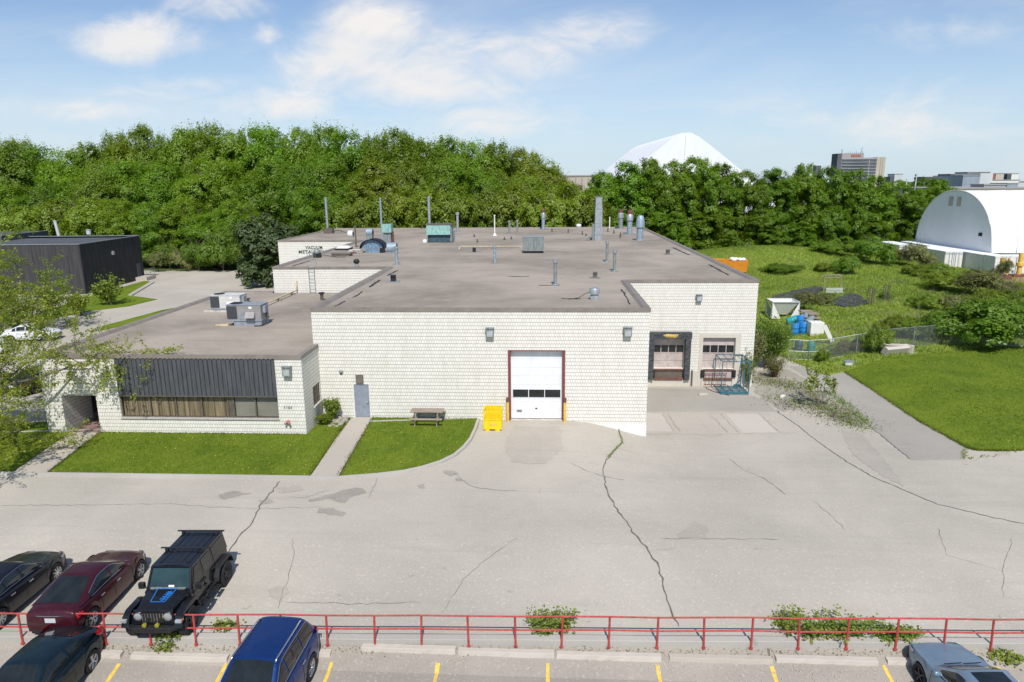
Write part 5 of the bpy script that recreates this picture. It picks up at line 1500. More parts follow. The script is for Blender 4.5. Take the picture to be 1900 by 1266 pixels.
    # fender flares and wheels
    for sgn in (1, -1):
        for xw, tip in ((wf, 1), (wr, -1)):
            prof = [(-.62, .62), (-.50, .92), (-.34, 1.0), (.34, 1.0), (.52, .90), (.62, .66)]
            mb = MB(); mb.loft([[(xw+px_*tip, sgn*y, z+dz) for px_, z in prof] for y, dz in ((.70, .03), (.90, .03), (.93, -.02), (.93, -.07), (.70, -.07))], False)
            fl = mb.build('fender_flare', p_jeep if xw > 0 else m_black, t_, smooth=True, auto=35, fix=True)
            if xw > 0:
                mb = MB(); mb.box((xw+.60, sgn*.84, .82), (.10, .20, .10)); mb.build('side_lamp', m_lampg, fl, bevel=.02)
                mb = MB(); mb.box((xw+.54, sgn*.925, .82), (.12, .03, .07)); mb.build('turn_signal', m_orange, fl)
            wheel(t_, xw, sgn*.80, r, .30, m_darkalloy, 'twin', 6, .56)
        mb = MB(); mb.bx(-.82, .72, sgn*.78-.05, sgn*.78+.05, .47, .55)
        for x in (-.5, .25): mb.bx(x-.22, x+.22, sgn*.92-.07, sgn*.92+.07, .40, .44); mb.bx(x-.03, x+.03, min(sgn*.78, sgn*.92), max(sgn*.78, sgn*.92), .42, .48)
        mb.build('side_step', m_black, t_, bevel=.01)
        # door seams, hinges, handles
        mb = MB()
        for x in (.66, -.10, -.80): mb.bx(x-.008, x+.008, sgn*.752-.006, sgn*.752+.006, .66, 1.13)
        mb.build('door_gap', m_darkin, t_)
        mb = MB()
        for x in (.62, -.14):
            for z in (.80, 1.02): mb.box((x, sgn*.775, z), (.14, .05, .05))
        mb.build('hinge', m_black, t_, bevel=.008)
        mb = MB()
        for x in (.02, -.70): mb.box((x, sgn*.775, 1.05), (.15, .05, .04))
        mb.build('door_handle', m_black, t_, bevel=.008)
        mb = MB(); mb.box((.60, sgn*.92, 1.22), (.12, .20, .20)); mb.bar((.66, sgn*.74, 1.16), (.62, sgn*.85, 1.18), .04); mi = mb.build('mirror', m_black, t_, bevel=.03)
        mb = MB(); mb.box((.545, sgn*.92, 1.22), (.012, .15, .14)); mb.build('mirror_glass', m_chrome, mi)
    # cab: windscreen frame, sides, roof
    zt = 1.78
    mb = MB()
    A = [(.70, .70, 1.14), (.42, .62, zt)]
    for sgn in (1, -1): mb.bar((.72, sgn*.69, 1.12), (.40, sgn*.615, zt), .07, .06)
    mb.bar((.40, -.63, zt-.01), (.40, .63, zt-.01), .07, .07); mb.bar((.71, -.70, 1.15), (.71, .70, 1.15), .06, .06)
    mb.build('windscreen_frame', p_jeep, t_, bevel=.012)
    mb = MB(); mb.add([(.70, -.66, 1.17), (.70, .66, 1.17), (.42, .59, zt-.05), (.42, -.59, zt-.05)], [(0, 1, 2, 3)]); mb.build('windscreen', glass_mat('green_tint_glass', (.02, .045, .045)), t_)
    mb = MB(); mb.add([(.655, -.02, 1.225), (.655, .16, 1.225), (.63, .16, 1.275), (.63, -.02, 1.275)], [(0, 1, 2, 3)]); mb.v = [(x+.035, y, z) for x, y, z in mb.v]; mb.build('dash_card', m_white, t_)
    mb = MB()
    for y0, y1 in ((-.5, -.05), (.02, .48)): mb.bar((.735, y0, 1.17), (.70, y1, 1.21), .018, .014)
    mb.build('wiper', m_black, t_)
    mb = MB(); mb.add([(.36, -.64, zt-.03), (-1.92, -.64, zt-.03), (-1.97, -.74, 1.14), (.66, -.74, 1.14), (.36, .64, zt-.03), (-1.92, .64, zt-.03), (-1.97, .74, 1.14), (.66, .74, 1.14)], [(0, 3, 2, 1), (4, 5, 6, 7), (1, 2, 6, 5)])
    mb.build('hard_top_side', p_jeep, t_)
    mb = MB()
    mb.grid([[(x, y, zt+.03*(1-(y/.66)**2)+.01+(-.02 if x < -1.85 else 0)) for y in np.linspace(-.66, .66, 9)] for x in np.linspace(.40, -1.95, 12)]); mb.bx(-1.94, .40, -.66, -.62, zt-.07, zt+.012); mb.bx(-1.94, .40, .62, .66, zt-.07, zt+.012); mb.bx(-1.97, -1.92, -.64, .64, zt-.08, zt)
    rf = mb.build('roof', p_jeep, t_, bevel=.01)
    mb = MB()
    for k in range(5):
        y = -.44+k*.22; mb.bx(-1.75, -.62, y-.05, y+.05, zt+.028, zt+.045); mb.bx(-.50, .22, y-.05, y+.05, zt+.028, zt+.045)
    mb.build('roof_rib', p_jeep, rf, bevel=.006)
    for sgn in (1, -1):
        for xa, xb, xa2, xb2, nm in ((.54, .02, .30, .02, 'front_door_glass'), (-.16, -.78, -.16, -.74, 'rear_door_glass'), (-.94, -1.86, -.90, -1.82, 'quarter_glass')):
            yb_, yt_ = .742, .648
            f = lambda z: yb_+(yt_-yb_)*(z-1.14)/(zt-.03-1.14)
            mb = MB(); mb.add([(xa, sgn*(f(1.2)+.006), 1.2), (xb, sgn*(f(1.2)+.006), 1.2), (xb2, sgn*(f(1.68)+.006), 1.68), (xa2, sgn*(f(1.68)+.006), 1.68)], [(0, 1, 2, 3)]); mb.build(nm, m_dkglass, t_)
    mb = MB(); mb.add([(-1.975, -.58, 1.2), (-1.975, .58, 1.2), (-1.94, .52, 1.68), (-1.94, -.52, 1.68)], [(0, 1, 2, 3)]); mb.build('rear_window', m_dkglass, t_)
    for x in (-1.72, -.56):
        mb = MB(); mb.bx(x-.04, x+.04, -.82, .82, zt+.10, zt+.125)
        for y in (-.62, .62): mb.bx(x-.05, x+.05, y-.05, y+.05, zt+.0, zt+.11)
        mb.build('roof_bar', m_black, t_, bevel=.008)
    sp_ = MB(); sp_.lathe([(.22, -.12), (.40, -.12), (.43, 0), (.40, .12), (.22, .12), (0, .10)], c=(-2.12, 0, 1.02), n=26, M=Mx @ Matrix.Scale(-1, 3, (0, 0, 1))); sp_.build('spare_wheel', m_tyre, t_, True, auto=40, fix=True)
    return t_


offroader((-12.0, -18.06, hz(-12, -18)), R_(-88))

# cars glimpsed behind the near tree
for n_, lb, loc, rr_, S in (('sedan', 'white sedan parked behind the bare branches, farther from the office', (-46.6, 15.2), 14, sedan(2.75, .85, .95, 1.43, 1.82, .33, p_white)),
                            ('sedan', 'white sedan parked behind the bare branches, nearer the office', (-46.0, 20.4), 14, sedan(2.75, .85, .95, 1.43, 1.82, .33, p_white)),
                            ('suv', 'dark SUV parked beside the office behind the near tree', (-34.4, 6.0), 80, S)):
    if n_ == 'suv': S = dict(S); S['paint'] = p_dark
    car(n_, lb, 'car', (loc[0], loc[1], hz(*loc)), R_(rr_), S)

# ------------------------------------------------------------------ yard things
# yellow lift cage
t_ = thing('lift_cage', 'bright yellow forklift work cage standing left of the overhead door', 'work cage', (-2.92, -1.25, hz(-2.92, -1.3)))
mb = MB()
for x in (-.48, .48):
    for y in (-.5, .5): mb.bar((x, y, .08), (x, y, 1.15+(.12 if y < 0 else 0)), .06)
for z in (1.12, .66, .12):
    for y in (-.5, .5): mb.bar((-.48, y, z), (.48, y, z), .05)
    for x in (-.48, .48): mb.bar((x, -.5, z), (x, .5, z), .05)
mb.build('frame', m_yellow, t_)
mb = MB(); mb.add([(-.46, -.52, .1), (.46, -.52, .1), (.46, -.50, .66), (-.46, -.50, .66)], [(0, 1, 2, 3)]); mb.bx(-.46, .46, -.5, .5, .1, .14); mb.bx(-.49, -.47, -.48, .48, .1, .66); mb.bx(.47, .49, -.48, .48, .1, .66); mb.bx(-.46, .46, .48, .5, .1, 1.1); mb.build('panel', m_yellow, t_)
mb = MB()
for k in range(8): mb.bar((-.42+k*.12, -.5, .66), (-.42+k*.12, -.5, 1.12), .014)
for k in range(4): mb.bar((-.46, -.5, .74+k*.1), (.46, -.5, .74+k*.1), .014)
mb.build('mesh', m_yellow, t_)
mb = MB()
for x in (-.28, .28): mb.bx(x-.12, x+.12, -.55, .5, .0, .09)
mb.build('fork_pocket', m_yellow, t_); mb = MB(); mb.bx(-.15, .15, -.525, -.515, .3, .42); mb.build('plate', m_boll, t_)
# picnic table
t_ = thing('picnic_table', 'weathered grey wooden picnic table on the lawn by the white wall', 'picnic table', (-6.70, -.85, hz(-6.7, -.9)+.10))
mb = MB()
for k in range(5): mb.bx(-.93, .93, -.36+k*.145, -.23+k*.145, .74, .78)
mb.build('tabletop', m_wood, t_, bevel=.006)
for y in (-.78, .62):
    mb = MB(); mb.bx(-.93, .93, y, y+.13, .43, .47); mb.bx(-.93, .93, y+.14, y+.26, .43, .47); mb.build('bench', m_wood, t_, bevel=.006)
for x in (-.62, .62):
    for s in (-1, 1):
        mb = MB(); mb.bar((x, s*.66, 0), (x, s*.22, .74), .05, .10); mb.build('leg', m_wood, t_)
    mb = MB(); mb.bar((x+.05, -.80, .40), (x+.05, .86, .40), .04, .09); mb.bar((x+.05, -.36, .70), (x+.05, .36, .70), .04, .08); mb.bar((x, 0, .40), (x*.35, 0, .74), .04, .08); mb.build('brace', m_wood, t_)
# teal frame cage
cz = hz(13.4, 10.4)
t_ = thing('cage_frame', 'tall open teal steel cage frame standing in front of the right dock door', 'steel cage', (13.33, 10.38, cz))
X0, X1, Y0c, Y1c, Hc = -.95, .95, -1.02, 1.02, 1.95+.45
mb = MB()
for x in (X0, X1):
    for y in (Y0c, Y1c): mb.bar((x, y, 0), (x, y, Hc), .055)
    mb.bar((x, Y0c, Hc), (x, Y1c, Hc), .05); mb.bar((x, Y0c, .1), (x, Y1c, .1), .05)
for y in (Y0c, Y1c): mb.bar((X0, y, Hc), (X1, y, Hc), .05); mb.bar((X0, y, .1), (X1, y, .1), .06, .10)
for x in (-.45, .05, .5): mb.bar((x, Y0c, Hc), (x, Y1c, Hc), .03)
for x, s in ((X0, 1), (X1, -1)): mb.bar((x, Y0c, .55), (x+s*.4, Y0c, .1), .04); mb.bar((x, Y1c, .55), (x+s*.4, Y1c, .1), .04)
mb.bar((X1, .2, .1), (X1, .2, Hc), .05); mb.build('frame', m_teal, t_)
mb = MB()
for k in range(5): mb.bar((X0, Y0c+.3+k*.36, .1), (X1, Y0c+.3+k*.36, .1), .09, .03)
for x in (-.5, 0, .5): mb.bar((x, Y0c, .1), (x, Y1c, .1), .05, .03)
mb.bar((X0, Y0c, .11), (X1, Y1c, .11), .04, .02); mb.build('deck', m_teal, t_)
t_ = thing('rust_barrier', 'rusty red steel barrier leaning at the right dock door', 'barrier', (12.2, 11.2, hz(12.2, 11.2)))
mb = MB()
for k in range(6): mb.bar((-.55+k*.28, -.25, .1), (-.48+k*.28, .12, 1.0), .026)
mb.bar((-.6, .12, 1.0), (1.0, .12, 1.0), .04); mb.bar((-.65, -.2, .25), (.95, -.2, .25), .05); mb.build('frame', m_rust, t_)
t_ = thing('hose', 'black hose curving over the dock court toward the teal cage', 'hose', (0, 0, 0))
mb = MB(); mb.tube([(x, y, hz(x, y)+.03) for x, y in ((11.75, 11.2), (11.7, 10.7), (12.0, 10.0), (12.5, 9.5), (12.9, 9.1))], .022, 6); mb.build('tube', m_black, t_)
t_ = thing('dock_litter', 'pale broken scrap lying on the dock court', 'scrap', G(1302, 733)); mb = MB(); mb.box((0, 0, .06), (.5, .2, .1), rz=.3); mb.box((.3, .1, .05), (.3, .2, .08), rz=-.5); mb.build('piece', m_lumber, t_)
t_ = thing('plank', 'short pale plank against the dock wall', 'plank', G(1248, 716)); mb = MB(); mb.box((0, 0, .04), (.75, .14, .05), rz=-.08); mb.build('board', m_lumber, t_)
t_ = thing('loose_block', 'white block lying in the weedy dirt beside the dock court', 'block', G(1452, 737)); mb = MB(); mb.box((0, 0, .06), (.5, .25, .12), rz=.9); mb.build('block', m_white3, t_, bevel=.01)
# ------------------------------------------------------------------ storage yard behind the gate
def GP(px, py, off=0.0): return G(px, py, off)


p = GP(1450, 588)
t_ = thing('hopper', 'white metal hopper bin with sloping inner faces behind the corner shrub', 'hopper', p)
mb = MB(); w, d, hh = 1.35, 1.1, 1.75
o4 = [(-w, -d), (w, -d), (w, d), (-w, d)]; i4 = [(-.45, -.35), (.45, -.35), (.45, .35), (-.45, .35)]
vs = [(x, y, hh) for x, y in o4]+[(x, y, .30) for x, y in i4]
mb.add(vs, [(0, 4, 5, 1), (1, 5, 6, 2), (2, 6, 7, 3), (3, 7, 4, 0), (4, 7, 6, 5)])
for sx in (-1, 1):
    for sy in (-1, 1): mb.add([(sx*w, sy*d, hh), (sx*w, sy*d, 0), (sx*.45, sy*d, 0)], [(0, 1, 2)]); mb.add([(sx*w, sy*d, hh), (sx*w, sy*d, 0), (sx*w, sy*.35, 0)], [(0, 1, 2)])
mb.build('shell', m_white3, t_); mb = MB()
for a, b in zip(o4, o4[1:]+o4[:1]): mb.bar((a[0], a[1], hh), (b[0], b[1], hh), .08)
for a in o4: mb.bar((a[0], a[1], 0), (a[0], a[1], hh), .07)
mb.build('rim', m_palebox, t_)


def barrel(px, py, label, mt, r=.30, hh=.9, tilt=None, name='barrel', cat='barrel', grp=None):
    p = GP(px, py)
    t_ = thing(name, label, cat, p, 0, grp)
    M = Matrix.Rotation(tilt, 3, 'Y') if tilt else None
    mb = MB(); mb.lathe([(0, 0), (r*.95, 0), (r, .04), (r, hh*.3), (r*1.04, hh*.33), (r, hh*.36), (r, hh*.63), (r*1.04, hh*.66), (r, hh*.69), (r*.99, hh*.95), (r*.9, hh), (0, hh*.985)], n=18, M=M, c=(0, 0, r if tilt else 0)); mb.build('shell', mt, t_, True, auto=40)
    mb = MB(); mb.lathe([(.04, hh*.98), (.04, hh*1.02), (0, hh*1.02)], c=(.12 if not tilt else 0, 0, r if tilt else 0), n=8, M=M); mb.build('bung', m_white3, t_)


barrel(1474, 622, 'blue plastic barrel, left of the pair beside the white tote', m_blue, .38, 1.15)
barrel(1490, 620, 'blue plastic barrel touching the white tote', m_blue, .38, 1.15)
barrel(1484, 607, 'bright blue barrel behind the upright pair', m_blue, .36, 1.15)
barrel(1460, 604, 'turquoise barrel tipped on its side', mat('turquoise', (.02, .35, .42), .45), .36, 1.1, 1.2)
barrel(1504, 655, 'green drum with white band seen through the chain link gate', m_green, .32, .95)
barrel(1481, 652, 'dark green drum at the left behind the gate', m_dkteal, .33, .95)
p = GP(1512, 621); t_ = thing('bulk_tote', 'large white plastic bulk tote beside the blue barrels', 'tote', p)
mb = MB(); mb.bx(-.62, .62, -.5, .5, .14, 1.25); mb.build('tank', m_white3, t_, bevel=.06); mb = MB(); mb.bx(-.65, .65, -.53, .53, 0, .13); mb.build('pallet', m_lumber, t_)
mb = MB(); mb.lathe([(.16, 1.25), (.16, 1.32), (0, 1.32)], n=14); mb.build('lid', m_white3, t_)
p = GP(1500, 598); t_ = thing('junk_pile', 'heap of grey boxes and pallets behind the blue barrels', 'junk pile', p)
mb = MB()
for k in range(7): mb.box((random.uniform(-.6, .6), random.uniform(-.3, .5), .2+.14*k), (random.uniform(.9, 1.5), random.uniform(.6, 1.0), .12), rz=random.uniform(-.4, .4))
mb.build('pallet', m_wood, t_); mb = MB(); mb.box((-.2, -.2, .55), (1.0, .6, .7), rz=.2, M=Matrix.Rotation(.35, 3, 'Y')); mb.build('box', m_bluebox, t_)
p = GP(1535, 640); t_ = thing('leaning_board', 'pale board leaning beside the white tote', 'board', p)
mb = MB(); mb.box((0, 0, 1.0), (.35, .06, 1.7), M=Matrix.Rotation(-.5, 3, 'Y')); mb.build('board', m_white3, t_); mb = MB(); mb.bar((.4, 0, 0), (.38, 0, 1.0), .07); mb.build('post', m_galvd, t_)
for px_, py_, lb, s in ((1546, 545, 'grey slatted pallet chair at the edge of the black tarp', 1.0),):
    p = GP(px_, py_); t_ = thing('pallet_frame', lb, 'pallet frame', p)
    mb = MB()
    for k in range(4): mb.bx(-1.0, 1.0, -.3+k*.02, -.27+k*.02, .12+k*.17, .22+k*.17)
    mb.build('slat', m_palebox, t_); mb = MB()
    for x in (-1.0, 1.0): mb.bar((x, .5, 0), (x, .5, 2.3), .08)
    mb.bar((-1.0, .5, 2.2), (1.0, .5, 2.2), .1); mb.bar((-1, .5, 1.9), (1, .5, 1.9), .08); mb.build('upright', m_wood, t_)
for px_, py_, lb in ((1614, 566, 'dark wire trellis tower at the right end of the tarp'), (1643, 560, 'dark wire trellis tower standing alone in the meadow')):
    p = GP(px_, py_); t_ = thing('trellis_tower', lb, 'trellis', p)
    mb = MB()
    for x in (-.28, .28):
        for y in (-.28, .28): mb.bar((x, y, 0), (x*.85, y*.85, 1.9), .05)
    for k in range(7):
        z = .2+k*.28
        for a, b in (((-.28, -.28), (.28, -.28)), ((.28, -.28), (.28, .28)), ((.28, .28), (-.28, .28)), ((-.28, .28), (-.28, -.28))): mb.bar((a[0], a[1], z), (b[0], b[1], z), .03)
    mb.build('wire_frame', m_mull, t_)
for i, (pp, lb) in enumerate((([(1432, 552), (1470, 543), (1524, 532), (1528, 540), (1500, 552), (1478, 560), (1440, 562)], 'crumpled black tarp sheet in the garden nearer the factory'), ([(1545, 558), (1578, 545), (1596, 552), (1612, 566), (1570, 572), (1548, 568)], 'crumpled black tarp sheet in the garden beside the trellis'))):
    o = sheet('garden_tarp', wobble(pxpoly(pp), .8, .12), lambda x, y: float(h(x, y))+.20+.06*math.sin(x*2.1)*math.cos(y*1.7), m_tarp, .5, .3, None)
    tag(o, lb, 'tarp')
# gate and chain link fence
def chain_fence(name, label, pts, hh, parts_mesh=True, cat='fence', gate=False):
    t_ = thing(name, label, cat, (0, 0, 0))
    P = [Vector((q[0], q[1], float(h(q[0], q[1])))) for q in pts]
    mbp = MB(); mbm = MB(); mbr = MB()
    for a, b in zip(P, P[1:]):
        L = (b-a).length; n = max(1, round(L/2.8))
        for k in range(n+1):
            q = a+(b-a)*k/n
            mb = MB(); mb.tube([(q.x, q.y, q.z-.1), (q.x, q.y, q.z+hh+.06)], .032, 8); mb.build('post', m_chain, t_)
        mbr.tube([a+Vector((0, 0, hh)), b+Vector((0, 0, hh))], .024, 6); mbr.tube([a+Vector((0, 0, .1)), b+Vector((0, 0, .1))], .018, 6)
        if gate: mbr.tube([a+Vector((0, 0, hh*.45)), b+Vector((0, 0, hh*.45))], .022, 6)
        s = .16; m = int((L+hh)/s); d = (b-a)/L
        for k in range(m):
            u0 = k*s-hh; u1 = k*s; z0, z1 = 0.0, hh
            if u0 < 0: z0 = -u0; u0 = 0
            if u1 > L: z1 = hh-(u1-L); u1 = L
            if z1-z0 < .05 or u1-u0 < .05: continue
            mbm.bar(a+d*u0+Vector((0, 0, z0)), a+d*u1+Vector((0, 0, z1)), .011)
            mbm.bar(a+d*(L-u0)+Vector((0, 0, z0)), a+d*(L-u1)+Vector((0, 0, z1)), .011)
    mbr.build('rail', m_chain, t_); mbm.build('mesh', m_chain, t_)
    return t_


gA = G(1462, 668); gB = G(1536, 668)
chain_fence('chain_gate', 'grey chain link double gate across the access path', [gA.xy, ((gA+gB)/2).xy, gB.xy], 1.75, cat='gate', gate=True)
fB = G(1640, 650); fC = G(1745, 640); fD = G(1900, 645)
chain_fence('chain_fence', 'overgrown chain link fence running right from the gate', [gB.xy, fB.xy, fC.xy, fD.xy], 1.75)
fr = [(18, 86.6), (34, 92.5), (48, 96.2)]
chain_fence('chain_fence', 'low chain link fence at the foot of the maple row', fr, 1.4)
p = G(1663, 658); t_ = thing('concrete_blocks', 'pale stacked concrete slabs leaning along the fence in the grass', 'slab pile', p, .35)
mb = MB(); mb.box((0, .1, .35), (2.3, .5, .7), M=Matrix.Rotation(.5, 3, 'X')); mb.box((.05, .25, .75), (2.4, .6, .10), M=Matrix.Rotation(.12, 3, 'Y')); mb.box((1.25, -.1, .35), (.35, .5, .7), rz=.4); mb.build('slab', m_slab, t_, bevel=.02)
p = G(1574, 679); t_ = thing('utility_box', 'small grey low box on the grass beside the path', 'utility box', p)
mb = MB(); mb.bx(-.32, .32, -.2, .2, .08, .36); mb.build('casing', m_palebox, t_, bevel=.02); mb = MB(); mb.bx(-.36, .36, -.24, .24, .36, .41); mb.bx(-.3, -.22, -.15, .15, 0, .1); mb.bx(.22, .3, -.15, .15, 0, .1); mb.build('lid', m_galv, t_)

# orange bin behind the factory
p = G(1352, 506); zg = p.z
t_ = thing('waste_bin', 'orange steel waste bin with a heap of white bags behind the factory edge', 'waste bin', (p.x-.6, p.y, zg), R_(74)); t_.scale = (.9, .95, .85)
mb = MB(); mb.add([(-1.1, -3.2, .3), (1.1, -3.2, .3), (1.1, 3.2, .3), (-1.1, 3.2, .3), (-1.25, -3.4, 2.2), (1.25, -3.4, 2.2), (1.25, 3.4, 2.2), (-1.25, 3.4, 2.2)], [(0, 3, 2, 1), (0, 1, 5, 4), (1, 2, 6, 5), (2, 3, 7, 6), (3, 0, 4, 7)])
for k in range(8): mb.bx(1.12, 1.26, -3.0+k*.85, -2.9+k*.85, .35, 2.1)
mb.bx(-1.3, 1.3, 0.2, 3.45, 2.2, 2.26); mb.build('shell', m_orange, t_)
mb = MB()
for k in range(7): mb.lathe([(0, -.3), (.35, -.2), (.45, .05), (.3, .3), (0, .4)], c=(random.uniform(-.6, .8), random.uniform(-2.8, -.6), 2.25), n=9)
mb.build('bag', m_white3, t_, True)

# ------------------------------------------------------------------ white tent hall and containers
tx, ty, zb_ = 67.0, 80.5, 2.6
TW, TH, TL = 10.8, 9.1, 52.0
t_ = thing('tent_hall', 'big white arched fabric storage hall standing on white containers', 'tent hall', (tx, ty, 0))


def arch_pt(a):
    c, s = math.cos(a), math.sin(a)
    return TW*math.copysign(abs(c)**.95, c), zb_+TH*abs(s)**.94


AA = np.linspace(0, PI, 33)
mb = MB()
nx = 14
mb.grid([[(TL*i/nx, arch_pt(a)[0], arch_pt(a)[1]+(-.05 if i % 2 else 0)) for a in AA] for i in range(nx+1)])
mb.build('roof_fabric', m_white2, t_, True)
mb = MB()
for i in range(1, nx): mb.tube([(TL*i/nx, arch_pt(a)[0]*1.003, arch_pt(a)[1]+.02) for a in AA], .03, 5)
mb.build('fabric_seam', m_white3, t_, True)
mb = MB(); rim = [(0.0, *arch_pt(a)) for a in AA]; mb.add(rim+[(-.02, 0, zb_)], [(i+1, i, len(rim)) for i in range(len(rim)-1)]); ef = mb.build('end_panel', m_white2, t_)
mb = MB(); mb.tube([(-.05, *arch_pt(a)) for a in AA], .12, 6); mb.build('edge_rope', m_palebox, t_, True)
for y in (-.95, 1.35):
    mb = MB(); mb.bx(-.10, -.02, y-.55, y+.55, 9.2, 10.7); mb.build('vent_panel', m_beige, t_)
mb = MB(); mb.bx(-.12, -.02, -8.1, -7.3, 4.9, 5.4); mb.build('vent', m_black, t_)


def container(name, label, x0, x1, y0, y1, hh, mt, doors=None, grp='white containers under and beside the tent hall'):
    cx, cy = (x0+x1)/2, (y0+y1)/2; zg = float(h(cx, cy)) if cy < 62 else .0
    t_ = thing(name, label, 'container', (cx, cy, zg), 0, grp)
    lx, ly = (x1-x0)/2, (y1-y0)/2
    mb = MB(); mb.bx(-lx, lx, -ly, ly, .12, hh)
    n = int(lx*2/.3)
    for k in range(n): mb.bx(-lx+.1+k*.3, -lx+.25+k*.3, -ly-.03, -ly, .3, hh-.15)
    n = int(ly*2/.3)
    for k in range(n): mb.bx(-lx-.03, -lx, -ly+.1+k*.3, -ly+.25+k*.3, .3, hh-.15)
    mb.build('shell', mt, t_)
    mb = MB(); mb.bx(-lx-.05, lx+.05, -ly-.05, ly+.05, hh, hh+.06); mb.build('roof', m_white2, t_)
    mb = MB()
    if doors == 'y':
        for x in (-lx*.55, -lx*.2, lx*.2, lx*.55): mb.bx(x-.03, x+.03, -ly-.09, -ly-.03, .2, hh-.1)
        mb.bx(-.03, .03, -ly-.06, -ly, .15, hh-.1)
        mb.bx(-lx, lx, -ly-.07, -ly-.03, hh-.3, hh-.22)
    if doors == 'panels':
        m = int(2*lx/1.5)
        for k in range(m+1): mb.bx(-lx+k*1.5-.03, -lx+k*1.5+.03, -ly-.09, -ly-.03, .1, hh-.05)
        mb.bx(-lx, lx, -ly-.08, -ly-.03, hh*.5-.02, hh*.5+.03)
    if mb.v: mb.build('lock_bar', m_bluebox, t_)


container('container_wall', 'row of white containers carrying the end of the tent hall', 64.4, 66.9, 67.0, 91.5, 2.55, m_white3)
container('container_wall', 'white panelled container row below the sunny side of the tent hall', 64.4, 112, 64.4, 66.9, 2.6, m_white3, 'panels')
container('shipping_container', 'white shipping container end seen among bushes, farther of two', 60.6, 63.3, 84.0, 92.0, 2.5, m_white3, 'y')
container('shipping_container', 'white shipping container end seen among bushes, nearer of two', 61.4, 64.0, 71.5, 80.5, 2.6, m_white3, 'y')
# yellow machinery at the right border
for x, y, hh, lb in ((62.0, 58.9, 3.0, 'yellow mast equipment with rusty base nearer the tent wall corner'), (63.9, 60.6, 2.8, 'slim yellow mast post between the two larger masts'), (66.0, 61.4, 3.4, 'tall yellow cylinder mast at the right edge of the yard')):
    t_ = thing('yellow_mast', lb, 'machine', (x, y, float(h(x, y))), 0, 'yellow equipment in the yard')
    w = .5 if 'slim' not in lb else .22
    mb = MB(); mb.tube([(0, 0, 0), (0, 0, hh)], w*.6, 12); mb.tube([(0, 0, hh*.6), (w*1.6, .1, hh*.85)], w*.3, 8); mb.lathe([(w*.62, hh*.45), (w*.95, hh*.48), (w*.95, hh*.6), (w*.62, hh*.62)], n=12); mb.build('mast', m_boll, t_, True, auto=40)
    mb = MB(); mb.bx(-w*2.2, w*2.2, -w*1.5, w*1.5, 0, .45); mb.build('base', m_rust, t_, bevel=.03)
o = sheet('rusty_yard', [(60.5, 56.5), (74, 50), (80, 56), (80, 63.5), (62, 63)], lambda x, y: float(h(x, y))+.12, mat('rusty_soil', (.42, .27, .16), .95, var=.2, scale=.8, dirt=(.3, .2, .13)), 2.0, .1)

# ------------------------------------------------------------------ far structures
t_ = thing('salt_dome', 'large white peaked tension fabric dome rising behind the maples', 'dome', (0, 0, 0))
def ft(px, py, d):
    q = ray(px, py); q = q/ (q @ _f) ; return Vector(CAM+q*d)
def dome_sec(px_apex, top, d, wl, wr_, k=26):
    a = ft(px_apex, 338, d); z = top
    out = []
    for u in np.linspace(-1, 1, k):
        w = wl if u < 0 else wr_
        f = abs(u)
        zz = z*(1-f**1.03)-z*.05*(1-min(1, f*7))**2
        out.append((a.x+u*w, a.y, max(-.5, zz)))
    return out
d0, d1 = 300, 420
zt0 = 13.4+(340-243)/F_PX*300
s0 = dome_sec(1270, zt0, d0, 46, 47); s1 = dome_sec(1187, 13.4+(340-268)/F_PX*420, d1, 46, 46)
sm = [tuple((Vector(a)*.55+Vector(b)*.45)) for a, b in zip(s0, s1)]
mb = MB(); mb.grid([s0, sm, s1]); mb.build('roof_fabric', m_white2, t_, True)
mb = MB(); c = (s0[len(s0)//2][0], s0[0][1], 0); mb.add(s0+[c], [(i, i+1, len(s0)) for i in range(len(s0)-1)]); mb.build('end_wall', m_white2, t_)
mb = MB(); ap = s0[len(s0)//2]; mb.bar((ap[0]-2.2, ap[1]-.25, ap[2]-1), (ap[0]-2.6, ap[1]-.25, 1), .16); mb.build('seam', m_white3, t_)


def far_box(name, label, cat, px0, px1, py_top, d, depth, mt, rot=0.0, base=0.0, extra=None):
    a = ft(px0, 338, d); b = ft(px1, 338, d); zt = 13.41+(340.1+_roll_dy(px0, px1)-py_top)/F_PX*d
    w = (b-a).length; c = (a+b)/2
    t_ = thing(name, label, cat, (c.x, c.y+depth/2, base), math.atan2(b.y-a.y, b.x-a.x))
    mb = MB(); mb.bx(-w/2, w/2, -depth/2, depth/2, 0, zt-base); mb.build('wall', mt, t_)
    mb = MB(); mb.bx(-w/2-.15, w/2+.15, -depth/2-.15, depth/2+.15, zt-base, zt-base+.35); mb.build('roof_edge', m_towerg, t_)
    return t_, w, zt-base


def _roll_dy(a, b):
    return -((a+b)/2-950)*math.tan(-ROLL)*1.0 if True else 0


t_, w, z = far_box('warehouse', 'long beige warehouse gable between the wood and the white dome', 'warehouse', 1028, 1132, 328, 190, 30, m_beige)
mb = MB()
for k in range(9): mb.bx(-w/2+k*w/9, -w/2+k*w/9+.25, -15.2, -15.0, 0, z-.3)
mb.build('pilaster', m_towerg, t_)
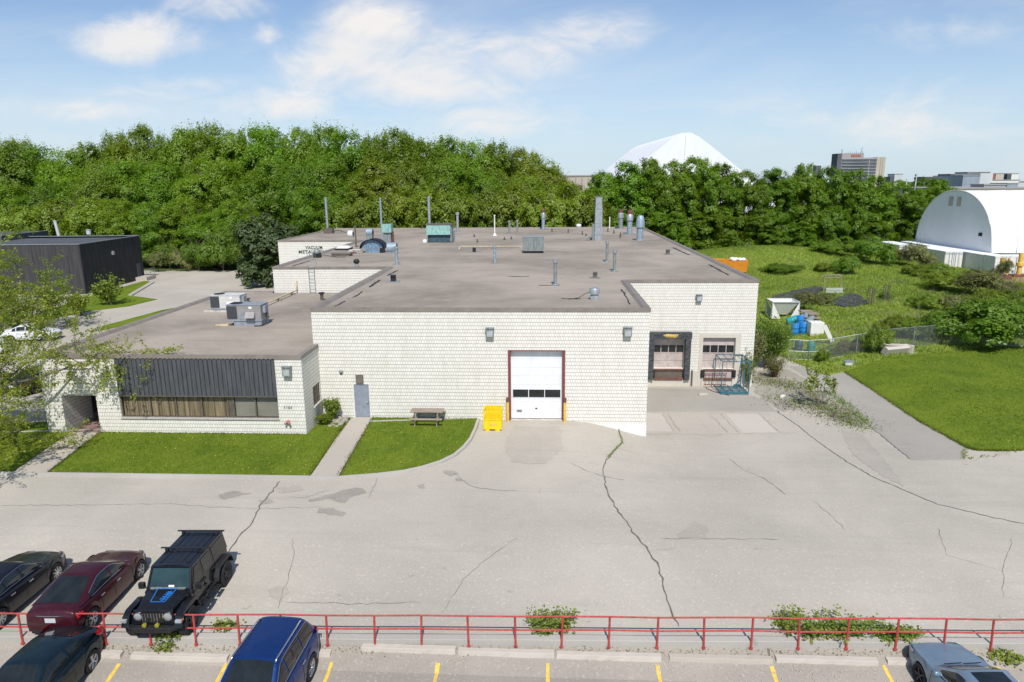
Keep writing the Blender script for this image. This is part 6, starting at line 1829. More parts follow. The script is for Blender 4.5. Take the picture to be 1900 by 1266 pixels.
# apartment tower
t_, w, z = far_box('apartment_tower', 'distant concrete apartment tower with balcony rows and a beige end wall', 'apartment tower', 1557, 1622, 295, 700, 14, m_towerg)
mb = MB()
for f in range(9):
    zz = z-2.4-f*3.1
    mb.bx(-w/2+.6, w*.28, -7.25, -7.05, zz-1.2, zz+.3); mb.bx(w*.31, w/2-.4, -7.25, -7.05, zz-1.2, zz+.3)
mb.build('window_band', m_towerd, t_)
mb = MB()
for f in range(10): mb.bx(-w/2+.3, w*.29, -8.0, -7.0, z-1.1-f*3.1, z-.8-f*3.1); mb.bx(w*.30, w/2, -7.7, -7.0, z-1.1-f*3.1, z-.8-f*3.1)
mb.build('balcony', m_palebox, t_)
mb = MB(); mb.bx(w/2+.05, w/2+8.8, -7.3, 6.5, 0, z+.8); mb.build('end_wall', m_beige, t_)
mb = MB(); mb.bx(w/2+3.6, w/2+4.0, -7.4, -7.31, 0, z+.8); mb.bx(w/2+5.8, w/2+6.2, -7.4, -7.31, 0, z+.8); mb.build('joint', m_flash, t_)
mb = MB(); mb.bx(-w/2-4.4, -w/2-.05, -7.2, 6, 0, z+4.6); mb.build('stair_core', m_towerd, t_)
mb = MB(); mb.bx(-w/2+.2, w*.16, -4, 5, z+.4, z+4.9); mb.build('penthouse', m_towerg, t_)
mb = MB(); mb.bx(-w*.20, w*.07, -4.25, -4.05, z+1.5, z+3.6); mb.build('rooftop_sign', m_brickred, t_)
for xa_, xb_, z_, r_a in [(-w*.42, -w*.42, 9, .35), (w*.13, w*.15, 11, .22)]+[(-w*.3+k*2.1, -w*.3+k*2.1, 5.9+(k % 3)*.5, .18) for k in range(9)]:
    mb = MB(); mb.tube([(xa_, 0, z+4.9), (xb_, 0, z+z_)], r_a, 5); mb.build('antenna', m_towerd, t_)
far_box('roof_plant', 'small dark rooftop box above the maples left of the apartment tower', 'rooftop box', 1511, 1521, 309, 520, 5, m_towerd)
t_, w, z = far_box('office_block', 'small white and dark block between the tower and the spruce', 'building', 1658, 1673, 324, 420, 8, m_palebox); mb = MB(); mb.bx(-w/2-2.0, -w/2-.05, -3, 3, 0, z-1.4); mb.build('annex', m_towerd, t_)
LB = [('long dark low block far behind the tent, leftmost of the factory cluster', 'industrial building', 1715, 1750, 329, 520, m_towerd), ('pale mauve block beside the long dark low block', 'building', 1748, 1762, 327, 560, m_beige), ('dark glassy block left of the blue grey plant hall', 'building', 1761, 1786, 324, 460, m_towerd), ('brown brick plant block above the blue grey hall', 'building', 1792, 1834, 320.5, 480, m_flash),
      ('red tank block right of the pale hall', 'tank', 1832, 1844, 323, 400, m_brickred), ('cream plant block near the red tank', 'building', 1845, 1860, 323, 400, m_slab), ('small dark blue block between white blocks', 'building', 1866, 1874, 324, 410, m_towerd), ('white block at the right of the factory cluster', 'building', 1874, 1887, 323, 410, m_white3), ('low white roofed shed left of the plant hall', 'shed', 1747, 1772, 338, 300, m_white3),
      ('low white roofed shed right of the plant hall', 'shed', 1834, 1890, 335, 300, m_white3), ('dark cladding shed near the right border', 'shed', 1868, 1888, 341, 280, m_bluebox), ('pale grey shed cut by the right border', 'shed', 1889, 1930, 338, 300, m_palebox)]
for lb, cat, a, b, top, d, mt in LB: far_box(cat.replace(' ', '_') if cat != 'building' else 'plant_building', lb, cat, a, b, top, d, 14, mt)
t_, w, z = far_box('plant_hall', 'large blue grey clad plant hall with a paler end behind the tent', 'plant hall', 1784, 1815, 327, 290, 18, m_bluebox)
mb = MB(); mb.bx(w/2+.05, w/2+5.4, -9, 8, 0, z+1.1); mb.build('end_bay', m_palebox, t_); mb = MB(); mb.bx(w/2+.02, w/2+5.5, -9.15, -9.02, z*.45, z*.45+.2); mb.build('band', m_bluebox, t_)
t_, w, z = far_box('cooling_plant', 'grey louvred cooling plant just above the tent ridge', 'cooling plant', 1826, 1866, 343.5, 200, 6, m_galvd)
mb = MB()
for k in range(16): mb.bx(-w/2+k*w/16, -w/2+k*w/16+.16, -3.15, -3.01, 0, z-.3)
mb.build('louvre', m_palebox, t_)
far_box('flat_roof_hall', 'long low beige flat roofed hall running behind the tent ridge', 'hall', 1756, 1960, 350.5, 185, 40, m_beige)
for px_, py_, d, hh in ((1697, 327, 160, 1), (1680, 335, 160, 1)):
    q = ft(px_, 338, d); zt = 13.4+(336-py_)/F_PX*d
    t_ = thing('light_pole', 'pale slim light pole standing in front of the far spruce' if px_ == 1697 else 'short pale pole among the maple tops', 'pole', (q.x, q.y, 0)); mb = MB(); mb.tube([(0, 0, 0), (.3, 0, zt)], [.2, .12], 8); mb.build('shaft', m_palebox, t_); mb = MB(); mb.bx(.1, .5, -.12, .12, zt, zt+.12); mb.build('lamp_head', m_palebox, t_)

# ------------------------------------------------------------------ black clad neighbour on the left
a = gz(160, 546); b = gz(269, 517); zr = gy(151, 466, a[1])[2]
A = Vector((a[0], a[1])); B = Vector((b[0], b[1])); d = (B-A).normalized(); nrm = Vector((-d.y, d.x))     # nrm points left/away
t_ = thing('black_factory', 'dark clad flat roofed neighbouring factory with a grey weathered front', 'factory', (A.x, A.y, 0), math.atan2(d.y, d.x))
L = (B-A).length; Wd = 46.0; Hb = 6.3
mb = MB(); mb.add([(0, 0, -.2), (L, 0, -.2), (L, 0, Hb), (0, 0, Hb)], [(0, 1, 2, 3)]); mb.add([(L, 0, -.2), (L, Wd, -.2), (L, Wd, Hb), (L, 0, Hb)], [(0, 1, 2, 3)]); mb.build('side_wall', m_blackbd, t_)
mb = MB(); mb.add([(0, 0, -.2), (0, 0, Hb), (0, Wd, Hb), (0, Wd, -.2)], [(0, 1, 2, 3)])
for k in range(30): mb.bx(-.025, 0, .1+k*1.5, .12+k*1.5, -.1, Hb-.1)
mb.build('front_wall', m_greybd, t_)
mb = MB(); mb.bx(.3, L-.3, .3, Wd, Hb-.35, Hb-.2); mb.bx(L*.62, L*1.3, Wd*.35, Wd, Hb-.3, Hb+.55); mb.build('roof', m_blackroof, t_)
mb = MB(); mb.bx(-.06, L+.06, -.06, .22, Hb, Hb+.09); mb.bx(-.06, .22, .22, Wd, Hb, Hb+.09); mb.bx(L-.2, L+.06, .22, Wd*.35, Hb, Hb+.09); mb.bx(L*.62, L*1.3, Wd*.35-.1, Wd*.35+.15, Hb+.55, Hb+.64); mb.build('roof_flashing', m_galvd, t_)
mb = MB(); mb.bx(L-1.8, L-.9, -.06, 0, .3, 2.4); mb.build('side_door', m_blackroof, t_)
mb = MB(); mb.bx(L-2.6, L+.1, -1.6, 0, -.1, .5)
mb.build('landing', m_conc, t_)
mb = MB()
for x in (L-2.5, L-1.2, L): mb.tube([(x, -1.55, .5), (x, -1.55, 1.6)], .03, 6)
mb.tube([(L-2.5, -1.55, 1.6), (L, -1.55, 1.6)], .03, 6); mb.tube([(L-2.5, -1.55, 1.05), (L, -1.55, 1.05)], .025, 6); mb.build('handrail', m_galv, t_)
mb = MB(); mb.bx(L*.47, L*.47+.35, -.25, 0, 4.3, 4.8); mb.build('wall_lamp', m_galv, t_)
for px_, py_, r, hh, lb, nm in ((109, 438, .22, 2.2, 'pale leaning flue on the dark neighbouring roof', 'flue_stack'), (165, 435, .35, .6, 'small white roof vent on the dark neighbouring roof', 'roof_vent')):
    q = gz(px_, py_, Hb-.2); t2 = thing(nm, lb, 'flue' if r < .3 else 'roof vent', (q[0], q[1], Hb-.2)); mb = MB(); mb.tube([(0, 0, 0), (-.25 if r < .3 else 0, 0, hh)], r, 10); mb.build('pipe', m_palebox, t2, True, auto=40); mb = MB(); mb.lathe([(r*1.1, hh), (r*1.2, hh+.1), (0, hh+.15)], c=(-.25 if r < .3 else 0, 0, 0), n=10); mb.build('cap', m_palebox, t2)
# ------------------------------------------------------------------ vegetation
def unit(v): return v/np.maximum(1e-6, np.linalg.norm(v, axis=1, keepdims=True))


def leaves(P, N, size, aspect=.62, rg=rng):
    """leaf shaped quads at P facing N"""
    n = len(P); t_ = unit(np.cross(N, rg.normal(size=(n, 3)))); b = np.cross(N, t_)
    s = (size*rg.uniform(.55, 1.35, n))[:, None]
    fold = N*s*.18
    V = np.stack([P-t_*s, P+b*s*aspect-fold, P+t_*s, P-b*s*aspect-fold], 1).reshape(-1, 3)
    return V, np.arange(4*n).reshape(-1, 4)


def crown(seed, H, R, hb, nc, per, ls, style='upright', flat=1.0):
    """leaf faces gathered in clumps on the outside of several overlapping foliage masses"""
    rg = np.random.default_rng(seed)
    ms = []
    if style == 'cone':
        for k in range(13):
            f = k/12.0; r_ = R*(1-f)**.9*.62+.15; zc = hb+(H-hb)*f
            for q in range(4 if f < .8 else 1):
                a = rg.uniform(0, 2*PI); ms.append((r_*.8*math.cos(a), r_*.8*math.sin(a), zc, r_*.75, .45))
    elif style == 'bush':
        for k in range(9):
            a = rg.uniform(0, 2*PI); d = R*rg.uniform(.0, .72); rr = R*rg.uniform(.28, .5); zc = H*rg.uniform(.25, .72)*(1-.45*(d/R)**2)
            ms.append((d*math.cos(a), d*math.sin(a), zc, rr, min(1.0, H/R*.55)))
    else:
        ms.append((rg.uniform(-.12, .12)*R, rg.uniform(-.12, .12)*R, H-R*.60, R*.60, 1.0))
        n1 = 5 if style == 'upright' else 6
        for k in range(n1):
            a = 2*PI*k/n1+rg.uniform(-.4, .4); d = R*rg.uniform(.40, .62); rr = R*rg.uniform(.42, .58)
            ms.append((d*math.cos(a), d*math.sin(a), H-rr-(H-hb)*rg.uniform(.05, .26), rr, rg.uniform(.9, 1.15)))
        for lv in (.40, .58, .76, .94):
            for k in range(6):
                a = 2*PI*k/6+rg.uniform(-.5, .5); d = R*rg.uniform(.5, .72); rr = R*rg.uniform(.36, .52)
                zc = H-(H-hb)*(lv+rg.uniform(-.08, .08))
                if zc-rr*.6 < hb: zc = hb+rr*.6
                ms.append((d*math.cos(a), d*math.sin(a), zc, rr, .95))
    w = np.array([m[3]**2 for m in ms]); w = w/w.sum()
    Ps = []; Ns = []
    for i in range(nc):
        cx, cy, cz, rr, el = ms[rg.choice(len(ms), p=w)]
        d = rg.normal(size=3); d[2] += .35; d /= np.linalg.norm(d)
        if d[2] < -.45: d[2] = -d[2]
        c = np.array([cx, cy, cz])+d*rr*rg.uniform(.72, 1.02)*np.array([1, 1, el])
        rc = min(rr*.42, R*.16)*rg.uniform(.7, 1.3)
        n = int(per*rg.uniform(.6, 1.4))
        dd = unit(rg.normal(size=(n, 3)))
        P = c+dd*rg.uniform(.3, 1.0, n)[:, None]*rc*np.array([1, 1, .95])
        if style == 'upright' and cz > H-R*1.2:
            k = rg.random(n) < .16
            P[k, 2] += rg.uniform(0, rc*.95, k.sum()); P[k, :2] = c[:2]+(P[k, :2]-c[:2])*.5
        Ps.append(P); Ns.append(unit(d*.95+dd*.35+np.array([[0, 0, .25]])+rg.normal(size=(n, 3))*.30))
    P = np.concatenate(Ps); N = np.concatenate(Ns)
    P[:, 2] = np.maximum(P[:, 2], .05)
    return leaves(P, N, ls, rg=rg)


def trunk_mb(seed, H, R, hb, tr):
    rd = random.Random(seed); mb = MB()
    path = [(0, 0, -.3)]; x = y = 0
    for k in range(1, 7):
        x += rd.uniform(-.12, .12); y += rd.uniform(-.12, .12); path.append((x, y, H*.86*k/6))
    mb.tube(path, [tr*(1-.13*k) for k in range(7)], 8)
    for k in range(10):
        z = hb*.7+(H*.8-hb*.7)*rd.uniform(.0, 1); a = rd.uniform(0, 2*PI); L = R*rd.uniform(.5, .85)
        mb.tube([(0, 0, z), (L*.5*math.cos(a), L*.5*math.sin(a), z+L*.3), (L*math.cos(a), L*math.sin(a), z+L*.75)], [tr*.4, tr*.25, tr*.06], 5)
    return mb


PROTO = {}


def tree_proto(key, seed, H, R, hb, nc, per, ls, style, lm, bm=None, tr=None, part='crown', stem='trunk'):
    r_ = thing(key, '', 'tree')
    trunk_mb(seed, H, R, hb, tr or R*.055).build(stem, bm or m_bark, r_, smooth=True)
    V, Fc = crown(seed, H, R, hb, nc, per, ls, style)
    np_mesh(part, V, Fc, lm, r_)
    PROTO[key+str(seed)] = (r_, H, R); r_['used'] = 0
    return r_


# kinds: unit trees scaled to height and spread where they stand
for s in (1, 2, 3): tree_proto('broadleaf_tree', s, 20, 6.4, 2.0, 680, 82, .18, 'upright', m_lf_forest)
for s in (4, 5): tree_proto('budding_tree', s, 20, 6.4, 2.0, 640, 76, .178, 'upright', m_lf_olive, m_bark2)
for s in (6, 7, 8): tree_proto('maple_tree', s, 17, 4.9, .1, 680, 74, .175, 'round', m_lf_maple)
for s in (9, 10): tree_proto('understorey_tree', s, 10, 4.6, .1, 440, 58, .165, 'round', m_lf_olive)
for s in (11,): tree_proto('dark_spruce', s, 10, 3.8, .1, 360, 50, .20, 'upright', m_lf_dark)
for s in (12,): tree_proto('spruce_tree', s, 14, 3.2, .8, 130, 40, .30, 'cone', m_lf_dark)
for s in (13, 14, 15): tree_proto('bush', s, 3, 2.2, .0, 240, 52, .075, 'bush', m_lf_bush, m_bark2, .05, 'foliage', 'stems')
for s in (16, 17): tree_proto('twiggy_bush', s, 3, 2.4, .0, 190, 44, .075, 'bush', m_lf_dry, m_bark2, .05, 'foliage', 'stems')


def plant(key, loc, hh, R, label, group=None, cat='tree', rot=None):
    r_, H0, R0 = PROTO[key]
    o = dup(r_, loc, rot if rot is not None else random.uniform(0, 6.28), label, (R/R0, R/R0*random.uniform(.92, 1.08), hh/H0))
    o['category'] = cat
    if group: o['group'] = group
    if 'used' in o: del o['used']
    return o


def skyline(px, topy, Y, key, R, label, group, cat='tree', sc_h=1.0):
    q = gy(px, topy, Y); z0 = float(h(q[0], Y)) if q[0] > 15 else 0.0
    return plant(key, (q[0], Y, z0-.1), (q[2]-z0+.4)*sc_h, R, label, group, cat)


gw = 'trees of the wood behind the factory'
BACK = [(-45, 258, 0), (-8, 262, 4), (28, 262, 4), (62, 270, 1), (96, 300, 2), (130, 278, 1), (168, 266, 2), (207, 250, 4), (246, 240, 5), (278, 238, 5), (312, 256, 3), (346, 237, 3), (384, 229, 1), (424, 244, 2), (463, 236, 3), (500, 237, 1), (545, 238, 2), (590, 234, 3), (640, 243, 1), (684, 256, 4), (722, 240, 2), (765, 256, 1), (800, 261, 3), (835, 253, 2), (880, 264, 1), (916, 268, 4), (953, 280, 5), (988, 286, 4), (1012, 312, 5)]
KIND = {1: 'broadleaf_tree1', 2: 'broadleaf_tree2', 3: 'broadleaf_tree3', 4: 'budding_tree4', 5: 'budding_tree5', 0: 'broadleaf_tree1'}
for i, (px_, ty_, k) in enumerate(BACK):
    lb = {62: 'bright green tree just right of the gap in the left skyline', 28: 'tall dark olive tree standing apart at the left end of the skyline', 384: 'tallest rounded treetop above the wood left of centre', 1012: 'pale bare topped tree at the right end of the wood beside the beige warehouse', 722: 'tall spiky treetop just right of the slim blue grey flue', 590: 'tall treetop directly above the bright silver wing flue', 800: 'treetop above the silver flue behind the green unit'}.get(px_, 'tall yellow-green tree crowding the back skyline of the wood' if k in (4, 5) else 'tall fresh green tree crowding the back skyline of the wood')
    skyline(px_, ty_, 104+random.uniform(-7, 7), KIND[k], random.uniform(5.2, 7.4), lb, gw)
MID = [(12, 345, 1), (75, 340, 2), (132, 330, 1), (190, 318, 4), (250, 300, 3), (310, 305, 1), (372, 296, 2), (436, 302, 3), (500, 296, 1), (560, 300, 2), (622, 305, 3), (700, 300, 5), (760, 305, 4), (820, 300, 2), (875, 312, 3), (930, 320, 5), (985, 330, 4)]
for px_, ty_, k in MID:
    skyline(px_, ty_, 91+random.uniform(-4, 4), KIND[k], random.uniform(5.0, 6.6), 'mid height budding tree filling the middle of the wood' if k in (4, 5) else 'mid height green tree filling the middle of the wood', gw)
FRONT = [(-10, 395, 9), (45, 380, 10), (105, 372, 9), (160, 365, 10), (222, 372, 1), (280, 380, 2), (335, 372, 3), (392, 395, 1), (440, 372, 2), (590, 350, 3), (640, 372, 9), (694, 356, 10), (745, 350, 9), (800, 346, 10), (852, 350, 9), (905, 348, 10), (955, 346, 9), (1003, 352, 10), (1048, 342, 9), (1090, 356, 10)]
for px_, ty_, k in FRONT:
    key = f'understorey_tree{k}' if k in (9, 10) else KIND[k]
    skyline(px_, ty_, 78+random.uniform(-1.5, 2), key, random.uniform(4.2, 5.0), 'lower rounded yellow-green tree along the front of the wood' if k in (9, 10) else 'dark hearted green tree at the front edge of the wood', gw)
# extra right dip, spruces by warehouse
for px_, ty_, d, lb in ((1036, 309, 330, 'small dark distant spruce, leftmost above the beige warehouse'), (1051, 315, 330, 'small dark distant spruce in the middle of the row above the warehouse'), (1061, 316, 330, 'small dark distant spruce touching its neighbour above the warehouse'), (1073, 314, 330, 'small dark distant spruce, rightmost above the beige warehouse'), (1700, 316, 300, 'dark spruce with layered boughs behind the pale pole'), (1640, 322, 330, 'dark spruce right of the apartment tower')):
    q = ft(px_, 338, d); zt = 13.4+(338-ty_)/F_PX*d
    plant('spruce_tree12', (q.x, q.y, -1), zt+1, 2.6 if d > 310 else 4.2, lb)
for px_, py_, d, R in ((1112, 322, 260, 4.5), (1715, 335, 260, 6), (1735, 340, 270, 7), (1670, 338, 280, 7)):
    q = ft(px_, 338, d); zt = 13.4+(338-py_)/F_PX*d
    plant('maple_tree6', (q.x, q.y, -.5), zt+.5, R, 'distant green tree peeping over the right hand treetops', 'distant trees beyond the maples')
# spruce beside the wing and shrubs at the lot edge
q = gz(500, 530, 0); o = plant('dark_spruce11', (q[0], q[1], -.1), 10.0, 3.9, 'dark spreading pine standing against the rear corner of the factory')
for px_, py_, ty_, wpx, k, lb in ((288, 505, 468, 52, 16, 'low reddish brown scrub at the lot edge beside the dark factory'), (330, 505, 462, 46, 17, 'low brown scrub beneath the wood at the lot edge'), (365, 505, 440, 60, 13, 'bright green shrub at the lot edge, left of the largest one'), (408, 504, 425, 76, 14, 'largest bright green shrub at the lot edge'), (455, 503, 440, 60, 15, 'green shrub half hidden by the dark pine'), (310, 498, 440, 50, 13, 'green shrub behind the brown scrub')):
    Yp = gz(px_, py_, 0); mpp = (Yp[1]-CAM[1])/F_PX*1.02
    plant(f"{'twiggy_bush' if k in (16, 17) else 'bush'}{k}", (Yp[0], Yp[1]+1, 0), (py_-ty_)*mpp*1.05, wpx*mpp/2*1.15, lb, None, 'shrub')
# maple row
gm = 'maples in the row behind the meadow'
MAP = [(1118, 322, 88), (1160, 304, 90), (1208, 299, 91), (1252, 302, 92), (1298, 294, 93), (1340, 308, 95), (1386, 320, 96), (1432, 316, 97), (1490, 309, 98), (1538, 313, 99), (1582, 318, 101), (1628, 330, 104), (1672, 344, 108), (1712, 352, 112), (1745, 336, 116)]
for i, (px_, ty_, Y) in enumerate(MAP):
    lb = {1298: 'highest maple of the row, in front of the white dome', 1118: 'maple at the left end of the row beside the beige warehouse', 1745: 'maple touching the left shoulder of the white tent hall', 1490: 'maple of the row just left of the apartment tower'}.get(px_, 'dense dark green maple in the row behind the meadow')
    skyline(px_, ty_, Y, f'maple_tree{6+i%3}', random.uniform(4.0, 4.8), lb, gm)
for i, px_ in enumerate((1145, 1235, 1322, 1418, 1475, 1540, 1606)):
    skyline(px_, 395+random.uniform(-20, 14), 87+i*2.4, f'maple_tree{6+i%3}', random.uniform(3.5, 4.2), 'lower dark green maple filling the foot of the row', gm)
# meadow bushes
BUSH = [(1235, 455, 52, 44, 9, 'yellow-green bush peeping over the rear roof edge'), (1462, 480, 80, 16, 13, 'low hedge bush under the maples at the left end of the meadow'), (1535, 478, 60, 22, 14, 'mid green bush at the foot of the maples, middle of the meadow edge'), (1585, 478, 60, 30, 15, 'green bush at the foot of the maples near the white containers'), (1622, 490, 66, 52, 15, 'large bright green bush left of the white containers'), (1570, 508, 52, 34, 14, 'leafy bush alone on the mown mound'), (1530, 500, 34, 22, 13, 'small shrub left of the one on the mown mound'), (1668, 492, 60, 28, 16, 'brown twiggy bush in front of the farther container'),
        (1705, 500, 60, 52, 17, 'thin tall twiggy bush between the two containers'), (1712, 512, 60, 26, 13, 'dark green bush below the nearer container'), (1745, 518, 50, 30, 14, 'rounded bush right of the dark green one below the container'), (1735, 538, 84, 36, 15, 'yellow-green rounded bush in the middle of the meadow'), (1815, 548, 120, 46, 16, 'big brownish thicket in front of the container row'), (1872, 552, 70, 30, 17, 'brown twiggy thicket beside the yellow machinery'), (1880, 580, 90, 50, 13, 'green bush below the yellow machinery'), (1828, 578, 80, 42, 14, 'spreading green bush under the big brownish thicket'),
        (1708, 574, 56, 30, 15, 'loose green bush at the middle right of the meadow'), (1768, 580, 60, 32, 16, 'low twiggy bush between meadow and fence'), (1815, 640, 175, 88, 14, 'biggest dark green bush beyond the fence at the right'), (1775, 618, 70, 60, 17, 'brown tangled bush left of the biggest bush'), (1885, 625, 100, 90, 15, 'tall dense bush cut by the right border'), (1700, 626, 95, 46, 13, 'green bush growing through the fence beside its leaning post'), (1660, 625, 76, 40, 14, 'low green bush behind the slab pile'), (1618, 655, 56, 56, 15, 'dark green bush growing through the fence left of the slab pile'),
        (1527, 672, 26, 30, 13, 'small green bush at the gate post'), (1592, 650, 46, 22, 16, 'dry tangled vine on the fence right of the gate'), (1565, 652, 50, 24, 17, 'dry brown vine heap against the fence by the gate'), (1490, 575, 50, 34, 16, 'reddish brown dry bush between the two tarps'), (1520, 562, 60, 20, 17, 'low dry bush beside the tarp'), (1860, 520, 36, 42, 17, 'thin pale tree in front of the white panels'), (1645, 555, 30, 14, 13, 'tiny bush beside the trellis in the meadow')]
for px_, py_, wpx, hpx, k, lb in BUSH:
    p = G(px_, py_); mpp = (p.y-CAM[1])/F_PX*1.02
    key = 'understorey_tree9' if k == 9 else f"{'twiggy_bush' if k in (16, 17) else 'bush'}{k}"
    plant(key, (p.x, p.y, p.z-.05), hpx*mpp*1.06, wpx*mpp/2*1.12, lb, None, 'bush')


# sparse shrubs built from stems and leaves
def stem_plant(name, label, loc, hh, R, nst, per, ls, lm, cat='shrub', lean=(0, 0), bm=None, extra=None, spread=.9, bare=.3):
    t_ = thing(name, label, cat, loc); mb = MB(); Ps = []; Ns = []
    for k in range(nst):
        a = random.uniform(0, 2*PI); L = R*random.uniform(.3, 1); z = hh*random.uniform(.55, 1.0)
        b = Vector((random.uniform(-.15, .15)*R, random.uniform(-.15, .15)*R, 0)); e = Vector((L*math.cos(a)+lean[0]*hh, L*math.sin(a)+lean[1]*hh, z))
        m_ = b.lerp(e, .5)+Vector((0, 0, z*.12))
        mb.tube([b, m_, e], [.022, .014, .005], 5)
        for j in range(3):
            f = random.uniform(.4, .9); q = b.lerp(e, f)+Vector((0, 0, z*.1)); w = q+Vector((random.uniform(-1, 1), random.uniform(-1, 1), random.uniform(.1, .9)))*R*.3
            mb.tube([q, w], [.009, .004], 4)
            c = np.array(w); n = per//3
            Ps.append(c+rng.normal(size=(n, 3))*R*.13); Ns.append(unit(rng.normal(size=(n, 3))+np.array([[0, 0, .9]])))
        n = per; f = rng.uniform(bare, 1.05, n)[:, None]
        Ps.append(np.array(b)+(np.array(e)-np.array(b))*f+rng.normal(size=(n, 3))*R*.09); Ns.append(unit(rng.normal(size=(n, 3))+np.array([[0, 0, .9]])))
    P = np.concatenate(Ps); P[:, 2] = np.maximum(P[:, 2], .02)
    V, Fc = leaves(P, np.concatenate(Ns), ls); np_mesh('foliage', V, Fc, lm, t_)
    mb.build('stems', bm or m_bark2, t_)
    if extra is not None:
        k = rng.choice(len(P), extra[0]); V, Fc = leaves(P[k]+rng.normal(size=(extra[0], 3))*.05, unit(rng.normal(size=(extra[0], 3))+np.array([[0, 0, 1.]])), extra[1]); np_mesh('blossom', V, Fc, extra[2], t_)
    return t_


p = G(1422, 688); stem_plant('flowering_shrub', 'sprawling white flowering shrub at the right corner of the factory', (p.x+.3, p.y+.8, p.z), 3.9, 1.9, 52, 90, .07, m_lf_bush, extra=(420, .05, m_lf_white))
p = G(1405, 640); stem_plant('flowering_shrub', 'leggy shrub climbing against the factory corner behind the blossoms', (15.9, 14.6, float(h(15.9, 14.6))), 3.4, 1.2, 22, 60, .065, m_lf_dry, extra=(160, .05, m_lf_white))
p = G(1408, 690); stem_plant('creeper', 'thin leafy creeper growing up the dock wall beside the right door', (14.75, 11.1, float(h(14.75, 11.1))), 2.9, .65, 16, 34, .055, m_lf_vine, lean=(-.04, 0))
p = G(1438, 700); stem_plant('reddish_shrub', 'dry shrub with reddish twigs in front of the flowering shrub', (p.x, p.y, p.z), 1.5, 1.0, 26, 40, .05, m_lf_dry, bm=m_rust)
p = G(1518, 755); stem_plant('sapling', 'young leafy sapling with bare lower stems beside the access path', p, 2.6, .95, 8, 34, .10, m_lf_vine, 'sapling', bare=.85)
stem_plant('wall_shrub', 'upright light green shrub by the side door walk', (-12.25, -.55, hz(-12.2, -.5)+.1), 1.25, .45, 22, 60, .06, m_lf_vine, bare=.15)
stem_plant('wall_shrub', 'low leafy shrub at the foot of the office side wall', (-12.6, -1.3, hz(-12.6, -1.3)+.1), .6, .4, 18, 45, .05, m_lf_bush, bare=.1)
t_ = thing('rock_border', 'pale rough stones beside the side door walk', 'rocks', (-11.75, -.75, hz(-11.8, -.7)+.10))
for k in range(26):
    mb = MB(); s = random.uniform(.06, .18); mb.lathe([(0, -.3*s), (s*.8, -.1*s), (s, .2*s), (s*.6, .6*s), (0, .7*s)], c=(random.uniform(-.45, .35), random.uniform(-1.1, .6), .02), n=6)
    mb.build('stone', m_dirt, t_)
for i, (px0, px1, py0, py1, n, hh, lb) in enumerate(((990, 1052, 1150, 1196, 30, .55, 'leafy vine scrambling over the red railing near the middle'), (1470, 1550, 1150, 1215, 46, .6, 'largest vine mass sprawling through the red railing'), (1560, 1640, 1165, 1205, 34, .4, 'vine trailing right from the largest mass to the grey sedan'), (1652, 1690, 1175, 1205, 16, .35, 'small vine tuft beside the nose of the grey sedan'), (292, 345, 1168, 1210, 26, .3, 'yellow-green vine spilling down below the black off-roader'), (405, 425, 1165, 1180, 7, .15, 'little weed tuft on the kerb left of the blue SUV'), (1858, 1876, 1205, 1225, 10, .3, 'lone weed tuft right of the grey sedan'), (262, 282, 1170, 1182, 6, .16, 'tiny weed at a railing post left of the spilling vine'))):
    a = gz(px0, py1, -.55); b = gz(px1, py0, -.3); cx, cy = (a[0]+b[0])/2, (a[1]+b[1])/2
    t_ = thing('vine', lb, 'vine', (cx, cy, -.42)); Ps = []; mb = MB()
    for k in range(n):
        p0 = Vector((random.uniform(-.5, .5)*(b[0]-a[0]), random.uniform(-.35, .5)*(b[1]-a[1]), 0)); p0.z = (hzl(cx+p0.x, cy+p0.y) if cy+p0.y < float(yf(cx))-.1 else -.22)+.42
        e = p0+Vector((random.uniform(-.3, .3), random.uniform(-.25, .2), random.uniform(.03, hh*.8)))
        mb.tube([p0, p0.lerp(e, .5)+Vector((0, 0, .06)), e], [.008, .006, .003], 4)
        m_ = 34; f = rng.uniform(.1, 1.1, m_)[:, None]
        Ps.append(np.array(p0)+(np.array(e)-np.array(p0))*f+rng.normal(size=(m_, 3))*np.array([.11, .10, .05]))
    P = np.concatenate(Ps); P[:, 2] = np.maximum(P[:, 2], -.36)
    V, Fc = leaves(P, unit(rng.normal(size=P.shape)*.6+np.array([[0, -.3, 1.]])), .045, .8); np_mesh('foliage', V, Fc, m_lf_vine, t_); mb.build('stems', m_bark2, t_)
# bright shrub by the dark factory
p = gz(205, 566, 0); stem_plant('broad_shrub', 'pale green broad leaved shrub in front of the dark factory wall', (p[0], p[1], 0), 3.0, 1.7, 18, 45, .15, m_lf_vine)
p = gz(150, 585, 0); stem_plant('broad_shrub', 'loose yellowish shrub left of the pale green one by the dark factory', (p[0], p[1], 0), 2.4, 1.7, 16, 45, .14, m_lf_young)


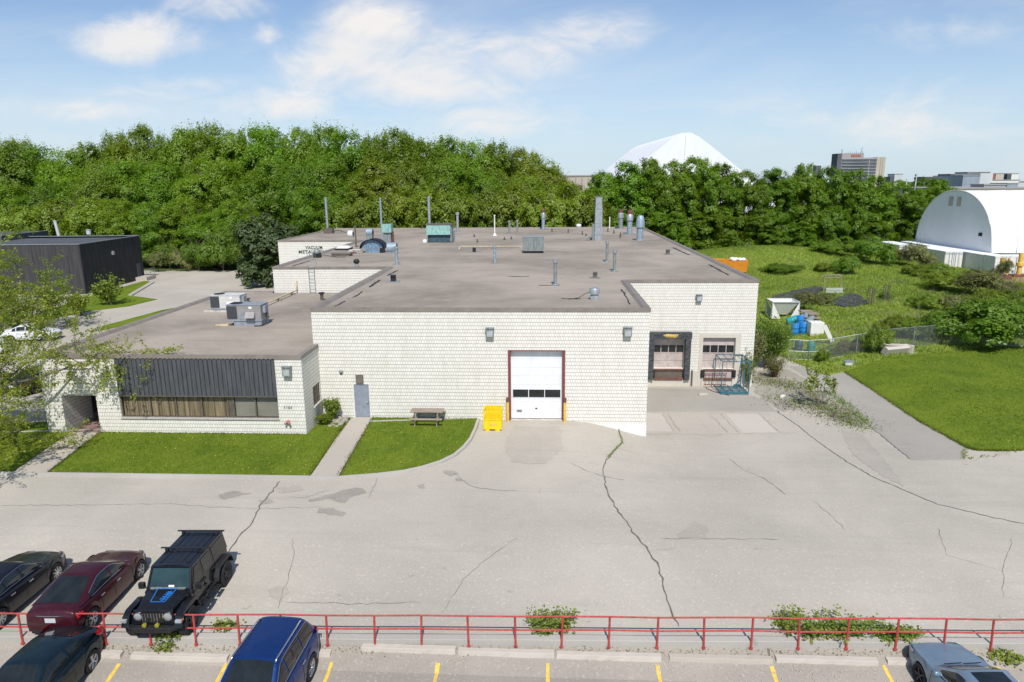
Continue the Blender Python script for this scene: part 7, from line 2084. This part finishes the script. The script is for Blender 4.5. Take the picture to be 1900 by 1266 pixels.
# big budding tree near the entrance
def branch_tree(name, label, loc, H, seed, lm, fan=1.0, lean=.06, m_=26, ls=.07, droop=.0):
    rd = random.Random(seed); t_ = thing(name, label, 'tree', loc); mb = MB(); tips = []

    def grow(p, d, L, r, lev):
        n = 4; pts = [p]; q = p.copy(); dd = d.copy()
        for k in range(n):
            dd = (dd+Vector((rd.gauss(0, .16), rd.gauss(0, .16), rd.gauss(.015, .09)))).normalized()
            q = q+dd*(L/n); pts.append(q.copy())
        mb.tube(pts, [r*(1-.55*k/n) for k in range(n+1)], 7 if lev < 2 else 4, lev < 1)
        if lev >= 3: tips.append((pts, dd))
        if lev >= 4: return
        nb = (9, 6, 5, 4)[lev]
        for k in range(nb):
            f = rd.uniform(.35, 1.0) if lev else rd.uniform(.16, .98)
            idx = min(n-1, int(f*n)); b = pts[idx].lerp(pts[idx+1], f*n-idx)
            ax = Vector((rd.gauss(0, 1), rd.gauss(0, 1), rd.gauss(0, .5))).normalized()
            nd = (dd*.5+ax*(.75 if lev else 1.0)*fan+Vector((0, 0, droop))).normalized()
            grow(b, nd, L*(rd.uniform(.85, 1.15) if lev == 0 else rd.uniform(.52, .74)), max(.009, r*(1-.5*f)*rd.uniform(.48, .64)), lev+1)
    grow(Vector((0, 0, -.2)), Vector((lean, .0, 1)).normalized(), H*.42, .20, 0)
    mb.build('trunk', m_bark, t_, smooth=True)
    Ps = []; Ns = []; rg = np.random.default_rng(seed)
    for pts, d in tips:
        for _ in range(m_):
            i = rd.randrange(len(pts)-1); f = rd.random(); q = pts[i].lerp(pts[i+1], f)
            Ps.append(np.array(q)+rg.normal(size=3)*.09); Ns.append(rg.normal(size=3)+np.array([0, 0, .7]))
    V, Fc = leaves(np.array(Ps), unit(np.array(Ns)), ls, .6, rg); np_mesh('crown', V, Fc, lm, t_)
    return t_


bt = branch_tree('budding_tree', 'big spreading tree with fine bare branches and fresh yellow-green leaves by the entrance', (-29.6, -5.6, hz(-29.6, -5.6)), 12.9, 21, m_lf_young, 1.15, .11, 44, .064, -.02)
bt2 = branch_tree('budding_tree', 'brownish half bare tree standing behind the entrance tree toward the dark factory', (-51.5, 26.0, 0), 11.5, 33, m_lf_olive, 1.0, .06, 24, .085)
bt3 = branch_tree('budding_tree', 'half bare tree at the left border behind the white cars', (-60.0, 24.0, 0), 11.0, 47, m_lf_olive, 1.0, .0, 13, .08)

# remove unused prototypes by moving them into use as real trees at the hidden back of the wood
for key, (r_, H0, R0) in PROTO.items():
    for ch in list(r_.children): bpy.data.objects.remove(ch, do_unlink=True)
    bpy.data.objects.remove(r_, do_unlink=True)

# ------------------------------------------------------------------ grass blades
def blades(name, poly, dens, h0, h1, w, mt, zf, label, keep=None, lean=.5):
    xs = [p[0] for p in poly]; ys = [p[1] for p in poly]; A = (max(xs)-min(xs))*(max(ys)-min(ys)); n = int(A*dens)
    P = np.stack([rng.uniform(min(xs), max(xs), n), rng.uniform(min(ys), max(ys), n)], 1); P = P[in_poly(P, poly)]
    if keep is not None: P = P[keep(P)]
    n = len(P); z = zf(P)
    a = rng.uniform(0, 2*PI, n); hh = rng.uniform(h0, h1, n); ww = w*rng.uniform(.6, 1.4, n)
    dx = np.cos(a)*ww; dy = np.sin(a)*ww
    tx_ = rng.normal(0, lean, n)*hh; ty_ = rng.normal(0, lean, n)*hh
    V = np.stack([np.stack([P[:, 0]-dx, P[:, 1]-dy, z-.02], 1), np.stack([P[:, 0]+dx, P[:, 1]+dy, z-.02], 1), np.stack([P[:, 0]+tx_, P[:, 1]+ty_, z+hh], 1)], 1).reshape(-1, 3)
    o = np_mesh(name, V, np.arange(3*n).reshape(-1, 3), mt); return tag(o, label, 'grass', None, 'stuff')


def patchy(P, s, lo): return (np.sin(P[:, 0]*s+1.3*np.sin(P[:, 1]*s*.7))+np.cos(P[:, 1]*s*1.3+P[:, 0]*s*.4)+rng.normal(0, .7, len(P))) > lo


zlawn = lambda P: h(P[:, 0], P[:, 1])+.10
blades('grass', lawnA, 420, .03, .085, .012, m_grass, zlawn, 'short grass of the lawn before the office window')
blades('grass', lawnB, 420, .03, .085, .012, m_grass, zlawn, 'short grass of the curved lawn with the picnic table')
blades('grass', [(-42, -8.28), (-25.52, -8.28), (-26.42, -2.9), (-27.6, -2.9), (-42, -1.6)], 300, .03, .085, .013, m_grass, zlawn, 'short grass under the budding entrance tree')
blades('grass', lawnD, 130, .04, .10, .018, m_grass, lambda P: h(P[:, 0], P[:, 1])+.05, 'mown grass of the sloping lawn right of the access path')
blades('meadow_grass', [(21.6, 14.4), (34, 19.0), (60, 26), (75, 40), (64, 62), (62, 92), (48, 97), (15.4, 86), (15.4, 33.5)], 42, .10, .32, .04, m_grass2, lambda P: h(P[:, 0], P[:, 1])+.06, 'long grass of the meadow behind the fence')
m_litter = leaf_mat('dead_litter', [(.06, .05, .035), (.12, .10, .07), (.2, .17, .11)], .1, .0, .0)


def edge_tufts(pts, n, label, off):
    Ps = []
    for _ in range(n):
        a, b = random.choice(list(zip(pts, pts[1:]))); f = random.random(); q = max(-.12, min(.16, random.gauss(0, .07)*(1+1.5*(math.sin(a[0]*3+f*4) > .4))))
        Ps.append((a[0]+(b[0]-a[0])*f+q, a[1]+(b[1]-a[1])*f+random.gauss(0, .06)))
    P = np.array(Ps); n = len(P); z = h(P[:, 0], P[:, 1])+off; a = rng.uniform(0, 6.28, n); hh = rng.uniform(.04, .13, n); w = .016
    V = np.stack([np.stack([P[:, 0]-np.cos(a)*w, P[:, 1]-np.sin(a)*w, z], 1), np.stack([P[:, 0]+np.cos(a)*w, P[:, 1]+np.sin(a)*w, z], 1), np.stack([P[:, 0]+rng.normal(0, .05, n), P[:, 1]+rng.normal(0, .05, n)-.03, z+hh], 1)], 1).reshape(-1, 3)
    tag(np_mesh('grass', V, np.arange(3*n).reshape(-1, 3), m_grass), label, 'grass', None, 'stuff')


edge_tufts(_e, 5200, 'ragged grass along the border of the sloping lawn', .01)
edge_tufts([(-11.06, -8.28), (-11.38, -2.4), (-11.42, -.05)], 700, 'ragged grass on the left border of the side door walk', .1)
edge_tufts([(-9.66, -8.28), (-10.05, -.03)], 600, 'ragged grass on the right border of the side door walk', .1)
edge_tufts([(-23.72, -8.28), (-24.68, -2.8)], 500, 'ragged grass on the right border of the entrance walk', .1)
edge_tufts([(-24.6, -2.84), (-13.05, -2.84)], 900, 'longer grass at the foot of the office wall', .1)
edge_tufts([(-10.0, -.05), (-4, -.05)], 500, 'longer grass at the foot of the factory wall', .1)
blades('dry_grass', [(21.6, 20), (34, 24), (48, 30), (48, 60), (20, 60)], 9, .2, .5, .03, m_straw, lambda P: h(P[:, 0], P[:, 1])+.06, 'straw coloured dead stalks scattered through the meadow', keep=lambda P: patchy(P, .55, 1.0))
for nm, poly, n in (('a', lawnA, 260), ('b', lawnB, 150), ('d', lawnD, 380)):
    xs = [p[0] for p in poly]; ys = [p[1] for p in poly]
    P = np.stack([rng.uniform(min(xs), max(xs), n*2), rng.uniform(min(ys), max(ys), n*2)], 1); P = P[in_poly(P, poly)][:n]
    P = P[patchy(P, .9, -.2)]
    P3 = np.column_stack([P, h(P[:, 0], P[:, 1])+(.17 if nm != 'd' else .12)])
    V, Fc = leaves(P3, unit(rng.normal(size=P3.shape)*.2+np.array([[0, 0, 1.]])), .026, .9)
    tag(np_mesh('dandelions', V, Fc, m_flower), {'a': 'yellow dandelions dotting the lawn before the office', 'b': 'yellow dandelions dotting the curved lawn', 'd': 'yellow dandelions dotting the sloping right lawn'}[nm], 'flowers', None, 'stuff')
# weeds in the dirt strip, kerb edge and main crack
def weeds(name, pts, n, spread, ls, label, mt=None, zf=hz):
    Ps = []
    for _ in range(n):
        a, b = random.choice(list(zip(pts, pts[1:]))); f = random.random(); x = a[0]+(b[0]-a[0])*f+random.gauss(0, spread); y = a[1]+(b[1]-a[1])*f+random.gauss(0, spread)
        Ps.append((x, y, zf(x, y)+random.uniform(.015, .02+ls*1.6)))
    P = np.array(Ps); V, Fc = leaves(P, unit(rng.normal(size=P.shape)*.6+np.array([[0, 0, 1.]])), ls, .5)
    tag(np_mesh(name, V, Fc, mt or m_lf_bush), label, 'weeds', None, 'stuff')


weeds('weeds', pxpoly([(1400, 700), (1440, 715), (1480, 712), (1520, 740), (1560, 770), (1600, 795), (1540, 760), (1490, 748), (1430, 735)]), 2600, .75, .06, 'ground weeds scattered over the dirt strip by the dock court')
weeds('dead_leaves', pxpoly([(1400, 700), (1440, 712), (1490, 722), (1540, 752), (1580, 785), (1520, 762), (1450, 745)]), 3000, .8, .055, 'dark dead leaves and twigs littering the dirt strip', mt=m_litter)
weeds('weeds', pxpoly([(1536, 726), (1570, 752), (1610, 786)]), 650, .2, .05, 'weeds along the edge of the access path')
weeds('weeds', pxpoly([(1128, 786), (1147, 795), (1170, 801), (1196, 807)]), 520, .045, .05, 'weeds along the foot of the pale foundation')
weeds('weeds', pxpoly([(1147, 795), (1155, 822), (1142, 834), (1128, 850)]), 260, .04, .035, 'weeds in the wide upper end of the main crack')
weeds('weeds', pxpoly([(1203, 713), (1240, 714), (1290, 714)]), 300, .06, .05, 'weeds along the foot of the dock wall')
weeds('weeds', curve[1:]+[(-3.9, -.1)], 240, .05, .035, 'weeds along the curved kerb', zf=lambda x, y: hz(x, y))
weeds('weeds', [(-16, float(yf(-16))-.25), (14, float(yf(14))-.25)], 900, .09, .03, 'small weeds and litter along the retaining kerb', zf=hzl, mt=m_lf_dry)
weeds('weeds', pxpoly([(1790, 834), (1788, 853), (1900, 836)]), 160, .08, .05, 'weeds at the lawn corner by the access path')
# prune emptied property
for o in bpy.data.objects:
    if 'used' in o: del o['used']
